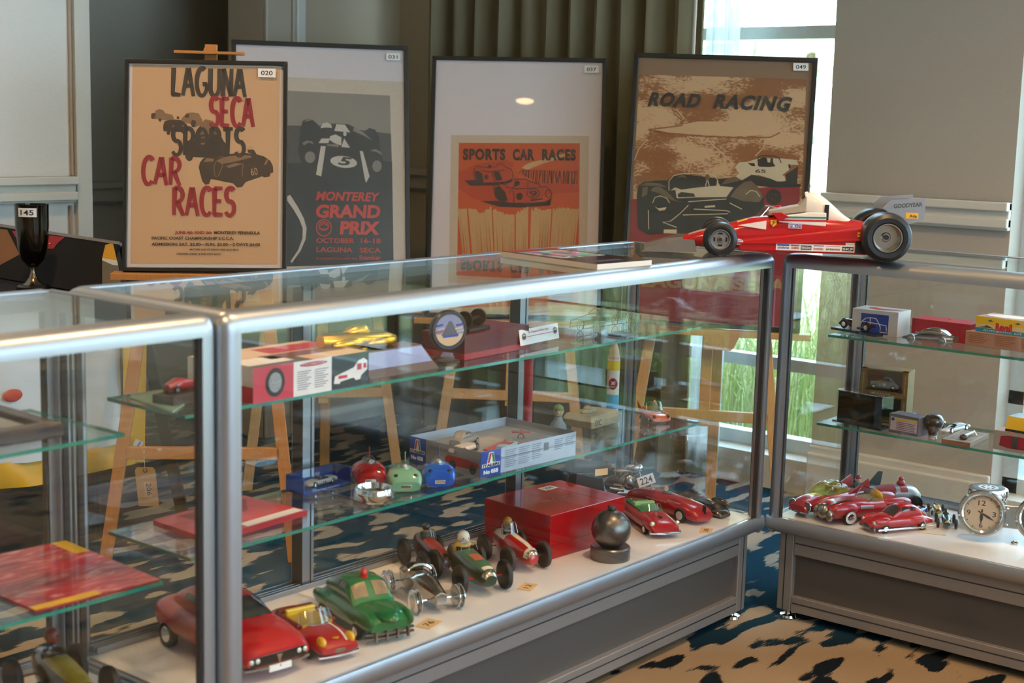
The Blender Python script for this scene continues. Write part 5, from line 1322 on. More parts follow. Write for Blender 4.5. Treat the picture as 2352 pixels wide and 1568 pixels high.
# pewter streamliner
t, L = car('streamlined_car', 'dark pewter streamliner car model at the end of the deck, beside the record car', (1664, 1203), None, zd, GA, ang=-99, L=0.18)
t.location = (1.728, 0.152, zd)
st = scale_st([(-0.5, 0.35, 0.05, 0.5, 2.4), (-0.3, 0.8, 0.02, 0.78, 2.6), (0.0, 1, 0.02, 0.74, 2.6), (0.3, 1, 0.02, 0.62, 2.6), (0.45, 0.9, 0.02, 0.4, 2.4), (0.5, 0.7, 0.02, 0.22, 2.4)], L, 0.056, 0.05)
PS = M('polished_pewter', '6f6862', 0.18, 1.0, 0, 0.12, 30)
b = hull(MB(), st)
for s in (-1, 1):
    b.ell((0.28 * L, s * 0.021, 0.026), (0.034, 0.009, 0.017)); b.ell((-0.22 * L, s * 0.021, 0.028), (0.036, 0.010, 0.017))
b.build('body', PS, t)
b = MB(); b.ell((-0.1 * L, 0, 0.038), (0.03, 0.012, 0.012)); b.build('headrest', PS, t)
b = MB(); b.ell((0.06 * L, 0, 0.037), (0.012, 0.010, 0.006)); b.build('cockpit', BLK, t)

# motorcycle on a wooden base
p0, p1 = Vector((1.622, 0.383, zd)), Vector((1.708, 0.292, zd))
t = thing('model_motorcycle', 'silver model motorcycle on a wooden base with white tag 224', 'model motorcycle', p0 + Vector((0, 0, 0)), math.atan2(p1.y - p0.y, p1.x - p0.x))
L = (p1 - p0).length; t.scale = (1, 1, 1.25)
MB().box(-0.008, L + 0.008, 0.0, 0.038, 0, 0.012).build('wooden_base', M('walnut', '6b4630', 0.5, 0, 0.2, 0.2, 8, stretch=(3, 30, 30)), t, 0, 0.001)
MS = M('dull_silver', '8f8a84', 0.25, 1.0)
for x in (0.022, L - 0.022):
    b = MB(); b.lathe([(0.017, -0.003), (0.021, -0.004), (0.0225, 0), (0.021, 0.004), (0.017, 0.003)], (x, 0.02, 0.0345), (0, 1, 0), 24); wh = b.build('wheel', MS, t)
    b = MB()
    for k in range(6): b.cyl((x, 0.02, 0.0345), (x + 0.017 * math.cos(k * 1.047), 0.02, 0.0345 + 0.017 * math.sin(k * 1.047)), 0.0006, n=5)
    b.build('spokes', MS, wh)
b = MB()
b.tube([(0.022, 0.014, 0.0345), (L * 0.45, 0.016, 0.03), (L * 0.62, 0.018, 0.055), (L - 0.03, 0.02, 0.062)], 0.003, 6)
b.tube([(0.022, 0.026, 0.0345), (L * 0.4, 0.024, 0.06), (L - 0.035, 0.02, 0.068)], 0.003, 6)
b.tube([(L - 0.022, 0.016, 0.0345), (L - 0.04, 0.016, 0.078)], 0.002, 6); b.tube([(L - 0.022, 0.024, 0.0345), (L - 0.04, 0.024, 0.078)], 0.002, 6); b.build('frame', MS, t)
b = MB(); b.ell((L * 0.52, 0.02, 0.04), (0.02, 0.011, 0.018)); b.box(L * 0.45, L * 0.6, 0.012, 0.028, 0.028, 0.045); b.build('engine', MS, t)
b = MB(); b.ell((L * 0.62, 0.02, 0.072), (0.026, 0.010, 0.010)); b.build('fuel_tank', MS, t)
b = MB(); b.ell((L * 0.36, 0.02, 0.066), (0.025, 0.009, 0.004)); b.build('saddle', MS, t)
b = MB(); b.tube([(L - 0.045, -0.005, 0.085), (L - 0.04, 0.02, 0.08), (L - 0.045, 0.045, 0.085)], 0.0018, 6); b.build('handlebar', MS, t)
b = MB(); b.ell((L - 0.032, 0.02, 0.072), (0.008, 0.009, 0.009)); b.build('headlight', CHROME, t)
b = MB(); b.cyl((0.01, 0.005, 0.03), (L * 0.4, 0.008, 0.024), 0.004); b.build('exhaust', MS, t)
tc_ = p0.lerp(p1, 0.85) + Vector((0, 0, 0.062))
b = MB(); rx = Vector((RT.x, RT.y, 0)).normalized(); k_ = 1 / pxm(tc_)
ex_ = (rx * 0.93 + Vector((0, 0, 0.36))).normalized(); ey_ = (Vector((0, 0, 0.93)) - rx * 0.33).normalized(); nn_ = ex_.cross(ey_)
Lm = (Matrix.Translation(t.location) @ Matrix.Rotation(t.rotation_euler.z, 4, 'Z') @ Matrix.Diagonal((1, 1, 1.25, 1))).inverted()
R3 = Lm.to_3x3(); off_ = Lm @ (tc_ - Vector((FW.x, FW.y, 0)) * 0.012)
b.obox(off_ - R3 @ (ex_ * 19 * k_ + ey_ * 11 * k_), R3 @ (ex_ * 40 * k_), R3 @ (ey_ * 24 * k_), R3 @ (nn_ * -0.0006)); b.build('lot_tag', STK, t, 0)
b = MB(); put_text(b, '224', off_ - R3 @ (ex_ * 13 * k_ + ey_ * 6 * k_ - nn_ * 0.0006), R3 @ ex_, R3 @ ey_, 28 * k_, 13 * k_, bold=0.012); b.build('lot_number', INK, t, 0)

# dark iron bracket part behind the red box
p = ony(1352, 1090, 0.37); p.z = zd
t = thing('iron_mascot', 'dark iron nozzle casting with a paper tag, behind the red presentation box', 'casting', p, math.radians(-20))
b = MB(); b.box(0.0, 0.04, -0.03, -0.0294, 0.098, 0.116); b.build('paper_tag', M('tan_tag_card', 'd9b07c', 0.8), t, 0)
IR = M('dark_iron', '3a3432', 0.45, 0.6, 0, 0.2, 40)
b = MB(); b.cyl((-0.06, 0, 0.125), (0.05, 0, 0.11), 0.022, 0.014); b.lathe([(0.012, 0), (0.016, 0.004), (0.017, 0.012), (0.012, 0.016)], (0.05, 0, 0.11), (1, 0, 0), 16); b.build('barrel', IR, t)
b = MB(); b.prism([(-0.06, -0.02, 0), (0.05, -0.02, 0), (0.03, -0.02, 0.10), (-0.05, -0.02, 0.11)], (0, 0.04, 0)); b.build('foot', IR, t, 0, 0.003)
tag_card('tan paper tag numbered 12 in front of the red and white tin racer', (1212, 1347), zd, (0.05, 0.032), 18, text='12')
tag_card('tan paper tag numbered 76 under the chrome roadster', (985, 1432), zd, (0.055, 0.035), 14, text='76')
tag_card('tan paper tag numbered 38 beside the nose of the record car', (1622, 1218), zd, (0.045, 0.03), 24, text='38')

# ------------------------------------------------------------------ on top of the cases: racing car and magazines
zt = CH + 0.0003
Pf, Pr = onz(1652, 588, zt), onz(2030, 601, zt)
hd = (Pf - Pr); hd.z = 0; wb = hd.length; hd.normalize(); lf = Vector((-hd.y, hd.x, 0))
org = (Pf + Pr) / 2 - lf * 0.092
f1 = thing('racing_car_model', 'large red Formula racing car model with grey wings, on the corner of two display cases', 'model car', org, math.atan2(hd.y, hd.x))
FRED = M('racing_red', 'b3070f', 0.2, 0, 0.8, 0.05, 10); FWH = M('racing_white', 'e6e0d6', 0.3, 0, 0.5); WGR = M('wing_grey', '8d8d90', 0.4, 0.4); WGB = M('wing_taupe', '857c72', 0.4, 0.5)
xw = wb / 2
st = [(-0.235, 0.036, 0.03, 0.075, 3), (-0.18, 0.045, 0.02, 0.088, 3), (-0.08, 0.05, 0.014, 0.1, 3), (0.02, 0.046, 0.014, 0.1, 3.2), (0.1, 0.042, 0.014, 0.098, 3), (0.17, 0.036, 0.014, 0.078, 2.8), (0.25, 0.034, 0.014, 0.056, 2.8), (0.288, 0.03, 0.014, 0.042, 2.8)]
hull(MB(), st, 28).build('body', FRED, f1)
for s in (-1, 1):
    b = MB(); b.prism([(0.15, s * 0.03, 0.014), (0.16, s * 0.03, 0.04), (0.02, s * 0.03, 0.058), (-0.165, s * 0.03, 0.083), (-0.165, s * 0.03, 0.014)], (0, s * 0.056, 0)); b.build('side_pod', FRED, f1, 0, 0.004)
    b = MB(); b.prism([(0.155, s * 0.086, 0.036), (0.02, s * 0.086, 0.041), (-0.165, s * 0.086, 0.055), (-0.165, s * 0.086, 0.05), (0.02, s * 0.086, 0.036), (0.155, s * 0.086, 0.032)], (0, s * 0.003, 0)); b.build('pod_ridge', FRED, f1, 0, 0.001)
ab = [(-0.145, 0.026, 0.06, 0.085, 2.6), (-0.11, 0.036, 0.065, 0.105, 2.6), (-0.06, 0.035, 0.07, 0.146, 2.4), (-0.03, 0.026, 0.07, 0.162, 2.4), (-0.01, 0.02, 0.075, 0.16, 2.6)]
hull(MB(), ab, 20).build('air_box', FWH, f1)
b = MB(); b.ell((-0.008, 0, 0.14), (0.004, 0.009, 0.014)); b.build('air_intake', BLK, f1)
b = MB(); b.tube([(-0.02, 0.007, 0.158), (-0.02, 0.007, 0.172), (-0.02, 0, 0.178), (-0.02, -0.007, 0.172), (-0.02, -0.007, 0.158)], 0.003, 8); b.build('roll_hoop', M('hoop_grey', '8a857c', 0.3, 0.8), f1)
for s in (-1, 1):
    b = MB(); b.prism([(-0.06, s * 0.05, 0.078), (-0.06, s * 0.05, 0.112), (-0.02, s * 0.048, 0.112), (0.055, s * 0.045, 0.1), (0.055, s * 0.045, 0.085)], (0, -s * 0.012, 0)); b.build('cockpit_side', FWH, f1, 0, 0.002)
    for z0, c in ((0.098, '1f8a5a'), (0.0905, 'b3131b')):
        b = MB(); b.prism([(-0.062, s * 0.0506, z0 + 0.004), (-0.062, s * 0.0506, z0), (0.05, s * 0.0466, z0 - 0.002), (0.05, s * 0.0466, z0 + 0.002)], (0, s * 0.0004, 0)); b.build('stripe', M('stripe_' + c, c, 0.4), f1, 0)
b = MB(); b.prism([(-0.012, -0.024, 0.112), (-0.012, -0.024, 0.15), (0.006, -0.024, 0.128), (0.08, -0.024, 0.112), (0.08, -0.024, 0.1)], (0, 0.06, 0)); b.build('cockpit_surround', M('cockpit_beige', '9c8f7c', 0.5), f1, 0, 0.002)
screen(f1, st, 0.115, 0.075, 0.03, 0.09, 0.122, 0.028, CLEAR, M('clear_edge', 'a9adb5', 0.2, 0.2))
b = MB(); b.prism([(0.055, 0.046, 0.088), (0.075, 0.045, 0.108), (0.05, 0.047, 0.110), (0.03, 0.048, 0.1)], (0, 0.008, 0)); b.build('mirror_pod', FRED, f1, 0, 0.002)
b = MB(); b.prism([(0.055, -0.046, 0.088), (0.075, -0.045, 0.118), (0.045, -0.047, 0.122), (0.03, -0.048, 0.1)], (0, -0.008, 0)); b.build('mirror_pod', FRED, f1, 0, 0.002)
b = MB(); b.prism([(0.155, 0.0385, 0.074), (0.085, 0.0435, 0.088), (0.085, 0.0435, 0.066)], (0, 0.001, 0)); b.build('white_flash', FWH, f1, 0)
# wheels
TY = M('slick_rubber', '121314', 0.42, 0, 0.1); RIMF = M('grey_rim', '8b8783', 0.4, 0.6); RIMR = M('silver_rim', 'b3aea8', 0.22, 1.0)
def f1wheel(x, y, r, w_, deep):
    s = 1 if y > 0 else -1; o = w_ / 2
    b = MB(); b.lathe([(r * 0.5, -o), (r * 0.8, -o), (r * 0.95, -o * 0.8), (r, -o * 0.5), (r, o * 0.5), (r * 0.95, o * 0.82), (r * 0.8, o), (r * 0.62, o * 0.98), (r * 0.57, o * 0.9), (r * 0.57, -o * 0.5)], (0, 0, 0), (0, s, 0), 40, cap=False)
    W = b.build('wheel', TY, f1, loc=(x, y, r))
    b = MB(); d = 0.15 if deep else 0.75
    b.lathe([(r * 0.58, o * 0.99), (r * 0.54, o * 0.99), (r * 0.52, o * 0.85), (r * 0.46, o * d), (r * 0.2, o * d), (r * 0.16, o * (d + 0.1)), (0.001, o * (d + 0.1)), (0.001, -o * 0.9), (r * 0.56, -o * 0.9)], (0, 0, 0), (0, s, 0), 32, cap=False); R_ = b.build('rim', RIMR if deep else RIMF, W)
    b = MB(); b.cyl((0, s * o * d, 0), (0, s * o * (d + 0.35), 0), r * 0.1); b.build('hub_nut', M('hub_dark', '2a2724', 0.4), W)
    if not deep:
        b = MB()
        for k in range(4):
            a = k * PI / 2 + 0.0
            b.prism([(r * 0.36 * math.cos(a + u_) * q_, s * o * 0.76, r * 0.36 * math.sin(a + u_) * q_) for u_, q_ in ((-0.45, 0.92), (-0.25, 1.12), (0.25, 1.12), (0.45, 0.92), (0.2, 0.84), (-0.2, 0.84))], (0, s * 0.0008, 0))
        b.build('rim_slots', BLK, W, 0)
for s in (1, -1):
    f1wheel(xw, s * 0.092, 0.0425, 0.042, False); f1wheel(-xw, s * 0.092, 0.0605, 0.078, True)
b = MB()
for s in (-1, 1):
    for z0, z1 in ((0.03, 0.035), (0.05, 0.052)): b.cyl((xw - 0.02, s * 0.025, z0), (xw, s * 0.075, z1), 0.003, n=8); b.cyl((-xw + 0.02, s * 0.035, z0 + 0.01), (-xw, s * 0.06, z1 + 0.01), 0.004, n=8)
b.build('suspension', M('susp_grey', '4b4a4c', 0.4, 0.6), f1)
MB().box(-0.255, -0.19, -0.045, 0.045, 0.03, 0.085).build('engine_cover', FRED, f1, 0, 0.006)
# rear wing
b = MB(); b.prism([(-0.225, -0.085, 0.132), (-0.28, -0.085, 0.148), (-0.283, -0.085, 0.144), (-0.227, -0.085, 0.124)], (0, 0.17, 0)); b.build('rear_wing', WGR, f1, 0)
for s in (-1, 1):
    b = MB(); b.prism([(-0.19, s * 0.086, 0.132), (-0.21, s * 0.086, 0.150), (-0.29, s * 0.086, 0.158), (-0.29, s * 0.086, 0.104), (-0.25, s * 0.086, 0.092), (-0.215, s * 0.086, 0.110)], (0, s * 0.003, 0)); b.build('wing_end_plate', WGR, f1, 0)
b = MB(); b.prism([(-0.21, -0.006, 0.075), (-0.235, -0.006, 0.075), (-0.265, -0.006, 0.14), (-0.235, -0.006, 0.135)], (0, 0.012, 0)); b.build('wing_pylon', WGR, f1, 0)
# front wing
b = MB(); b.prism([(0.385, -0.088, 0.010), (0.33, -0.088, 0.026), (0.265, -0.088, 0.034), (0.265, -0.088, 0.024), (0.375, -0.088, 0.006)], (0, 0.176, 0)); b.build('front_wing', WGB, f1, 0)
for s in (-1, 1):
    b = MB(); b.prism([(0.39, s * 0.088, 0.005), (0.38, s * 0.088, 0.014), (0.30, s * 0.088, 0.038), (0.262, s * 0.088, 0.038), (0.255, s * 0.088, 0.008)], (0, s * 0.003, 0)); b.build('wing_end_plate', WGB, f1, 0)
# badges on the near (left) side: x runs towards the tail
YA = M('yellow_decal', 'e0a50c', 0.4); BD = M('blue_decal', '2b46a0', 0.4); KD = M('black_decal', '131313', 0.4); RDc = M('red_decal', 'b01c22', 0.4)
def side(name, mat, x0, x1, z0, z1, y=0.0895):
    MB().box(x0, x1, y, y + 0.0004, z0, z1).build(name, mat, f1, 0)
def stext(s, mat, x, z, w_, h, y=0.09, slope=0.0, name='sponsor_lettering', **k):
    b = MB(); put_text(b, s, (x, y, z), (-1, 0, slope), (0, 0, 1), w_, h, **k); b.build(name, mat, f1, 0)
side('sponsor_strip', FWH, -0.128, 0.062, 0.0195, 0.036, 0.0862)
yy = 0.0867
for x, w_, m_, s, tm in ((0.059, 0.03, None, 'pininfarina', BD), (0.026, 0.021, None, 'CHAMPION', RDc), (0.002, 0.026, KD, 'FERODO', FWH), (-0.028, 0.026, None, 'brembo', RDc), (-0.058, 0.036, None, 'arexons', KD), (-0.098, 0.028, KD, 'SKF', FWH)):
    if m_: side('sponsor_plate', m_, x - w_, x, 0.0225, 0.033, yy)
    stext(s, tm, x - 0.0012, 0.0245 if m_ else 0.0235, w_ - 0.0024, 0.006, yy + 0.0008, bold=0.02)
side('sponsor_bar', BD, 0.03, 0.059, 0.0305, 0.034, yy); side('sponsor_bar', RDc, 0.0055, 0.026, 0.031, 0.0335, yy); side('sponsor_bar', BD, -0.054, -0.029, 0.0322, 0.0342, yy); side('sponsor_bar', RDc, -0.094, -0.059, 0.0322, 0.0332, yy)
side('side_duct', KD, -0.158, -0.13, 0.0165, 0.0505, 0.0863); side('duct_edge', FWH, -0.17, -0.158, 0.0165, 0.0505, 0.0863)
side('speedline_plate', FWH, -0.1275, -0.106, 0.036, 0.0425, 0.0862); stext('SPEEDLINE', KD, -0.1075, 0.038, 0.018, 0.003, yy)
side('agip_plate', YA, -0.158, -0.133, 0.058, 0.0695, 0.0872); stext('Agip', KD, -0.141, 0.0605, 0.016, 0.0068, 0.0878, bold=0.02); stext('\u2261', KD, -0.1345, 0.061, 0.005, 0.006, 0.0878, bold=0.02)
side('fiat_plate', FWH, -0.002, 0.031, 0.0715, 0.083, 0.0487)
for k, ch in enumerate('FIAT'):
    side('fiat_square', BD, 0.0225 - 0.0078 * k, 0.0295 - 0.0078 * k, 0.0728, 0.0817, 0.0492); stext(ch, FWH, 0.0285 - 0.0078 * k, 0.0742, 0.005, 0.006, 0.0498, bold=0.02)
b = MB(); b.prism([(0.075, 0.0452, 0.09), (0.06, 0.0458, 0.09), (0.06, 0.046, 0.08), (0.0675, 0.0462, 0.073), (0.075, 0.0458, 0.08)], (0, 0.001, 0)); b.build('shield', YA, f1, 0)
b = MB(); b.tube([(0.0705, 0.0475, 0.0785), (0.068, 0.0475, 0.082), (0.0655, 0.0475, 0.084), (0.069, 0.0475, 0.087), (0.071, 0.0475, 0.0875)], 0.0009, 5); b.build('shield_horse', KD, f1)
b = MB(); b.prism([(0.158 + 0.016 * math.cos(q_), 0.0872, 0.037 + 0.0075 * math.sin(q_)) for q_ in [2 * PI * i / 20 for i in range(20)]], (0, 0.0004, 0)); b.build('oval_plate', FWH, f1, 0)
stext('MAGNETI', BD, 0.17, 0.0375, 0.024, 0.004, 0.088, bold=0.02); stext('MARELLI', BD, 0.17, 0.032, 0.024, 0.004, 0.088, bold=0.02)
stext('1', KD, -0.056, 0.097, 0.011, 0.034, 0.0378, name='race_number', bold=0.05)
stext('GOODYEAR', M('dark_outline', '3a3a3c', 0.5), -0.215, 0.131, 0.068, 0.010, 0.0895, 0.10, bold=0.02)
MB().box(-0.275, -0.245, 0.0892, 0.0897, 0.107, 0.121).build('agip_plate', YA, f1, 0); stext('Agip', KD, -0.254, 0.11, 0.018, 0.007, 0.09, bold=0.02)
for k in range(3):
    patch(MB(), st, 0.225, 0.275, 55 + 10 * k, 59 + 10 * k, 0.0006).build('nose_stripe', FWH, f1)
patch(MB(), st, 0.13, 0.155, 60, 82, 0.0006).build('nose_badge', YA, f1)

def quad_slab(name, label, cat, px4, z, th, mat, group=None, top=None):
    P = [onz(x, y, z + th) for x, y in px4]; c = sum(P, Vector()) / 4; c.z = z
    t = thing(name, label, cat, c, 0, group)
    b = MB(); b.prism([(p.x - c.x, p.y - c.y, 0) for p in P], (0, 0, th)); b.build('pages', mat, t, 0)
    b = MB(); b.prism([(p.x - c.x, p.y - c.y, th) for p in P], (0, 0, 0.0006)); b.build('cover', top or mat, t, 0)
    return t, [Vector((p.x - c.x, p.y - c.y, th + 0.0007)) for p in P]
COV = bpy.data.materials.new('crowded_cover_print'); COV.use_nodes = True
_t = COV.node_tree; _b = _t.nodes['Principled BSDF']; _b.inputs['Roughness'].default_value = 0.25
_tc = _t.nodes.new('ShaderNodeTexCoord'); _v = _t.nodes.new('ShaderNodeTexVoronoi'); _v.inputs['Scale'].default_value = 42
_h = _t.nodes.new('ShaderNodeHueSaturation'); _h.inputs['Saturation'].default_value = 0.9; _h.inputs['Value'].default_value = 0.55
_t.links.new(_tc.outputs['Object'], _v.inputs['Vector']); _t.links.new(_v.outputs['Color'], _h.inputs['Color']); _t.links.new(_h.outputs[0], _b.inputs['Base Color'])
PAGE = M('page_edges', 'd6cbbb', 0.7, 0, 0, 0.1, 900, stretch=(1, 1, 60))
m1, q = quad_slab('magazine', 'glossy magazine with a crowded colourful cover lying on the glass top', 'magazine', ((1150, 577), (1275, 570), (1497, 597), (1372, 607)), zt, 0.012, PAGE, 'magazines on the display case', M('dark_cover', '2c2022', 0.25, 0, 0.3))
mid = lambda u_, v_: (q[0] * (1 - u_) + q[1] * u_) * (1 - v_) + (q[3] * (1 - u_) + q[2] * u_) * v_
b = MB(); b.poly([mid(0.1, 0.12), mid(0.1, 0.6), mid(0.92, 0.6), mid(0.92, 0.12)]); b.build('cover_photo', COV, m1, 0)
b = MB(); b.poly([mid(0.05, 0.0), mid(0.05, 0.09), mid(1, 0.09), mid(1, 0.0)]); b.build('cover_title', M('cover_crimson', '8c1426', 0.3), m1, 0)
b = MB(); put_text(b, 'CONCOURS', mid(0.2, 0.9), mid(0.2, 0.7) - mid(0.2, 0.9), mid(0.6, 0.9) - mid(0.2, 0.9), 0.05, 0.02) if False else b.poly([mid(0.2, 0.82), mid(0.2, 0.9), mid(0.7, 0.9), mid(0.7, 0.82)]); b.build('cover_caption', M('cover_violet', '4a4560', 0.3), m1, 0)

# ------------------------------------------------------------------ long case, upper shelf
zu, zm = ZU + 0.0004, ZM + 0.0004
GU = 'collectibles on the upper glass shelf'
PIX = M('salmon_red_card', 'b83044', 0.5); CW = M('white_card', 'd9d4cf', 0.5, 0, 0, 0.04); KC = M('charcoal_card', '23282c', 0.5)
t, w_ = pbox('slot_car_box', 'toy car kit box with red, white and charcoal panels and a wheel picture', 'box', (582, 928), (846, 881), 0.185, 0.066, zu, M('cream_card', 'c9ab8e', 0.6), GU)
face_rect(t, 0, w_ * 0.33, 0, 0.066, PIX); face_rect(t, w_ * 0.33, w_ * 0.66, 0, 0.066, CW); face_rect(t, w_ * 0.66, w_, 0, 0.066, KC)
b = MB(); b.prism([(w_ * 0.175 + 0.024 * math.cos(q_), -0.0008, 0.034 + 0.027 * math.sin(q_)) for q_ in [2 * PI * i / 24 for i in range(24)]], (0, 0.0003, 0)); b.build('tyre_print', BLK, t, 0)
b = MB(); b.prism([(w_ * 0.175 + 0.016 * math.cos(q_), -0.0012, 0.034 + 0.019 * math.sin(q_)) for q_ in [2 * PI * i / 24 for i in range(24)]], (0, 0.0003, 0)); b.build('wheel_print', M('grey_spokes_print', '8a8a8c', 0.5, 0, 0, 0.6, 160), t, 0)
b = MB(); b.prism([(w_ * 0.5 + 0.036 * math.cos(q_), -0.0008, 0.058 + 0.004 * math.sin(q_)) for q_ in [2 * PI * i / 20 for i in range(20)]], (0, 0.0003, 0)); b.build('logo_oval', M('logo_red', 'b02034', 0.5), t, 0)
face_text(t, 'STROMBECKER', w_ * 0.4, 0.0565, w_ * 0.2, 0.0035, CW, -0.0012)
b = MB()
for c_ in (0.36, 0.51):
    for k in range(9): b.box(w_ * c_, w_ * (c_ + 0.12 - 0.02 * (k % 3)), -0.0006, -0.0004, 0.045 - 0.0042 * k, 0.0464 - 0.0042 * k)
b.build('small_print', M('grey_print', '6a6668', 0.6), t, 0)
b = MB(); b.prism([(w_ * x, -0.0008, z) for x, z in ((0.68, 0.012), (0.73, 0.01), (0.74, 0.014), (0.86, 0.018), (0.88, 0.012), (0.92, 0.013), (0.93, 0.02), (0.985, 0.03), (0.985, 0.048), (0.95, 0.054), (0.9, 0.05), (0.86, 0.038), (0.69, 0.026))], (0, 0.0003, 0)); b.build('car_print', CW, t, 0)
face_rect(t, w_ * 0.72, w_ * 0.8, 0.02, 0.026, PIX, -0.0013); face_rect(t, w_ * 0.89, w_ * 0.93, 0.032, 0.044, PIX, -0.0013); face_rect(t, w_ * 0.95, w_ * 0.975, 0.034, 0.044, PIX, -0.0013)
top_rect(t, 0.0, w_ * 0.5, 0.0, 0.06, 0.066, M('grey_kit_print', '5f5650', 0.5, 0, 0, 0.5, 40)); top_rect(t, w_ * 0.02, w_ * 0.4, 0.02, 0.08, 0.0664, CW, 'top_card'); top_rect(t, w_ * 0.45, w_, 0.1, 0.16, 0.066, M('logo_red_top', 'b02a30', 0.4)); top_rect(t, w_ * 0.3, w_ * 0.95, 0.05, 0.09, 0.0664, M('kit_car_print', '7a4a44', 0.4, 0, 0, 0.6, 60))
b = MB(); b.box(-0.0004, -0.0002, 0.0, 0.185, 0, 0.066); b.build('end_print', M('white_end_card', 'cfc6bf', 0.5, 0, 0, 0.15, 40), t, 0)
b = MB(); b.box(-0.0007, -0.0005, 0.06, 0.15, 0.012, 0.045); b.build('end_picture', M('end_red_car', '7d2a34', 0.5, 0, 0, 0.6, 60), t, 0)
b = MB(); b.box(-0.0007, -0.0005, 0.0, 0.035, 0.0, 0.03); b.build('end_picture', M('end_red', 'a81820', 0.5), t, 0)
# gold car on a wedge plinth
a_, b_ = onz(850, 872, zu), onz(1009, 846, zu)
t = thing('gold_car_trophy', 'gold streamlined car trophy on a sloped wooden plinth', 'trophy', a_, math.atan2(b_.y - a_.y, b_.x - a_.x), GU); w_ = (b_ - a_).length
b = MB(); b.loft([[(0, 0, 0), (w_, 0, 0), (w_, 0.10, 0), (0, 0.10, 0)], [(0.0, 0.028, 0.052), (w_ - 0.028, 0.028, 0.052), (w_ - 0.028, 0.08, 0.052), (0.0, 0.08, 0.052)]]); b.build('plinth', M('walnut_plinth', '5d4436', 0.45, 0, 0.2, 0.2, 8), t, 0, 0.001)
b = MB(); b.loft([[(0.004, -0.0006 + 0.003, 0.004), (w_ - 0.006, 0.0024, 0.004)], [(0.004, 0.0258, 0.049), (w_ - 0.029, 0.0258, 0.049)]], 0, False, False); b.build('name_plate', M('lavender_plate', '9a93a8', 0.35, 0.6), t, 0)
GO = M('polished_gold', 'd99a2a', 0.24, 1.0, 0, 0.06, 20)
g = -0.085; zz = 0.079
st = [(g, 0.012, zz - 0.013, zz + 0.014, 2.4), (g + 0.03, 0.02, zz - 0.019, zz + 0.015, 2.5), (g + 0.1, 0.026, zz - 0.022, zz + 0.013, 2.6), (g + 0.17, 0.024, zz - 0.024, zz + 0.007, 2.6), (g + 0.2, 0.016, zz - 0.022, zz - 0.002, 2.4)]
sh = lambda S: S
b = MB(); hull(b, st); b.v = [(x, y + 0.055, z) for x, y, z in b.v]; b.build('body', GO, t)
b = MB(); hull(b, [(g + 0.055, 0.004, zz + 0.004, zz + 0.012, 2.2), (g + 0.09, 0.014, zz, zz + 0.026, 2.3), (g + 0.115, 0.014, zz, zz + 0.026, 2.3), (g + 0.14, 0.008, zz - 0.004, zz + 0.010, 2.2)]); b.v = [(x, y + 0.055, z) for x, y, z in b.v]; b.build('canopy', GO, t)
b = MB()
for s in (-1, 1): b.ell((g + 0.06, 0.055 + s * 0.021, zz - 0.008), (0.045, 0.008, 0.012)); b.ell((g + 0.15, 0.055 + s * 0.022, zz - 0.012), (0.045, 0.008, 0.011))
b.build('fenders', GO, t)
MB().cyl((0.03, 0.055, 0.052), (0.03, 0.055, 0.06), 0.012).build('mount', GO, t)
# round badge on a stand
c_ = onz(1030, 832, zu); ra = math.atan2(CAM.y - c_.y, CAM.x - c_.x) + 0.5
t = thing('round_badge', 'round club badge with a road and mountain picture on a clear stand', 'badge', c_, ra, GU)
hb = 0.071
b = MB(); b.lathe([(0.001, -0.012), (0.043, -0.012), (0.044, 0.0), (0.042, 0.004), (0.036, 0.004), (0.036, 0.002), (0.001, 0.002)], (0, 0, hb), (1, 0, 0.0), 36, cap=False); b.build('rim', M('dark_brown_plastic', '2b211e', 0.3, 0, 0.4), t)
dz = lambda name, mat, pts, x: MB().prism([(x, y, hb + z) for y, z in pts], (0.0003, 0, 0)).build(name, mat, t, 0)
dz('badge_sky', M('badge_grey_blue', '8d8fae', 0.4), [(0.035 * math.cos(q_), 0.035 * math.sin(q_)) for q_ in [2 * PI * i / 28 for i in range(28)]], 0.0025)
dz('badge_sand', M('badge_cream', 'd6b48a', 0.4), [(0.034 * math.cos(q_), 0.034 * math.sin(q_)) for q_ in [PI + 0.25 + (PI - 0.5) * i / 16 for i in range(17)]], 0.003)
dz('badge_mountain', M('badge_grey', '5a565e', 0.4), [(-0.02, -0.012), (0.022, -0.012), (0.004, 0.02), (-0.002, 0.02)], 0.0034)
for k, (y, z, c) in enumerate(((-0.026, 0.008, '2f3d94'), (-0.022, 0.0, 'b5aeb0'), (-0.026, -0.006, 'a8543c'), (0.024, 0.008, '2f3d94'), (0.022, 0.0, 'd6b48a'), (0.026, -0.006, 'b5aeb0'))):
    dz('badge_ray', M('ray_' + c, c, 0.4), [(y - 0.009, z), (y + 0.009, z + 0.003), (y + 0.009, z + 0.007), (y - 0.009, z + 0.004)], 0.0036)
dz('badge_water', M('badge_blue', '2740a0', 0.4), [(-0.018, -0.016), (0.02, -0.014), (0.022, -0.009), (-0.014, -0.011)], 0.0038)
b = MB(); b.lathe([(0.001, 0), (0.026, 0), (0.026, 0.004), (0.008, 0.008), (0.001, 0.008)], (-0.004, 0, 0), (0, 0, 1), 24, cap=False); b.build('stand_foot', M('brown_foot', '4a3a30', 0.4), t)
b = MB(); b.prism([(-0.008, -0.02, 0.006), (-0.008, 0.02, 0.006), (-0.006, 0.006, 0.03), (-0.006, -0.006, 0.03)], (0.003, 0, 0)); b.build('stand_clip', CLEAR, t, 0)
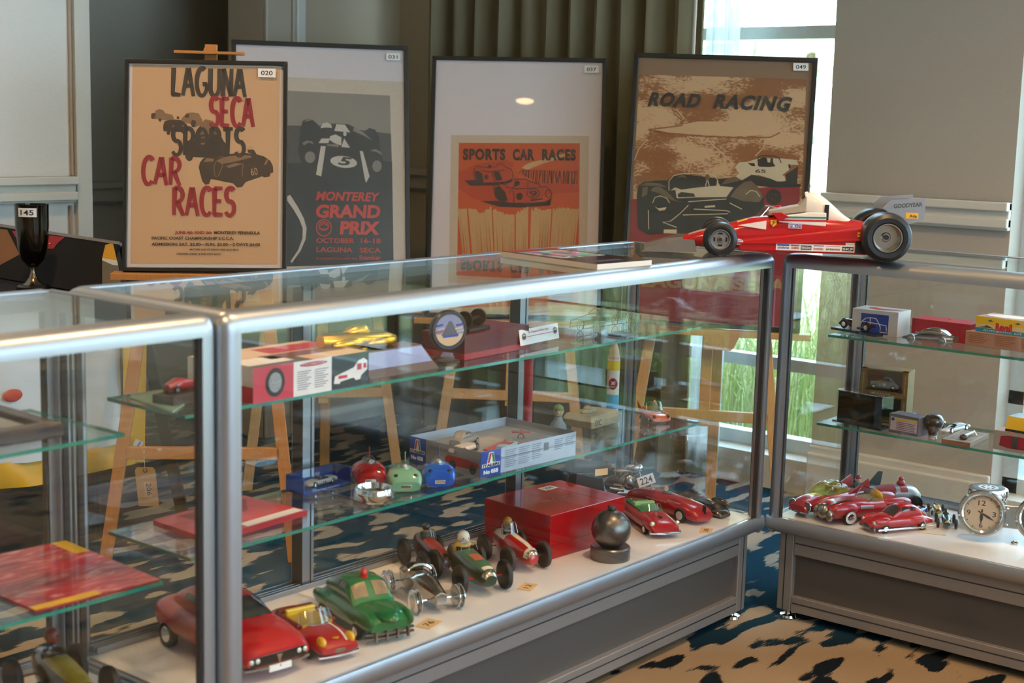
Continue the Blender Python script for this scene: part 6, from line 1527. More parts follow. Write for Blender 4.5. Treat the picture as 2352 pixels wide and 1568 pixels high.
# dark red box with a bronze car bust, card leaning on it
t, w_ = pbox('maroon_case', 'maroon hinged case carrying a bronze wheel axle sculpture', 'box', (1066, 828), (1214, 799), 0.12, 0.055, zu, M('maroon_leatherette', '5c1620', 0.4, 0, 0.2), GU)
MB().box(-0.002, w_ + 0.002, -0.002, 0.122, 0.0, 0.014).build('lower_tray', M('scarlet_tray', '9c1a20', 0.35, 0, 0.4), t, 0, 0.001)
bz = thing('bronze_axle', 'bronze wheel and axle sculpture on a dark slab, on the maroon case', 'sculpture', t.location + Vector((0.075, 0.06, 0.0555)), math.radians(10), GU)
MB().box(-0.045, 0.045, -0.035, 0.035, 0, 0.008).build('slab', M('dark_slab', '2c2320', 0.5), bz, 0, 0.002)
BZ = M('old_bronze', '4f3a2c', 0.35, 0.8, 0, 0.15, 30)
for x in (-0.03, 0.03):
    b = MB(); b.lathe([(0.004, -0.006), (0.018, -0.007), (0.019, 0), (0.018, 0.007), (0.004, 0.006)], (x, -0.012, 0.027), (1, 0.35, 0), 22); b.build('wheel', BZ, bz)
b = MB(); b.cyl((-0.03, -0.012, 0.027), (0.03, -0.012, 0.027), 0.007); b.ell((0, 0, 0.022), (0.016, 0.016, 0.014)); b.build('axle', BZ, bz)
a_, b_ = onz(1186, 803, zu), onz(1275, 784, zu)
cd_ = thing('event_card', 'white printed card with two round emblems leaning on the maroon case', 'card', a_ + Vector((0, -0.012, 0)), math.atan2(b_.y - a_.y, b_.x - a_.x), GU); w_ = (b_ - a_).length
b = MB(); b.obox((0, 0, 0.010), (w_, 0, 0), (0, 0.0006, 0), (0, 0.006, 0.036)); b.build('card', STK, cd_, 0)
b = MB(); put_text(b, 'A Treasure Silver Key', (w_ * 0.22, -0.0006 + 0.004, 0.035), (1, 0, 0), (0, 0.16, 1), w_ * 0.52, 0.006, shear=0.2); b.build('red_script', M('script_red', 'c04a4a', 0.5), cd_, 0)
b = MB(); b.obox((w_ * 0.18, 0.002, 0.0275), (w_ * 0.66, 0, 0), (0, 0.0003, 0), (0, 0.0002, 0.0012)); b.build('red_rule', M('script_red', 'c04a4a', 0.5), cd_, 0)
b = MB(); put_text(b, 'La Fox vs of Camel', (w_ * 0.3, 0.0012, 0.017), (1, 0, 0), (0, 0.16, 1), w_ * 0.4, 0.005); b.build('black_script', INK, cd_, 0)
for x in (0.1, 0.9):
    b = MB(); b.lathe([(0.0055, 0), (0.0075, 0), (0.0075, 0.0004), (0.0055, 0.0004)], (w_ * x, 0.0015, 0.03), (0, -1, 0.16), 20, cap=False); b.box(w_ * x - 0.004, w_ * x + 0.004, 0.0008, 0.0014, 0.026, 0.031); b.build('emblem', M('emblem_brown', '5a3a30', 0.5), cd_, 0)
# wire car at the end of the shelf
a_, b_ = onz(1368, 772, zu), onz(1500, 752, zu)
t = thing('wire_car', 'copper wire outline of a roadster at the end of the upper shelf', 'sculpture', (a_ + b_) / 2 + Vector((0, 0.06, 0)), math.atan2(b_.y - a_.y, b_.x - a_.x) + PI, GU); L = (b_ - a_).length
CP = M('copper_wire', '6e4a30', 0.3, 1.0); prf = [(0.5, 0.014), (0.48, 0.03), (0.2, 0.04), (0.12, 0.052), (-0.1, 0.05), (-0.3, 0.04), (-0.48, 0.03), (-0.5, 0.014)]
for s in (-1, 1):
    b = MB(); b.tube([(x * L, s * 0.022, z) for x, z in prf] + [(0.5 * L, s * 0.022, 0.014)], 0.0011, 6); b.build('side_wire', CP, t)
    for x in (0.3, -0.3):
        b = MB(); b.tube([(x * L + 0.014 * math.cos(q_), s * 0.026, 0.015 + 0.014 * math.sin(q_)) for q_ in [2 * PI * i / 18 for i in range(19)]], 0.001, 6)
        for k in range(4): b.cyl((x * L, s * 0.026, 0.015), (x * L + 0.014 * math.cos(k * 1.57 + .4), s * 0.026, 0.015 + 0.014 * math.sin(k * 1.57 + .4)), 0.0006, n=5)
        b.build('wire_wheel', CP, t)
for x, z in prf[1:-1]:
    b = MB(); b.tube([(x * L, -0.022, z), (x * L, 0, z + 0.006), (x * L, 0.022, z)], 0.001, 6); b.build('cross_wire', CP, t)
b = MB(); b.lathe([(0.001, 0), (0.02, 0), (0.024, 0.012), (0.018, 0.03), (0.012, 0.042), (0.001, 0.044)], (0, 0, 0), (0, 0, 1), 16, cap=False)
gb = b.build('glass_paperweight', CLEAR, None, loc=onz(1376, 778, zu)); tag(gb, 'clear domed glass paperweight beside the copper wire car', 'paperweight', GU)
b = MB(); b.box(-0.03, 0.03, -0.02, 0.02, 0, 0.006); ob = b.build('flat_tin', M('dark_tin', '3a3d44', 0.3, 0.7), None, 0, 0.002, loc=onz(1425, 770, zu)); ob.rotation_euler.z = 0.1
tag(ob, 'flat dark metal tin at the end of the upper shelf', 'tin', GU)
# left end: papers, red toy on a brown plinth
t, q = quad_slab('travel_leaflet', 'green and cream printed leaflet at the end of the upper shelf', 'leaflet', ((298, 913), (420, 890), (455, 906), (396, 945)), zu, 0.003, M('pale_green_paper', '9fb39a', 0.6, 0, 0, 0.35, 18), GU, M('leaflet_print', '7fa38a', 0.4, 0, 0.2, 0.6, 22))
b = MB(); b.box(-0.05, 0.05, -0.025, 0.025, 0, 0.02)
t = thing('small_racer_on_plinth', 'tiny red car on a brown plinth beside the toy car kit box', 'model car', Vector((0.135, 0.285, zu)), 0.2, GU); b.build('plinth', M('brown_plinth', '4a352a', 0.5), t, 0, 0.002)
hull(MB(), [(-0.04, 0.008, 0.026, 0.038, 3), (-0.01, 0.014, 0.024, 0.046, 3), (0.02, 0.014, 0.024, 0.04, 3), (0.042, 0.008, 0.026, 0.034, 3)], 12, 14).build('body', RED, t); wheels4(t, 0.025, -0.025, 0.013, 0.007, 0.005); [setattr(ch, 'location', ch.location + Vector((0, 0, 0.0205))) for ch in t.children if ch.name.startswith('wheel')]

# ------------------------------------------------------------------ long case, middle shelf
GM = 'collectibles on the middle glass shelf'
t, q = quad_slab('red_folder', 'red printed folder lying on the middle shelf behind the corner post', 'folder', ((352, 1194), (560, 1138), (706, 1172), (478, 1238)), zm, 0.010, M('red_card', 'a3161c', 0.5), GM, M('red_cover_print', 'b81e1c', 0.35, 0, 0.3, 0.35, 14))
mid = lambda u_, v_: (q[0] * (1 - u_) + q[1] * u_) * (1 - v_) + (q[3] * (1 - u_) + q[2] * u_) * v_
b = MB(); b.poly([mid(0.4, 0.82), mid(0.98, 0.82), mid(0.98, 0.97), mid(0.4, 0.97)][::-1]); b.build('white_label', STK, t, 0)
b = MB(); b.poly([mid(0.2, 0.1), mid(0.95, 0.1), mid(0.7, 0.5), mid(0.25, 0.55)][::-1]); b.build('dark_print', M('plum_red_print', '7d1420', 0.4), t, 0)
t = thing('boxed_model_car', 'blue window box holding a small white sports car numbered 14', 'box', onz(697, 1137, zm), 0, GM)
a_, b_, c_ = onz(697, 1137, zm), onz(805, 1109, zm), onz(637, 1107, zm)
t.rotation_euler.z = math.atan2(b_.y - a_.y, b_.x - a_.x); w_ = (b_ - a_).length; dp = 0.052
BLU = M('blue_carton', '1450a8', 0.45); hh = 0.036
for nm, bx_ in (('base', (0, w_, 0, dp, 0, 0.005)), ('back', (0, w_, dp - 0.002, dp, 0, hh)), ('end', (0, 0.003, 0, dp, 0, hh)), ('end', (w_ - 0.003, w_, 0, dp, 0, hh))): MB().box(*bx_).build(nm + '_panel', BLU, t, 0)
MB().box(0, w_, 0.0, dp, hh, hh + 0.0008).build('window_film', CLEAR, t, 0); MB().box(0, w_, -0.0004, 0.0002, 0.004, hh).build('window_film', CLEAR, t, 0)
face_text(t, 'SCALE MODELS', w_ * 0.3, 0.0012, w_ * 0.45, 0.0026, STK)
mc = thing('model_car', 'tiny white sports car numbered 14 inside the blue window box', 'model car', Vector((0, 0, 0)), 0, GM)
mc.location = a_ + Matrix.Rotation(t.rotation_euler.z, 3, 'Z') @ Vector((w_ * 0.5, dp * 0.45, 0.005)); mc.rotation_euler.z = t.rotation_euler.z + PI
def mini(par, L, W, H, mat, roof=True, wr=0.13, num=None, cabm=None, conv=False):
    st = scale_st([(-0.5, 0.75, 0.22, 0.58, 2.8), (-0.35, 0.97, 0.16, 0.66, 3), (0, 1, 0.15, 0.62, 3), (0.33, 0.97, 0.16, 0.58, 2.8), (0.46, 0.88, 0.18, 0.46, 2.6), (0.5, 0.75, 0.24, 0.38, 2.6)], L, W, H)
    hull(MB(), st, 14, 16).build('body', mat, par)
    if roof:
        cb = scale_st([(-0.38, 0.5, 0.5, 0.6, 2.8), (-0.22, 0.75, 0.5, 0.96, 2.8), (-0.05, 0.78, 0.5, 1, 2.8), (0.08, 0.78, 0.5, 0.9, 2.8), (0.2, 0.82, 0.5, 0.58, 2.8)], L, W, H)
        hull(MB(), cb, 12, 16).build('cabin', cabm or mat, par)
        patch(MB(), cb, 0.07 * L, 0.18 * L, 35, 145, 0.0005, n=4).build('windscreen', DGLASS, par); patch(MB(), cb, -0.2 * L, 0.06 * L, 12, 42, 0.0005, both=True, n=4).build('side_window', DGLASS, par)
    elif conv:
        MB().box(-0.2 * L, 0.1 * L, -W * 0.33, W * 0.33, H * 0.5, H * 0.66).build('cockpit', conv, par, 0)
        screen(par, st, 0.14 * L, 0.1 * L, W * 0.36, H * 0.6, H * 0.95, L * 0.04, CLEAR, CHROME)
    wheels4(par, 0.31 * L, -0.3 * L, W * 0.44, L * wr * 0.55, W * 0.13)
    if num:
        b = MB(); put_text(b, num, (0.06 * L, -W * 0.5 - 0.0006, H * 0.3), (-1, 0, 0) if False else (1, 0, 0), (0, 0, 1), L * 0.1, H * 0.22, bold=0.02); put_text(b, num, (0.06 * L, W * 0.5 + 0.0006, H * 0.3), (-1, 0, 0), (0, 0, 1), L * 0.1, H * 0.22, bold=0.02); b.build('race_number', INK, par, 0)
    return st
WHT = M('white_diecast', 'd5d1cb', 0.3, 0, 0.5)
mini(mc, 0.085, 0.032, 0.024, WHT, False, 0.14, '14', conv=BLK)
def capsule(px_, col, label, lampc, dome=None):
    p = onz(*px_, zm); t = thing('capsule_toy', label, 'toy car', p, math.atan2(CAM.y - p.y, CAM.x - p.x) + 0.12, GM)
    m_ = M('capsule_' + col, col, 0.15, 0, 0.8)
    st = [(-0.04, 0.018, 0.002, 0.024, 2.4), (-0.02, 0.034, 0.001, 0.044, 2.4), (0.01, 0.037, 0.001, 0.044, 2.5), (0.03, 0.034, 0.001, 0.034, 2.8), (0.04, 0.03, 0.001, 0.022, 3)]
    hull(MB(), st, 18, 22).build('body', m_, t)
    b = MB(); b.ell((0.0, 0, 0.042), (0.02, 0.016, 0.017)); b.build('canopy', dome or CLEAR, t)
    b = MB(); b.ell((-0.004, 0, 0.044), 0.009); b.build('driver_head', M('silver_head', 'a9a49c', 0.2, 0.8), t)
    MB().box(0.034, 0.0405, -0.013, 0.013, 0.006, 0.017).build('grille', CHROME, t, 0, 0.003)
    for s in (-1, 1):
        lamp(t, 0.037, s * 0.022, 0.012, 0.0055, lampc, rim=M('ring_dark', '22262a', 0.3)); b = MB(); b.ell((0.026, s * 0.02, 0.031), (0.006, 0.006, 0.005)); b.build('vent', BLK, t)
    b = MB(); b.cyl((-0.02, 0.004, 0.045), (-0.022, 0.004, 0.073), 0.0012); b.build('aerial', m_, t)
capsule((846, 1106), 'a8121a', 'red dome-shaped toy car with a clear canopy and big chrome grille', M('lamp_blue', 'b9c6d0', 0.2), glassmat('milky_canopy', (0.75, 0.72, 0.68), 0.08))
capsule((928, 1119), '7fae86', 'mint green dome-shaped toy car with a clear canopy and chrome grille', M('lamp_dark', '2a2e30', 0.2))
capsule((1006, 1108), '1757b8', 'bright blue dome-shaped toy car with a clear canopy and aerial', M('lamp_white', 'c9c4c0', 0.2))
b = MB(); b.lathe([(0.03, 0), (0.04, 0.006), (0.042, 0.02), (0.038, 0.03), (0.033, 0.031), (0.03, 0.02), (0.001, 0.016)], n=36, cap=False)
t = thing('chrome_bowl', 'round chrome bowl in front of the red dome-shaped toy car', 'bowl', onz(858, 1150, zm), 0, GM); b.build('bowl', CHROME, t)
MB().lathe([(0.001, 0.019), (0.03, 0.019), (0.03, 0.0195), (0.001, 0.0195)], n=28, cap=False).build('dark_inlay', BLK, t)
# open kit box with model cars
a_, b_, c_ = onz(1103, 1097, zm), onz(1322, 1045, zm), onz(922, 1054, zm)
t = thing('open_kit_box', 'open model kit box with blue corner logos and No 058 holding small cars', 'box', a_, math.atan2(b_.y - a_.y, b_.x - a_.x), GM)
w_, dp, hh = (b_ - a_).length, min((c_ - a_).length, 0.225), 0.057
SIL = M('silver_grey_card', 'aab4c0', 0.5); GRC2 = M('grey_photo_card', '8a8684', 0.5, 0, 0, 0.1, 20)
MB().box(0, w_, 0, dp, 0.032, 0.035).build('tray_floor', M('tray_print', '9a9288', 0.6, 0, 0, 0.3, 25), t, 0)
MB().box(0, w_, 0, 0.0015, 0, hh).build('front_wall', SIL, t, 0); MB().box(0, w_, dp - 0.0015, dp, 0, hh).build('back_wall', SIL, t, 0)
MB().box(0, 0.0015, 0, dp, 0, hh).build('end_wall', GRC2, t, 0); MB().box(w_ - 0.0015, w_, 0, dp, 0, hh).build('end_wall', GRC2, t, 0)
NB = M('logo_blue', '1c3f96', 0.45); TRG = M('logo_green', '1f7a44', 0.45); TRR = M('logo_red2', 'b8262c', 0.45)
def italogo(ax, o, wd, inv):
    # ax: (u vector, n offset) on the wall, logo on a blue panel with the number below
    u_, n_ = ax
    q_ = lambda x, z, k: Vector(o) + u_ * x + n_ * (0.0004 * k) + Vector((0, 0, z))
    MB().poly([q_(0, 0, 1), q_(wd, 0, 1), q_(wd, hh, 1), q_(0, hh, 1)]).build('logo_panel', NB, t, 0)
    MB().poly([q_(wd * 0.3, hh * 0.5, 2), q_(wd * 0.72, hh * 0.5, 2), q_(wd * 0.62, hh * 0.93, 2), q_(wd * 0.4, hh * 0.93, 2)]).build('logo_white', STK, t, 0)
    MB().poly([q_(wd * 0.33, hh * 0.52, 3), q_(wd * 0.43, hh * 0.52, 3), q_(wd * 0.53, hh * 0.9, 3), q_(wd * 0.43, hh * 0.9, 3)]).build('logo_stroke', TRR, t, 0)
    MB().poly([q_(wd * 0.6, hh * 0.52, 3), q_(wd * 0.7, hh * 0.52, 3), q_(wd * 0.61, hh * 0.9, 3), q_(wd * 0.53, hh * 0.9, 3)]).build('logo_stroke', TRG, t, 0)
    MB().poly([q_(wd * 0.06, hh * 0.36, 2), q_(wd * 0.94, hh * 0.36, 2), q_(wd * 0.94, hh * 0.5, 2), q_(wd * 0.06, hh * 0.5, 2)]).build('logo_bar', STK, t, 0)
    b = MB(); put_text(b, 'ITALERI', q_(wd * 0.1, hh * 0.38, 3), u_, (0, 0, 1), wd * 0.8, hh * 0.1, bold=0.05); b.build('logo_name', INK, t, 0)
    b = MB(); put_text(b, 'No 058', q_(wd * 0.14, hh * 0.1, 3), u_, (0, 0, 1), wd * 0.72, hh * 0.15, bold=0.05); b.build('kit_number', STK, t, 0)
italogo((Vector((1, 0, 0)), Vector((0, -1, 0))), (0, 0, 0), w_ * 0.2, 0)
italogo((Vector((0, -1, 0)), Vector((-1, 0, 0))), (0, dp, 0), dp * 0.24, 0)
b = MB()
for c0, c1, n_ in ((0.24, 0.36, 9), (0.38, 0.5, 9), (0.52, 0.62, 8), (0.76, 0.86, 6), (0.88, 0.98, 5)):
    for k in range(n_): b.box(w_ * c0, w_ * (c1 - 0.012 * (k % 3)), -0.0005, -0.0003, hh * 0.84 - 0.0046 * k, hh * 0.84 - 0.0046 * k + 0.0014)
for k in range(11): b.box(w_ * 0.645 + 0.0016 * k, w_ * 0.645 + 0.0016 * k + 0.0008, -0.0005, -0.0003, hh * 0.5, hh * 0.82)
b.build('small_print', M('blue_grey_print', '5f6a78', 0.6), t, 0)
b = MB(); put_text(b, 'MERCEDES BENZ', (-0.0005, dp * 0.72, hh * 0.7), (0, -1, 0), (0, 0, 1), dp * 0.4, 0.006); b.build('kit_title', M('title_grey', '5a5658', 0.6), t, 0)
q_ = lambda y, z: (-0.0006, dp * y, hh * z)
b = MB(); b.poly([q_(0.48, 0.5), q_(0.48, 0.35), (-0.0006, dp * 0.42, hh * 0.22), q_(0.06, 0.25), q_(0.02, 0.4), q_(0.03, 0.52), q_(0.2, 0.58), q_(0.44, 0.6)][::-1]); b.build('car_picture', M('picture_red', '9a2a26', 0.45), t, 0)
b = MB()
for y in (0.38, 0.1): b.poly([(-0.001, dp * y + 0.011 * math.cos(k * 0.45), hh * 0.25 + 0.011 * math.sin(k * 0.45)) for k in range(14)])
b.build('wheel_picture', BLK, t, 0)
Rz = Matrix.Rotation(t.rotation_euler.z, 3, 'Z'); inb = lambda x, y, z=0.0355: a_ + Rz @ Vector((x, y, z))
k1 = thing('model_car', 'grey diecast car with whitewall hubs in the open kit box', 'model car', inb(w_ * 0.28, dp * 0.62), t.rotation_euler.z + 0.3, GM); mini(k1, 0.095, 0.04, 0.036, M('grey_diecast', '857d72', 0.45, 0.2), True, 0.15)
k2 = thing('model_car', 'chipped cream sports racer model in the open kit box', 'model car', inb(w_ * 0.14, dp * 0.42), t.rotation_euler.z + 0.25, GM); mini(k2, 0.095, 0.038, 0.026, M('chipped_cream', 'cdb9a4', 0.5, 0, 0, 0.35, 90), False, 0.16)
k3 = thing('model_car', 'pale blue convertible model in the open kit box', 'model car', inb(w_ * 0.42, dp * 0.2), t.rotation_euler.z + 0.35, GM); mini(k3, 0.082, 0.032, 0.024, M('pale_blue_diecast', '8fb9c4', 0.35, 0, 0.4), False, 0.13, conv=M('red_seats', '9a3a34', 0.5))
k4 = thing('model_plane', 'tiny red winged metal toy in the open kit box', 'toy', inb(w_ * 0.75, dp * 0.45), t.rotation_euler.z + 0.8, GM)
b = MB(); b.ell((0, 0, 0.016), (0.018, 0.006, 0.007)); b.build('body', RED, k4); b = MB(); b.box(-0.008, 0.006, -0.022, 0.022, 0.015, 0.017); b.build('wing', RED, k4, 0); b = MB(); b.cyl((0.006, -0.008, 0), (0, -0.003, 0.013), 0.0012); b.cyl((0.006, 0.008, 0), (0, 0.003, 0.013), 0.0012); b.build('legs', RED, k4)
b = MB(); b.box(0, 0.11, 0, 0.05, 0, 0.004); k5 = b.build('red_leaflet', M('leaflet_red', 'b0362c', 0.45, 0, 0, 0.2, 30), None, 0, loc=inb(w_ * 0.3, dp * 0.1)); k5.rotation_euler.z = t.rotation_euler.z + 0.3; tag(k5, 'red folded leaflet under the pale blue convertible model', 'leaflet', GM)
# carved stone, bust, red baton, painted bottle, orange glass car
a_, b_ = onz(1358, 988, zm), onz(1441, 966, zm)
STN = M('rough_sandstone', '8d8468', 0.9, 0, 0, 0.3, 40, 0.8, 90)
t = thing('carved_stone', 'rough sandstone block carved with a small car relief', 'stone', a_, math.atan2(b_.y - a_.y, b_.x - a_.x), GM)
b = MB(); b.loft([[(0, 0, 0), (0.13, 0.004, 0), (0.126, 0.085, 0), (0.004, 0.09, 0)], [(-0.003, -0.003, 0.02), (0.133, 0, 0.022), (0.13, 0.088, 0.02), (0, 0.093, 0.018)], [(0.004, 0.003, 0.034), (0.126, 0.006, 0.036), (0.122, 0.082, 0.034), (0.006, 0.086, 0.033)]]); b.build('block', STN, t, 30, 0.003)
b = MB(); b.ell((0.05, 0.045, 0.036), (0.03, 0.014, 0.010)); b.ell((0.045, 0.045, 0.044), (0.014, 0.010, 0.008)); b.build('car_relief', STN, t)
b = MB(); put_text(b, 'SVC', (0.012, -0.0025, 0.008), (1, 0, 0), (0, 0, 1), 0.03, 0.016, bold=0.02); b.build('carved_letters', M('dark_carving', '3c3428', 0.8), t, 0)
p = ony(1283, 950, 0.385); p.z = zm; t = thing('small_bust', 'small painted driver bust with a green cap beside the carved stone', 'figurine', p, math.atan2(CAM.y - p.y, CAM.x - p.x), GM)
head(t, 0, 0, 0.046, 0.014, M('ochre_skin', '9a8a5c', 0.5), M('green_cap', '5f7a4c', 0.5), 'bust_head'); b = MB(); b.lathe([(0.022, 0), (0.02, 0.012), (0.012, 0.022), (0.008, 0.034)], n=16); b.build('bust_shoulders', M('blue_grey_coat', '6b7a84', 0.6), t)
p = ony(1213, 900, 0.395); hb_ = ony(1213, 815, 0.395).z - zm; p.z = zm; t = thing('red_baton', 'tall slim red cylinder standing on the middle shelf by the back upright', 'cylinder', p, 0, GM)
MB().cyl((0, 0, 0), (0, 0, hb_ - 0.015), 0.0115).build('tube', M('red_lacquer', '9c1420', 0.3, 0, 0.5), t); MB().cyl((0, 0, hb_ - 0.015), (0, 0, hb_), 0.0135).build('cap', M('red_lacquer2', '8a1018', 0.3, 0, 0.5), t)
p = ony(1409, 860, 0.385); kb_ = (ony(1411, 783, 0.385).z - zm) / 0.169; p.z = zm; t = thing('painted_bottle', 'white skittle-shaped bottle painted with yellow, a red car numbered 20 and blue', 'bottle', p, math.atan2(CAM.y - p.y, CAM.x - p.x), GM)
MB().lathe([(0.001, 0), (0.0165, 0), (0.0165, 0.02), (0.0168, 0.13)], n=28, cap=False).build('bottle_body', M('bottle_white', 'd0c8bc', 0.35), t)
MB().lathe([(0.0168, 0.13), (0.012, 0.152), (0.0075, 0.162), (0.0075, 0.168), (0.001, 0.169)], n=28, cap=False).build('neck', M('bottle_tan', 'b08a66', 0.4), t)
for z0, z1, c in ((0.105, 0.126, 'd2b81c'), (0.018, 0.05, '3f93b8')):
    b = MB(); wrap(b, 0.0172, z0, z1, -80, 80, 14); b.build('painted_band', M('band_' + c, c, 0.4), t)
b = MB(); b.ell((0.016, 0, 0.075), (0.004, 0.012, 0.013)); b.build('painted_car', M('bottle_red', '8c1822', 0.4), t)
b = MB(); put_text(b, '20', (0.0206, -0.006, 0.074), (0, 1, 0), (0, 0, 1), 0.012, 0.007, bold=0.02); b.build('race_number', STK, t, 0)
t.scale = (1, 1, kb_)
t, L = car('glass_convertible', 'orange glazed ceramic convertible with a clear windscreen on the middle shelf', (1520, 972), None, zm, GM, 'model car', ang=-122, L=0.1)
OG = M('orange_glaze', 'c2571c', 0.12, 0, 0.9, 0.12, 20)
st = scale_st([(-0.5, 0.8, 0.1, 0.75, 2.8), (-0.35, 0.98, 0.06, 0.85, 2.8), (0, 1, 0.06, 0.72, 3), (0.3, 0.98, 0.06, 0.66, 2.6), (0.46, 0.9, 0.08, 0.5, 2.6), (0.5, 0.8, 0.12, 0.4, 2.6)], L, 0.06, 0.036)
hull(MB(), st).build('body', OG, t); b = MB()
for s in (-1, 1): b.prism([(-0.5 * L, s * 0.026, 0.024), (-0.2 * L, s * 0.026, 0.024), (-0.56 * L, s * 0.026, 0.042)], (0, -s * 0.004, 0))
b.build('tail_fin', OG, t, 0); screen(t, st, 0.12 * L, 0.05 * L, 0.024, 0.026, 0.05, 0.01, glassmat('green_clear', (0.7, 0.9, 0.78), 0.08), M('green_clear_rim', '5f9a7c', 0.2)); bumper(t, 0.49 * L, 0.05, 0.008, 0.006, OG, 0.004)
for s in (-1, 1): lamp(t, 0.485 * L, s * 0.02, 0.018, 0.0045, M('lamp_dark2', '3a2a20', 0.2)); lamp(t, 0.505 * L, s * 0.008, 0.008, 0.003, CHROME, name='bumper_bullet')
wheels4(t, 0.3 * L, -0.3 * L, 0.026, 0.008, 0.006)

# ------------------------------------------------------------------ right case, upper shelf
GCU = 'collectibles on the upper shelf before the wall pier'
t, w_ = pbox('model_car_box', 'white model box with a blue panel and line-drawn saloon car', 'box', (1955, 764), (2060, 776), 0.085, 0.065, zu, M('white_carton', 'd2ccc8', 0.5), GCU)
face_rect(t, w_ * 0.2, w_ * 0.8, 0.004, 0.055, M('royal_blue_print', '1c3f9c', 0.45))
b = MB(); X = lambda x: w_ * (0.2 + 0.6 * x); Z = lambda z: 0.004 + 0.051 * z
for P in ([(0.0, 0.45), (0.05, 0.6), (0.18, 0.75), (0.33, 0.8), (0.55, 0.78), (0.68, 0.5), (0.72, 0.35)], [(0.33, 0.8), (0.36, 0.3)], [(0.05, 0.58), (0.66, 0.52)], [(0.7, 0.5), (0.92, 0.48), (0.95, 0.2)], [(0.72, 0.35), (0.72, 0.12), (0.98, 0.12)]):
    ribbon(b, [(X(x), Z(z)) for x, z in P], 0.0022, 0.0022, Vector((0, -0.0008, 0)), Vector((1, 0, 0)), Vector((0, 0, 1)))
b.build('car_outline', STK, t, 0)
b = MB(); b.prism([(w_ * x, 0.085 * y, 0.0652) for x, y in ((0.3, 0.3), (0.55, 0.15), (0.95, 0.45), (0.8, 0.6), (0.55, 0.5), (0.3, 0.7), (0.2, 0.55))], (0, 0, 0.0003)); b.build('red_top_print', M('red_flash_print', 'c03a34', 0.5), t, 0)
a_ = onz(1914, 757, zu); b_ = onz(2016, 775, zu)
t = thing('roadster_model', 'dark maroon vintage roadster model on a black plinth', 'model car', (a_ + b_) / 2 + Vector((0.03, 0, 0)), math.atan2(a_.y - b_.y, a_.x - b_.x), GCU); L = (a_ - b_).length
MB().box(-L * 0.5, L * 0.5, -0.03, 0.03, 0, 0.007).build('plinth', BLK, t, 0, 0.001)
MR = M('maroon_enamel', '3f0f18', 0.2, 0, 0.7); L2 = 0.085; zz = 0.0072
b = MB(); hull(b, [(-0.5 * L2, 0.006, zz + 0.008, zz + 0.016, 2.6), (-0.3 * L2, 0.012, zz + 0.006, zz + 0.02, 2.8), (0, 0.013, zz + 0.006, zz + 0.02, 3), (0.3 * L2, 0.009, zz + 0.007, zz + 0.019, 2.8), (0.44 * L2, 0.007, zz + 0.008, zz + 0.018, 3)], 16, 16)
b.build('body', MR, t)
for s in (-1, 1):
    b = MB(); b.tube([(0.5 * L2, s * 0.014, zz + 0.008), (0.38 * L2, s * 0.015, zz + 0.018), (0.24 * L2, s * 0.015, zz + 0.012), (0.05 * L2, s * 0.015, zz + 0.005), (-0.2 * L2, s * 0.015, zz + 0.006), (-0.32 * L2, s * 0.015, zz + 0.018), (-0.46 * L2, s * 0.014, zz + 0.01)], 0.003, 8); b.build('fender', MR, t)
    for x in (0.36, -0.32): wheel(t, x * L2, s * 0.015, zz + 0.0085, 0.0085, 0.004, hub=CHROME)
    lamp(t, 0.44 * L2, s * 0.008, zz + 0.018, 0.0025, CHROME)
b = MB(); b.prism([(0.06 * L2, -0.011, zz + 0.02), (0.02 * L2, -0.011, zz + 0.029), (0.018 * L2, -0.011, zz + 0.029), (0.055 * L2, -0.011, zz + 0.02)], (0, 0.022, 0)); b.build('windscreen', CLEAR, t, 0)
b = MB(); b.ell((-0.1 * L2, 0, zz + 0.02), (0.012, 0.009, 0.005)); b.build('seat', BLK, t)
for ch in t.children:
    if not ch.name.startswith('plinth'):
        ch.location = ch.location * 1.3 + Vector((0, 0, -0.3 * zz)); ch.scale = (1.3, 1.3, 1.3)
t, w_ = pbox('red_gift_box', 'plain red cloth-covered box with a small black mark on its lid', 'box', (2092, 774), (2226, 791), 0.075, 0.05, zu, M('red_cloth_box', '9a1a2a', 0.6, 0, 0, 0.05), GCU)
MB().box(w_ * 0.5, w_ * 0.53, 0.04, 0.05, 0.05, 0.0506).build('lid_mark', INK, t, 0)
t, L = car('silver_coupe_model', 'plain polished aluminium coupe car without paint in front of the red cloth box', (2078, 782), (2194, 795), zu, GCU, 'model car')
AL2 = M('cast_aluminium', 'aeb0b4', 0.16, 1.0, 0, 0.08, 40)
st = scale_st([(-0.5, 0.8, 0.2, 0.62, 2.6), (-0.3, 0.98, 0.12, 0.66, 2.8), (0, 0.98, 0.12, 0.58, 3), (0.3, 0.98, 0.12, 0.55, 2.6), (0.5, 0.75, 0.16, 0.35, 2.6)], L, 0.055, 0.042); hull(MB(), st).build('body', AL2, t)
cb = scale_st([(-0.44, 0.5, 0.5, 0.6, 2.6), (-0.25, 0.72, 0.5, 0.93, 2.6), (-0.05, 0.74, 0.5, 1, 2.6), (0.1, 0.74, 0.5, 0.85, 2.6), (0.24, 0.78, 0.45, 0.52, 2.6)], L, 0.055, 0.042); hull(MB(), cb).build('cabin', AL2, t)
patch(MB(), cb, -0.25 * L, 0.08 * L, 12, 44, both=True).build('side_window', M('bronze_reflection', '9a7a58', 0.15, 0.8), t); wheels4(t, 0.31 * L, -0.3 * L, 0.024, 0.0115, 0.008, tyre=AL2, hub=AL2)
t, w_ = pbox('kraft_box', 'long brown kraft box with printed text under the yellow kit box', 'box', (2216, 791), (2420, 818), 0.11, 0.036, zu, M('kraft_card', 'a07a68', 0.7), GCU)
b = MB()
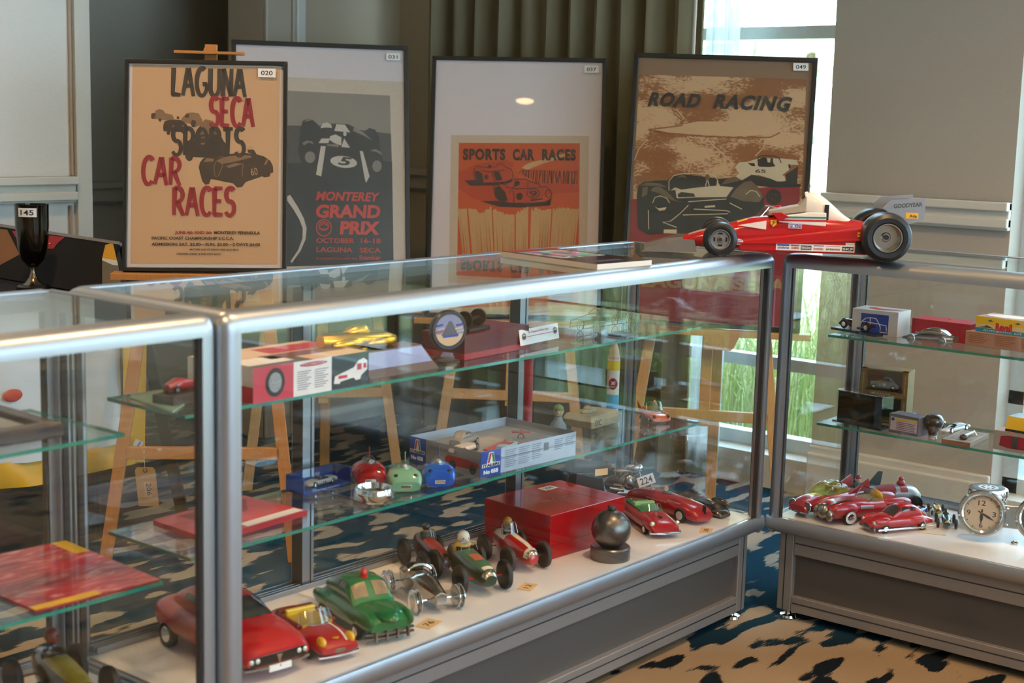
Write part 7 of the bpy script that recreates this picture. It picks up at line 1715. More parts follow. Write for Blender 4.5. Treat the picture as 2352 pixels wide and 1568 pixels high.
for c_ in range(3):
    for k in range(6): b.box(w_ * (0.04 + 0.3 * c_), w_ * (0.27 + 0.3 * c_ - 0.03 * (k % 3)), -0.0004, -0.0002, 0.031 - 0.0045 * k, 0.0325 - 0.0045 * k)
b.build('small_print', M('brown_print', '4a342c', 0.7), t, 0)
p_ = t.location.copy(); rz_ = t.rotation_euler.z; R_ = Matrix.Rotation(rz_, 3, 'Z')
t = thing('yellow_kit_box', 'yellow and blue plastic kit box lettered Revell with ships and planes', 'box', p_ + R_ @ Vector((0.022, 0.006, 0.0365)), rz_, GCU)
w2 = w_ - 0.02; MB().box(0, w2, 0, 0.095, 0, 0.038).build('carton', M('pale_kit_card', 'c9b79a', 0.5), t, 0, 0.001)
face_rect(t, 0, w2, 0.02, 0.038, M('kit_yellow', 'd9b51a', 0.45)); face_rect(t, 0, w2, 0.010, 0.02, M('kit_sand', 'd6b684', 0.45)); face_rect(t, 0, w2, 0.0, 0.010, M('kit_teal', '1f7f9c', 0.45))
face_text(t, 'Revell', 0.052, 0.008, 0.042, 0.018, M('kit_red', 'b81c2c', 0.45), -0.0008, 'brand_lettering', bold=0.05); face_text(t, 'AUTHENTIC KIT', 0.02, 0.003, 0.1, 0.004, STK, -0.0008)
b = MB()
for x in (0.03, 0.1): b.prism([(x, -0.0008, 0.029), (x + 0.008, -0.0008, 0.031), (x + 0.016, -0.0008, 0.029), (x + 0.008, -0.0008, 0.0275)], (0, 0.0003, 0)); b.prism([(x + 0.006, -0.0008, 0.031), (x + 0.01, -0.0008, 0.033), (x + 0.01, -0.0008, 0.028)], (0, 0.0003, 0))
b.prism([(0.008, -0.0008, 0.0115), (0.046, -0.0008, 0.0115), (0.04, -0.0008, 0.014), (0.028, -0.0008, 0.018), (0.024, -0.0008, 0.0145)], (0, 0.0003, 0)); b.build('kit_silhouette', M('silhouette_grey', '3c4650', 0.5), t, 0)
top_rect(t, 0.005, w2 - 0.005, 0.004, 0.09, 0.038, M('kit_top_print', '9a8a90', 0.45, 0, 0, 0.5, 25))
b = MB(); b.prism([(0.06 + 0.05 * math.cos(q_), 0.045 + 0.03 * math.sin(q_), 0.0385) for q_ in [2 * PI * i / 24 for i in range(24)]], (0, 0, 0.0003)); b.build('price_oval', STK, t, 0)

# ------------------------------------------------------------------ right case, middle shelf
GCM = 'collectibles on the middle shelf before the wall pier'
def mille(px_l, px_r, z, label, text):
    t, w_ = pbox('window_box', label, 'box', px_l, px_r, 0.05, 0.072, z, M('bronze_card', '7d6438', 0.5), GCM)
    b = MB(); b.prism([(w_ * x, -0.0004, zz) for x, zz in ((0.14, 0.016), (0.84, 0.016), (0.88, 0.062), (0.8, 0.07), (0.18, 0.07), (0.12, 0.062))], (0, 0.0002, 0)); b.build('window_recess', M('recess_dark', '232420', 0.4), t, 0)
    b = MB(); put_text(b, text, (w_ * 0.22, -0.0008, 0.005), (1, 0, 0), (0, 0, 1), w_ * 0.45, 0.004, bold=0.02); b.build('gold_print', M('gold_print', 'c9b07c', 0.5), t, 0)
    b = MB(); put_text(b, '61', (w_ * 0.1, -0.0008, 0.004), (1, 0, 0), (0, 0, 1), w_ * 0.09, 0.008, bold=0.05); b.build('red_number', M('red_print', 'a82420', 0.5), t, 0)
    b = MB(); put_text(b, 'le mitiche mille miglia', (w_ * 0.955, -0.0008, 0.01), (0, 0, 1), (-1, 0, 0), 0.05, 0.004); put_text(b, 'a dieci mille autocars', (w_ * 0.07, -0.0008, 0.01), (0, 0, 1), (-1, 0, 0), 0.05, 0.004); b.build('side_print', M('gold_print', 'c9b07c', 0.5), t, 0)
    b = MB(); b.lathe([(0.001, 0), (0.006, 0), (0.006, 0.0004), (0.001, 0.0004)], (w_ * 0.86, -0.0004, 0.018), (0, -1, 0), 16, cap=False); b.build('seal', M('seal_plum', '3a1a24', 0.5), t)
    return t, w_
t, w_ = mille((1974, 962), (2082, 976), zm, 'lower bronze card window box half hidden behind the dark acrylic case', 'LANCIA')
lt = t
t2 = thing('window_box', 'upper bronze card window box showing a grey saloon numbered 118', 'box', t.location + Vector((0, 0, 0.0725)), t.rotation_euler.z, GCM)
for ch in list(t.children):
    c = ch.copy(); COL.objects.link(c); c.parent = t2
sa = thing('model_car', 'grey vintage saloon model numbered 118 in the upper window box', 'model car', (0, 0, 0), 0, GCM)
sa.location = t2.location + Matrix.Rotation(t2.rotation_euler.z, 3, 'Z') @ Vector((w_ * 0.49, -0.006, 0.0165)); sa.rotation_euler.z = t2.rotation_euler.z + PI
GS = M('blue_grey_diecast', '6f7c86', 0.35, 0, 0.4); L = w_ * 0.62; H = 0.036
hull(MB(), [(-0.5 * L, 0.002, 0.006, 0.014, 2.6), (-0.36 * L, 0.006, 0.004, 0.022, 2.6), (-0.05 * L, 0.006, 0.004, 0.024, 3), (0.28 * L, 0.005, 0.005, 0.022, 2.8), (0.46 * L, 0.004, 0.006, 0.02, 2.8)], 16, 14).build('body', GS, sa)
hull(MB(), [(-0.36 * L, 0.003, 0.018, 0.024, 2.6), (-0.22 * L, 0.005, 0.018, 0.034, 2.6), (0.0, 0.005, 0.018, 0.036, 2.8), (0.14 * L, 0.005, 0.018, 0.023, 2.8)], 12, 14).build('cabin', GS, sa)
b = MB(); b.box(-0.18 * L, -0.06 * L, 0.0048, 0.0058, 0.025, 0.032); b.box(-0.04 * L, 0.07 * L, 0.0048, 0.0058, 0.025, 0.032); b.build('side_window', DGLASS, sa, 0)
for x in (0.34, -0.32): wheel(sa, x * L, 0.005, 0.007, 0.0075, 0.003)
b = MB(); put_text(b, '118', (0.13 * L, 0.0066, 0.011), (-1, 0, 0), (0, 0, 1), 0.016, 0.008, bold=0.02); b.build('race_number', STK, sa, 0)
for tt in (lt, t2):
    MB().box(w_ * 0.1, w_ * 0.9, -0.0132, -0.0128, 0.014, 0.071).build('window_film', CLEAR, tt, 0)
    b = MB(); b.box(0, w_, -0.013, 0, 0, 0.0145); b.box(0, w_ * 0.12, -0.013, 0, 0.0145, 0.072); b.box(w_ * 0.88, w_, -0.013, 0, 0.0145, 0.072); b.box(0, w_, -0.013, 0, 0.069, 0.072); b.build('card_front', M('bronze_card', '7d6438', 0.5), tt, 0)
for tt in (lt, t2):
    for ch in tt.children:
        if ch.name.split('.')[0] in ('gold_print', 'red_number', 'side_print', 'seal'): ch.location.y = -0.0131
t, w_ = pbox('acrylic_case', 'clear acrylic case with a black back panel and a dark model inside', 'case', (1918, 966), (2022, 989), 0.05, 0.088, zm, CLEAR, GCM)
MB().box(0.003, w_ - 0.003, 0.004, 0.006, 0.003, 0.084).build('black_panel', M('deep_black_panel', '15110f', 0.12, 0, 0.5, 0.5, 12), t, 0)
MB().box(-0.006, w_ + 0.004, -0.006, 0.056, 0, 0.003).build('base', BLK, t, 0)
t, w_ = pbox('grey_model_box', 'grey model box with a white label and a yellow strip', 'box', (2040, 991), (2108, 1004), 0.05, 0.05, zm, M('mauve_grey_card', '6d6068', 0.5), GCM)
face_rect(t, w_ * 0.06, w_ * 0.95, 0.008, 0.042, M('label_lilac', 'c9b8c0', 0.5)); face_rect(t, w_ * 0.24, w_ * 0.94, 0.034, 0.039, M('label_yellow', 'd8bc2a', 0.5), -0.0008)
b = MB()
for k in range(5): b.box(w_ * 0.26, w_ * (0.9 - 0.04 * (k % 2)), -0.0006, -0.0004, 0.029 - 0.0045 * k, 0.0305 - 0.0045 * k)
b.build('label_print', M('label_maroon', '7d3a4a', 0.5), t, 0)
b = MB(); b.lathe([(0.001, 0), (0.0045, 0), (0.0045, 0.0004), (0.001, 0.0004)], (w_ * 0.14, -0.0004, 0.036), (0, -1, 0), 16, cap=False); b.build('label_mark', INK, t)
p = onz(2142, 1002, zm); t = thing('gear_knob', 'turned dark wood gear knob with a silver top', 'gear knob', p, 0, GCM)
MB().lathe([(0.001, 0.004), (0.011, 0.004), (0.013, 0.014), (0.02, 0.024), (0.0255, 0.036), (0.025, 0.046), (0.018, 0.056), (0.013, 0.058)], n=32, cap=False).build('knob', M('dark_walnut', '3d2418', 0.18, 0, 0.7, 0.2, 20), t)
MB().lathe([(0.013, 0.058), (0.012, 0.059), (0.001, 0.0595)], n=24, cap=False).build('emblem', M('grey_emblem', '8a8c98', 0.3, 0.6), t); MB().lathe([(0.001, 0), (0.011, 0), (0.011, 0.005), (0.001, 0.005)], n=20, cap=False).build('ferrule', CHROME, t)
def smallcar(label, f, r, z, W, H, mat, grp, **k):
    t, L = car('model_car', label, f, r, z, grp, 'model car'); mini(t, L, W, H, mat, **k); return t
smallcar('small white fastback model car beside the wooden gear knob', (2166, 996), (2221, 984), zm, 0.027, 0.022, WHT, GCM)
smallcar('small pink and silver coupe model behind the gear knob', (2172, 976), (2115, 971), zm, 0.03, 0.024, M('pink_silver', 'a88a98', 0.25, 0.5), GCM)
smallcar('tiny bright blue model car behind the grey model box', (2112, 970), (2084, 965), zm, 0.026, 0.024, M('bright_blue', '1f62a8', 0.3, 0, 0.4), GCM)
a_, b_, c_ = onz(2162, 1018, zm), onz(2228, 1028, zm), onz(2258, 978, zm)
t = thing('wooden_board', 'weathered pale wooden board with a hinged metal soldier pinned on it', 'board', a_, math.atan2(b_.y - a_.y, b_.x - a_.x), GCM); w_ = (b_ - a_).length
WB = M('weathered_board', '9c8f80', 0.75, 0, 0, 0.25, 12, 0.3, 60, stretch=(30, 4, 30))
MB().box(0, w_, 0, 0.15, 0, 0.012).build('plank', WB, t, 0, 0.001); MB().box(0, w_, -0.0006, 0.0, 0, 0.012).build('sawn_edge', M('brown_edge', '7a5236', 0.7), t, 0)
b = MB()
for k in range(9): b.box(w_ * 0.12, w_ * 0.9, 0.02 + 0.013 * k, 0.022 + 0.013 * k, 0.012, 0.0122)
b.build('stamped_text', M('stamp_grey', '4f4a46', 0.7, 0, 0, 0.6, 200), t, 0)
b = MB(); b.ell((w_ * 0.62, 0.03, 0.018), (0.010, 0.010, 0.008)); b.build('metal_dome', M('bronze_dome', '5a4c40', 0.3, 0.8), t); b = MB(); b.cyl((w_ * 0.62, 0.04, 0.02), (w_ * 0.66, 0.1, 0.02), 0.0035); b.build('white_rod', STK, t); b = MB(); b.tube([(w_ * 0.5, 0.1, 0.013), (w_ * 0.66, 0.1, 0.024), (w_ * 0.8, 0.095, 0.013)], 0.002, 6); b.build('hinge_wire', MS, t)
t, w_ = pbox('red_car_box', 'grey kit box with a red car seen from above on its side', 'box', (2280, 1030), (2400, 1052), 0.08, 0.048, zm, M('pale_grey_card', 'a89a90', 0.5), GCM)
b = MB(); b.prism([(w_ * x, -0.0006, z) for x, z in ((0.12, 0.012), (0.14, 0.036), (0.3, 0.04), (0.9, 0.04), (0.9, 0.01), (0.3, 0.008))], (0, 0.0002, 0)); b.build('car_picture', M('picture_crimson', '9a1a28', 0.4), t, 0)
face_rect(t, w_ * 0.36, w_ * 0.46, 0.01, 0.038, DGLASS, -0.0012); face_rect(t, w_ * 0.5, w_ * 0.62, 0.013, 0.035, M('picture_red3', 'a82430', 0.4), -0.0012); face_rect(t, w_ * 0.64, w_ * 0.7, 0.012, 0.036, DGLASS, -0.0012)
top_rect(t, 0, w_, 0, 0.08, 0.048, M('tan_lid', 'b08a70', 0.5))
p_ = t.location.copy(); rz_ = t.rotation_euler.z
t = thing('heller_box', 'small yellow and black end box lettered Heller on the red car box', 'box', p_ + Matrix.Rotation(rz_, 3, 'Z') @ Vector((0.024, 0.01, 0.0485)), rz_, GCM)
b = MB(); b.prism([(0, 0, 0), (0.1, 0, 0), (0.1, 0.012, 0.036), (0.0, 0.012, 0.036)], (0, 0.06, 0)); b.build('carton', M('kit_pale_blue', '8fa3b4', 0.45), t, 0)
b = MB(); b.obox((0, -0.0006, 0.006), (0.1, 0, 0), (0, 0.0003, 0), (0, 0.01, 0.03)); b.build('yellow_end', M('heller_yellow', 'd0aa10', 0.45), t, 0); b = MB(); b.obox((0, -0.0008, 0), (0.1, 0, 0), (0, 0.0003, 0), (0, 0.003, 0.009)); b.build('black_band', BLK, t, 0)
b = MB(); put_text(b, 'Heller', (0.012, 0.0052, 0.021), (1, 0, 0), (0, 0.33, 1), 0.034, 0.011, shear=0.3); b.build('script_lettering', INK, t, 0)

# ------------------------------------------------------------------ right case, deck
GCD = 'toy cars before the wall pier'
# red space-age convertible with clear roof
t, L = car('toy_convertible', 'red tin car with fins and a clear yellow-tinted bubble roof', (1830, 1186), (1968, 1158), zd, GCD)
W = 0.07; H = 0.072
st = scale_st([(-0.5, 0.7, 0.2, 0.62, 2.8), (-0.3, 0.97, 0.14, 0.72, 3), (0, 1, 0.13, 0.72, 3), (0.3, 0.98, 0.14, 0.7, 2.8), (0.45, 0.92, 0.16, 0.56, 2.6), (0.5, 0.8, 0.2, 0.45, 2.6)], L, W, H)
hull(MB(), st).build('body', RED, t)
b = MB()
for s in (-1, 1): b.prism([(-0.55 * L, s * W * 0.46, H * 0.62), (-0.2 * L, s * W * 0.46, H * 0.66), (-0.52 * L, s * W * 0.46, H * 1.08)], (0, -s * 0.005, 0))
b.build('tail_fin', RED, t, 0, 0.001)
MB().box(-0.25 * L, 0.14 * L, -W * 0.34, W * 0.34, H * 0.5, H * 0.72).build('cockpit', M('olive_interior', '6f7a2c', 0.5), t, 0); MB().box(-0.1 * L, -0.04 * L, -W * 0.32, W * 0.32, H * 0.6, H * 0.9).build('seat_back', M('yellow_seat', 'a89a2c', 0.5), t, 0, 0.002)
cb = scale_st([(-0.3, 0.3, 0.68, 0.74, 2.6), (-0.2, 0.72, 0.66, 1.02, 2.6), (-0.05, 0.76, 0.66, 1.12, 2.8), (0.1, 0.76, 0.66, 1.08, 2.8), (0.22, 0.78, 0.66, 0.72, 2.8)], L, W, H); hull(MB(), cb, 16, 18).build('bubble_roof', YTINT, t)
b = MB()
for x in (0.06, -0.1): b.tube([spt(cb, x * L, a_) * 1.0 for a_ in range(0, 181, 12)], 0.0016, 6)
b.build('roof_hoop', CHROME, t)
for s in (-1, 1): lamp(t, 0.46 * L, s * W * 0.38, H * 0.42, 0.011, M('smoked_lamp', '5a4a44', 0.2), rim=CHROME)
bumper(t, 0.49 * L, W * 0.95, H * 0.2, 0.008, CHROME, 0.004); wheels4(t, 0.29 * L, -0.3 * L, W * 0.47, 0.0195, 0.012)
# dark winged racer at the back
t, L = car('finned_racer', 'dark grey-green rubber racer with a tall tail fin and red driver', (1912, 1151), (2018, 1142), zd, GCD)
DG = M('grey_green_rubber', '2e3a3a', 0.4, 0, 0.2)
st = scale_st([(-0.5, 0.3, 0.3, 0.5, 2.4), (-0.3, 0.8, 0.15, 0.7, 2.6), (0, 1, 0.12, 0.72, 2.8), (0.3, 0.85, 0.14, 0.6, 2.6), (0.5, 0.5, 0.2, 0.45, 2.6)], L, 0.06, 0.06); hull(MB(), st).build('body', DG, t)
b = MB(); b.prism([(-0.2 * L, -0.002, 0.036), (-0.46 * L, -0.002, 0.076), (-0.55 * L, -0.002, 0.074), (-0.5 * L, -0.002, 0.024)], (0, 0.004, 0)); b.build('tail_fin', DG, t, 0, 0.001)
b = MB()
for k in range(5): b.ell((0.15 * L + k * 0.05 * L, 0.016, 0.042 - k * 0.002), (0.004, 0.01, 0.006), 8, 6)
b.build('exhaust_stubs', M('gunmetal', '4c4844', 0.35, 0.7), t)
head(t, -0.02 * L, 0, 0.058, 0.009, FLESH, M('red_helmet', '8c1820', 0.3)); wheels4(t, 0.3 * L, -0.3 * L, 0.032, 0.016, 0.011)
# red and aluminium big racer
t, L = car('toy_racer', 'old red and bare metal toy racer with a moulded driver and black rear wheel', (1990, 1164), (2110, 1163), zd, GCD)
SM = M('worn_aluminium', 'a9a7a4', 0.35, 0.6, 0, 0.2, 30)
st = scale_st([(-0.5, 0.35, 0.25, 0.6, 2.4), (-0.38, 0.75, 0.15, 0.86, 2.5), (-0.1, 0.95, 0.12, 0.95, 2.6), (0.2, 0.95, 0.12, 0.9, 2.6), (0.42, 0.8, 0.15, 0.8, 2.5), (0.5, 0.5, 0.3, 0.65, 2.5)], L, 0.062, 0.066); hull(MB(), st).build('body', SM, t)
RF = M('faded_red_paint', 'a02a30', 0.4, 0, 0.2, 0.25, 40)
patch(MB(), st, 0.02 * L, 0.36 * L, 0, 180, 0.0008).build('red_bonnet', RF, t); patch(MB(), st, -0.2 * L, -0.06 * L, 20, 160, 0.0008).build('red_cowl', RF, t)
b = MB(); b.ell((-0.13 * L, 0, 0.066), (0.012, 0.012, 0.010)); b.ell((-0.13 * L, 0, 0.078), 0.007); b.build('driver', RF, t)
b = MB()
for k in range(6): b.ell((0.06 * L + k * 0.05 * L, 0.029, 0.046), (0.0035, 0.003, 0.005), 8, 6)
b.box(-0.45 * L, 0.3 * L, 0.028, 0.033, 0.028, 0.033); b.build('side_pipe', RF, t); wheels4(t, 0.3 * L, -0.34 * L, 0.034, 0.0195, 0.012, hub=BLACK)
# red convertible with whitewalls
t, L = car('toy_convertible', 'red tin convertible with whitewall tyres, chrome nose and yellow seat', (1886, 1200), (2068, 1180), zd, GCD)
W, H = 0.085, 0.070
st = scale_st([(-0.5, 0.7, 0.2, 0.6, 2.8), (-0.35, 0.97, 0.14, 0.8, 2.8), (-0.1, 0.98, 0.13, 0.78, 3), (0.15, 0.96, 0.13, 0.86, 2.8), (0.4, 0.9, 0.14, 0.8, 2.6), (0.48, 0.8, 0.18, 0.66, 2.6)], L, W, H)
b = hull(MB(), st)
for s in (-1, 1): b.ell((0.3 * L, s * W * 0.36, H * 0.55), (0.045, 0.014, 0.018)); b.ell((-0.33 * L, s * W * 0.38, H * 0.6), (0.05, 0.012, 0.016))
b.build('body', RED, t)
MB().box(-0.18 * L, 0.02 * L, -W * 0.33, W * 0.33, H * 0.5, H * 0.8).build('cockpit', M('tan_interior', '8a7a50', 0.5), t, 0); b = MB(); b.ell((-0.17 * L, 0, H * 0.86), (0.008, W * 0.3, 0.014)); b.build('seat_back', M('yellow_seat2', 'c9a01c', 0.4), t)
screen(t, st, 0.06 * L, 0.0, W * 0.38, H * 0.78, H * 1.22, 0.02, CLEAR, BLK)
CN = M('antique_chrome', '9a9284', 0.22, 1.0)
b = MB(); b.lathe([(0.02, -0.006), (0.021, 0.004), (0.016, 0.012), (0.008, 0.016), (0.001, 0.017)], (0.475 * L, 0, H * 0.45), (1, 0, 0), 20, cap=False); b.build('round_grille', CN, t)
for s in (-1, 1): b = MB(); b.ell((0.48 * L, s * W * 0.33, H * 0.36), (0.010, 0.009, 0.016)); b.build('bumper_guard', CN, t)
b = MB(); patch(b, st, 0.2 * L, 0.46 * L, 62, 72, 0.0012); b.build('bonnet_spear', CN, t); b = MB(); patch(b, st, -0.02 * L, 0.14 * L, 4, 22, 0.001); patch(b, st, -0.02 * L, 0.14 * L, 158, 176, 0.001); b.build('side_louvre', M('ribbed_tin', 'b0a8a0', 0.3, 0.8, 0, 0.5, 600), t)
wheels4(t, 0.27 * L, -0.3 * L, W * 0.47, 0.019, 0.012, white=True)
# red coupe in front
t, L = car('toy_coupe', 'glossy red tin coupe with chrome bumper and a tied paper tag', (1988, 1220), (2130, 1208), zd, GCD)
W, H = 0.066, 0.068
RC = M('orange_red_enamel', 'b8141c', 0.18, 0, 0.8)
st = scale_st([(-0.5, 0.6, 0.16, 0.4, 2.6), (-0.3, 0.95, 0.12, 0.6, 2.6), (0, 1, 0.12, 0.64, 2.8), (0.3, 0.98, 0.12, 0.62, 2.6), (0.45, 0.88, 0.14, 0.48, 2.6), (0.5, 0.75, 0.18, 0.38, 2.6)], L, W, H)
b = hull(MB(), st)
for s in (-1, 1): b.ell((0.32 * L, s * W * 0.36, H * 0.42), (0.03, 0.010, 0.012))
b.build('body', RC, t)
cb = scale_st([(-0.45, 0.4, 0.4, 0.46, 2.6), (-0.25, 0.74, 0.45, 0.9, 2.6), (-0.08, 0.78, 0.45, 1, 2.6), (0.06, 0.78, 0.45, 0.9, 2.6), (0.18, 0.82, 0.45, 0.6, 2.6)], L, W, H); hull(MB(), cb).build('cabin', RC, t)
patch(MB(), cb, 0.04 * L, 0.165 * L, 30, 150).build('windscreen', M('smoked_screen', '4a4448', 0.1, 0, 0.5), t); b = MB(); patch(b, cb, -0.08 * L, 0.03 * L, 12, 42, both=True); patch(b, cb, -0.2 * L, -0.1 * L, 12, 40, both=True); b.build('side_window', DGLASS, t)
MB().loft([[(x * L, y * W * 0.52 * (1 if abs(x) < 0.4 else 0.85), z) for y in (-1, 1)] for x, z in ((-0.48, 0.009), (0.0, 0.008), (0.48, 0.009))], 0, False, False)
b = MB()
for s in (-1, 1): b.box(-0.46 * L, 0.42 * L, s * W * 0.49, s * W * 0.515, 0.007, 0.012)
b.build('sill_trim', CHROME, t, 0, 0.001); bumper(t, 0.49 * L, W * 0.98, 0.012, 0.010, CN, 0.005); b = MB(); b.ell((0.5 * L, 0, 0.016), (0.004, 0.014, 0.006)); b.build('grille_mouth', BLK, t)
for s in (-1, 1): lamp(t, 0.465 * L, s * W * 0.36, H * 0.4, 0.005, rim=CHROME)
wheels4(t, 0.29 * L, -0.3 * L, W * 0.42, 0.0115, 0.009)
b = MB(); b.tube([(-0.24 * L, W * 0.3, H * 0.9), (-0.3 * L, W * 0.5, H * 0.5), (-0.34 * L, W * 0.62, 0.002)], 0.0007, 5); b.build('string', M('white_string', 'd8cdbb', 0.8), t)
tag_card('cream paper tag lying behind the glossy red coupe', (2142, 1222), zd, (0.065, 0.035), -70, mat=M('cream_tag_card', 'd6c2a4', 0.8))
tag_card('cream paper tag lying by the small blue racer', (2135, 1192), zd, (0.05, 0.03), -60, mat=M('cream_tag_card', 'd6c2a4', 0.8))
# three small racers
for lab, f, r, bm, nm_, ws in (('tiny dark blue diecast racer with pale wheels', (2100, 1190), (2126, 1180), '1f3f7a', '2a4a84', 'b8b0a0'), ('tiny yellow diecast racer with a red cockpit', (2156, 1186), (2143, 1164), 'c9b02c', '8c2430', '2a2a2a'), ('small dark green diecast racer with black wheels and silver nose', (2176, 1216), (2163, 1182), '12301f', 'b0aca4', '2a2a2a')):
    c_, an, L_ = heading(f, r, zd)
    racer('diecast_racer', lab, f, r, zd, 0.05 if 'green' in lab else 0.042, 0.034 if 'green' in lab else 0.028, M('race_' + bm, bm, 0.25, 0, 0.6), M('nose_' + nm_, nm_, 0.3, 0.4), ang=math.degrees(an), L=0.085 if 'green' in lab else 0.07, wr=0.36, grp=GCD, tyre=M('tyre_' + ws, ws, 0.6), hubm=BLACK, ww=0.5)
# checkered jar
p = onz(2274, 1194, zd); p.x = min(p.x, 2.17); t = thing('lidded_jar', 'glass jar with a chrome wheel-printed lid and a checkered band', 'jar', p, math.atan2(CAM.y - p.y, CAM.x - p.x))
MB().lathe([(0.001, 0.001), (0.047, 0.001), (0.048, 0.004), (0.048, 0.074), (0.045, 0.078)], n=40, cap=False).build('glass_jar', CLEAR, t); MB().lathe([(0.001, 0.004), (0.044, 0.004), (0.044, 0.05), (0.001, 0.052)], n=32, cap=False).build('contents', M('plum_contents', '2c1c26', 0.5, 0, 0, 0.5, 90), t)
MB().lathe([(0.047, 0.074), (0.051, 0.076), (0.052, 0.084), (0.050, 0.092), (0.046, 0.094), (0.001, 0.094)], n=44, cap=False).build('lid', CHROME, t)
MB().lathe([(0.042, 0.0943), (0.001, 0.0944)], n=36, cap=False).build('lid_disc', M('lid_grey', '6f7476', 0.4), t)
b = MB(); b.lathe([(0.026, 0.0947), (0.001, 0.0948)], n=32, cap=False); d1 = b.build('lid_wheel', STK, t); b = MB()
for k in range(8): b.ell((0.015 * math.cos(k * 0.785), 0.015 * math.sin(k * 0.785), 0.095), (0.004, 0.004, 0.0004), 10, 6)
b.build('lid_holes', BLK, t)
b = MB(); b2 = MB()
for r_ in range(3):
    for k in range(30):
        (b if (k + r_) % 2 else b2); q0 = -100 + k * 7
        wrap(b if (k + r_) % 2 else b2, 0.0484, 0.058 + r_ * 0.005, 0.063 + r_ * 0.005, q0, q0 + 7, 2)
b.build('check_dark', BLK, t); b2.build('check_light', STK, t)
b = MB(); wrap(b, 0.0488, 0.054, 0.07, 8, 55, 8); b.build('yellow_label', M('label_gold', 'c9b41c', 0.5), t)
b = MB(); wrap(b, 0.0486, 0.008, 0.046, 10, 70, 8); b.build('white_label', STK, t)
b = MB(); wrap(b, 0.0487, 0.014, 0.034, 100, 145, 8); b.build('lot_sticker', STK, t)
vs, fs, wd = text_mesh('266', bold=0.01); b = MB(); b.add([(0.0492 * math.cos(math.radians(108 + 30 * q_[0] / wd)), 0.0492 * math.sin(math.radians(108 + 30 * q_[0] / wd)), 0.019 + q_[1] * 0.010) for q_ in vs], fs); b.build('lot_number', INK, t, 0)
# clock gauges on a polished bar
p1 = onz(2250, 1246, zd) + Vector((0, 0, 0.012)); tilt = Vector((CAM.x - p1.x, CAM.y - p1.y, 0)).normalized()
dirx = Vector((-tilt.y, tilt.x, 0))
dirx = (onz(2395, 1262, zd) - p1); dirx.z = 0; dirx.normalize(); nf = Vector((dirx.y, -dirx.x, 0)); nf = nf if nf.dot(tilt) > 0 else -nf
nn = (nf + Vector((0, 0, 0.28))).normalized(); ax_ = dirx; ay_ = nn.cross(ax_)
if ay_.z < 0: ay_ = -ay_
ax_ = ay_.cross(nn)
t = thing('gauge_pair', 'pair of round silver dashboard clocks joined by a riveted bar', 'clock', mat=Matrix(((ax_.x, ay_.x, nn.x, p1.x), (ax_.y, ay_.y, nn.y, p1.y), (ax_.z, ay_.z, nn.z, p1.z), (0, 0, 0, 1))))
R0 = 0.05; yc = 0.062; GM_ = M('satin_steel', 'b3aaa4', 0.25, 1.0)
MB().box(-0.008, 0.15, yc - 0.03, yc + 0.026, -0.006, -0.002).build('mounting_bar', GM_, t, 0, 0.002)
def gauge(cx, face, ink, night):
    b = MB(); b.lathe([(0.001, -0.05), (0.012, -0.05), (0.04, -0.01), (R0 * 1.14, -0.004), (R0 * 1.16, 0.002), (R0 * 1.08, 0.006), (R0 * 0.98, 0.006)], (cx, yc, 0), (0, 0, 1), 44, cap=False); c = b.build('housing', GM_, t)
    MB().lathe([(R0 * 1.0, 0.004), (R0 * 0.96, 0.011), (R0 * 0.88, 0.009), (R0 * 0.86, 0.003)], (cx, yc, 0), (0, 0, 1), 44, cap=False).build('bezel', CHROME, c)
    MB().lathe([(R0 * 0.9, 0.0025), (0.001, 0.0026)], (cx, yc, 0), (0, 0, 1), 40, cap=False).build('dial', face, c)
    b = MB()
    for k in range(60):
        a = k * PI / 30; r1 = R0 * (0.74 if k % 5 == 0 else 0.8); hw_ = 0.0009 if k % 5 == 0 else 0.0003
        if k % 15 == 0: continue
        d = Vector((math.sin(a), math.cos(a), 0)); e = Vector((d.y, -d.x, 0)); o = Vector((cx, yc, 0.0030))
        b.poly([o + d * r1 + e * hw_, o + d * r1 - e * hw_, o + d * R0 * 0.84 - e * hw_, o + d * R0 * 0.84 + e * hw_])
    b.build('minute_marks', ink, c, 0)
    b = MB()
    for s, x, y in (('12', -0.010, 0.019), ('3', 0.025, -0.007), ('6', -0.005, -0.036), ('9', -0.036, -0.007)): put_text(b, s, (cx + x, yc + y, 0.0031), (1, 0, 0), (0, 1, 0), 0.018 if s == '12' else 0.009, 0.013, bold=0.005)
    b.build('numerals', ink, c, 0)
    b = MB()
    for ang, ln, wd_ in ((182, 0.026, 0.0042), (118, 0.036, 0.003)):
        a = math.radians(ang); d = Vector((math.sin(a), math.cos(a), 0)); e = Vector((d.y, -d.x, 0)); o = Vector((cx, yc, 0.0042))
        b.poly([o - d * 0.01 + e * wd_ * 0.4, o - d * 0.01 - e * wd_ * 0.4, o + d * ln * 0.5 - e * wd_, o + d * ln, o + d * ln * 0.5 + e * wd_])
    b.build('hands', ink, c, 0)
    MB().lathe([(0.003, 0.0044), (0.001, 0.006)], (cx, yc, 0), (0, 0, 1), 14, cap=False).build('pivot', M('brass_pivot', 'a87a3a', 0.3, 0.9), c)
    b = MB()
    for k in range(6): a = k * PI / 3 + 0.2; b.lathe([(0.0035, 0.0), (0.0035, 0.004), (0.001, 0.0045)], (cx + R0 * 1.1 * math.cos(a), yc + R0 * 1.1 * math.sin(a), 0.002), (0, 0, 1), 10)
    b.build('bezel_screws', CHROME, c)
    MB().lathe([(R0 * 0.87, 0.0085), (0.001, 0.0092)], (cx, yc, 0), (0, 0, 1), 36, cap=False).build('crystal', CLEAR, c)
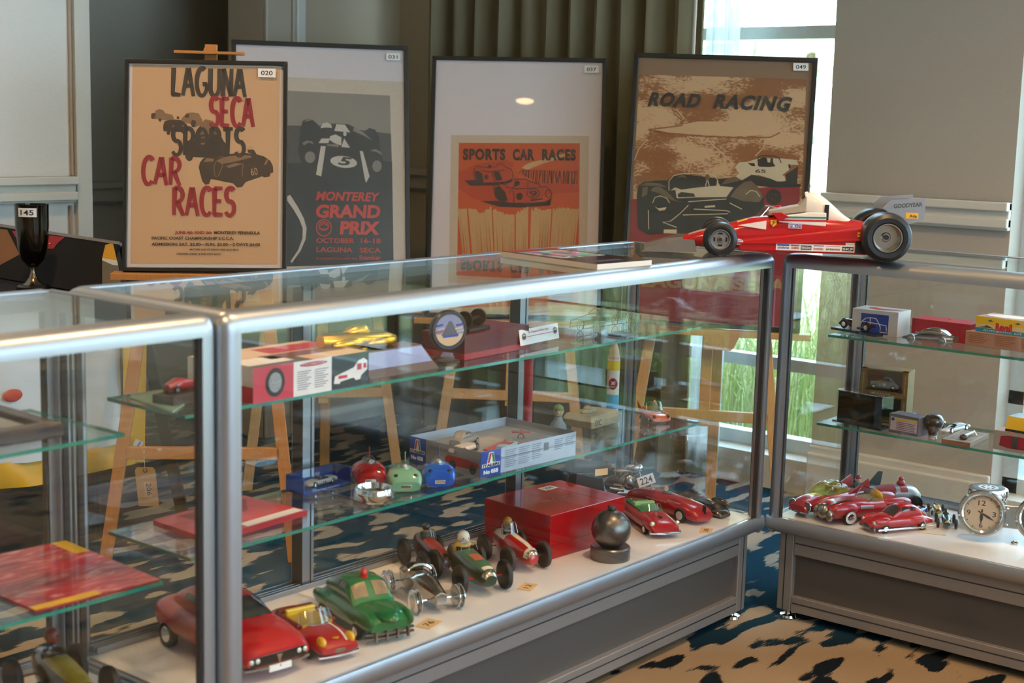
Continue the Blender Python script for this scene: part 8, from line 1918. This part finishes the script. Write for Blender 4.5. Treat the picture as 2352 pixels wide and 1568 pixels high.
gauge(0.0, M('cream_dial', 'c9b09a', 0.5), INK, 0); gauge(0.137, M('dark_dial', '2a2422', 0.4), M('dial_ivory', 'b08a60', 0.5), 1)
b = MB()
for x in (0.06, 0.09):
    for y in (yc - 0.022, yc + 0.018): b.lathe([(0.0035, 0), (0.0035, 0.002), (0.001, 0.003)], (x, y, -0.002), (0, 0, 1), 10)
b.build('rivets', CHROME, t)
p = onz(2330, 1248, zd); t = thing('brass_key', 'tiny brass winding key lying on the white deck', 'key', p, 0.6); b = MB(); b.ell((0, 0.005, 0.003), (0.006, 0.004, 0.002)); b.ell((0, -0.005, 0.003), (0.006, 0.004, 0.002)); b.build('wings', M('old_brass', '7a6a2c', 0.4, 0.8), t); b = MB(); b.cyl((0, 0, 0.003), (0.012, 0, 0.003), 0.0018); b.build('shaft', M('old_brass', '7a6a2c', 0.4, 0.8), t)

# ------------------------------------------------------------------ left case
GL_ = 'collectibles in the left display case'
R0_, B0, F0 = onz(262, 1003, zu + 0.022), onz(48, 932, zu + 0.022), onz(0, 1046, zu + 0.022)
e1 = (F0 - R0_); e1.z = 0; e1.normalize(); e2 = Vector((e1.y, -e1.x, 0)); e2 = e2 if e2.dot(B0 - R0_) > 0 else -e2
R0_ = Vector((min(R0_.x, -0.085), max(R0_.y, 0.18), zu))
t = thing('framed_print', 'wood framed print lying flat on the upper glass shelf of the left case', 'picture', R0_, 0, GL_)
LW, LH, fwid = 0.42, 0.22, 0.028
Q = lambda u_, v_, z: e1 * u_ + e2 * v_ + Vector((0, 0, z))
FRW = M('dark_walnut_frame', '3a2a22', 0.4, 0, 0.3, 0.2, 20)
for pts in ([(0, 0), (LW, 0), (LW - fwid, fwid), (fwid, fwid)], [(LW, 0), (LW, LH), (LW - fwid, LH - fwid), (LW - fwid, fwid)], [(LW, LH), (0, LH), (fwid, LH - fwid), (LW - fwid, LH - fwid)], [(0, LH), (0, 0), (fwid, fwid), (fwid, LH - fwid)]):
    b = MB(); b.prism([Q(u_, v_, 0) for u_, v_ in pts], (0, 0, 0.024)); b.build('frame_bar', FRW, t, 0, 0.003)
for k, (g0, g1, m_, z) in enumerate(((fwid, fwid, M('taupe_mount', '7d7064', 0.7), 0.012), (0.06, 0.05, M('grey_mount', '4d4a46', 0.7), 0.0125), (0.075, 0.062, M('print_white', 'c4bab2', 0.6, 0, 0, 0.08, 30), 0.013))):
    b = MB(); b.poly([Q(g0, g1, z), Q(LW - g0, g1, z), Q(LW - g0, LH - g1, z), Q(g0, LH - g1, z)]); b.build('mount' if k < 2 else 'print', m_, t, 0)
b = MB(); b.poly([Q(fwid, fwid, 0.018), Q(LW - fwid, fwid, 0.018), Q(LW - fwid, LH - fwid, 0.018), Q(fwid, LH - fwid, 0.018)]); b.build('glazing', GL, t, 0)
A0, B1, C1_ = onz(372, 1333, zm), onz(140, 1234, zm), onz(82, 1404, zm)
SW = bpy.data.materials.new('red_streak_print'); SW.use_nodes = True
_t = SW.node_tree; _b = _t.nodes['Principled BSDF']; _b.inputs['Roughness'].default_value = 0.3; _b.inputs['Coat Weight'].default_value = 0.3
_tc = _t.nodes.new('ShaderNodeTexCoord'); _wv = _t.nodes.new('ShaderNodeTexNoise'); _wv.inputs['Scale'].default_value = 5; _wv.inputs['Detail'].default_value = 3; _wv.inputs['Distortion'].default_value = 2.2
_mp = _t.nodes.new('ShaderNodeMapping'); _mp.inputs['Scale'].default_value = (2.2, 9, 1); _mp.inputs['Rotation'].default_value = (0, 0, 0.5)
_cr = _t.nodes.new('ShaderNodeValToRGB'); _e = _cr.color_ramp.elements; _e[0].position = 0.44; _e[0].color = lin('b30a10'); _e[1].position = 0.66; _e[1].color = lin('d98a7a')
_e2 = _cr.color_ramp.elements.new(0.52); _e2.color = lin('c01c1c'); _e3 = _cr.color_ramp.elements.new(0.30); _e3.color = lin('6d0d18')
for x_, y_ in ((_tc.outputs['Object'], _mp.inputs[0]), (_mp.outputs[0], _wv.inputs['Vector']), (_wv.outputs['Fac'], _cr.inputs[0]), (_cr.outputs[0], _b.inputs['Base Color'])): _t.links.new(x_, y_)
A0 = Vector((min(A0.x, -0.07), max(A0.y, 0.18), zm))
t, q = quad_slab('racing_print', 'glossy red print of streaking racing cars with yellow edge strips', 'print', ((366, 1330), (150, 1241), (-150, 1304), (82, 1402)), zm, 0.004, M('print_edge_red', '8c0f14', 0.5), GL_, SW)
yk = M('print_yellow', 'e0b010', 0.4)
md = lambda u_, v_: (q[0] * (1 - u_) + q[3] * u_) * (1 - v_) + (q[1] * (1 - u_) + q[2] * u_) * v_
for u0, u1, v0, v1 in ((0.48, 1.0, -0.0, 0.07), (0.0, 0.12, 0.72, 1.0)):
    P = [md(u0, v0), md(u1, v0), md(u1, v1), md(u0, v1)]; b = MB(); b.poly(P); 
    b.build('yellow_strip', yk, t, 0)
# racer on the left deck
t, L, st = racer('tin_racer', 'yellow and black tin racer with black wheels on the left white deck', (205, 1660), None, zd, 0.13, 0.095, M('black_yellow_tin', '3a3418', 0.25, 0, 0.6, 0.7, 26), M('brass_nose', '8a7a3c', 0.3, 0.8), ang=-100, L=0.22, wr=0.38, grp=GL_, hubm=BLACK, top=M('yellow_litho', '9a861c', 0.3, 0, 0.6, 0.6, 34))
head(t, -0.16 * L, 0, 0.108, 0.013, M('red_face', '7a2a24', 0.4), M('dull_red_cap', '6a2420', 0.4))
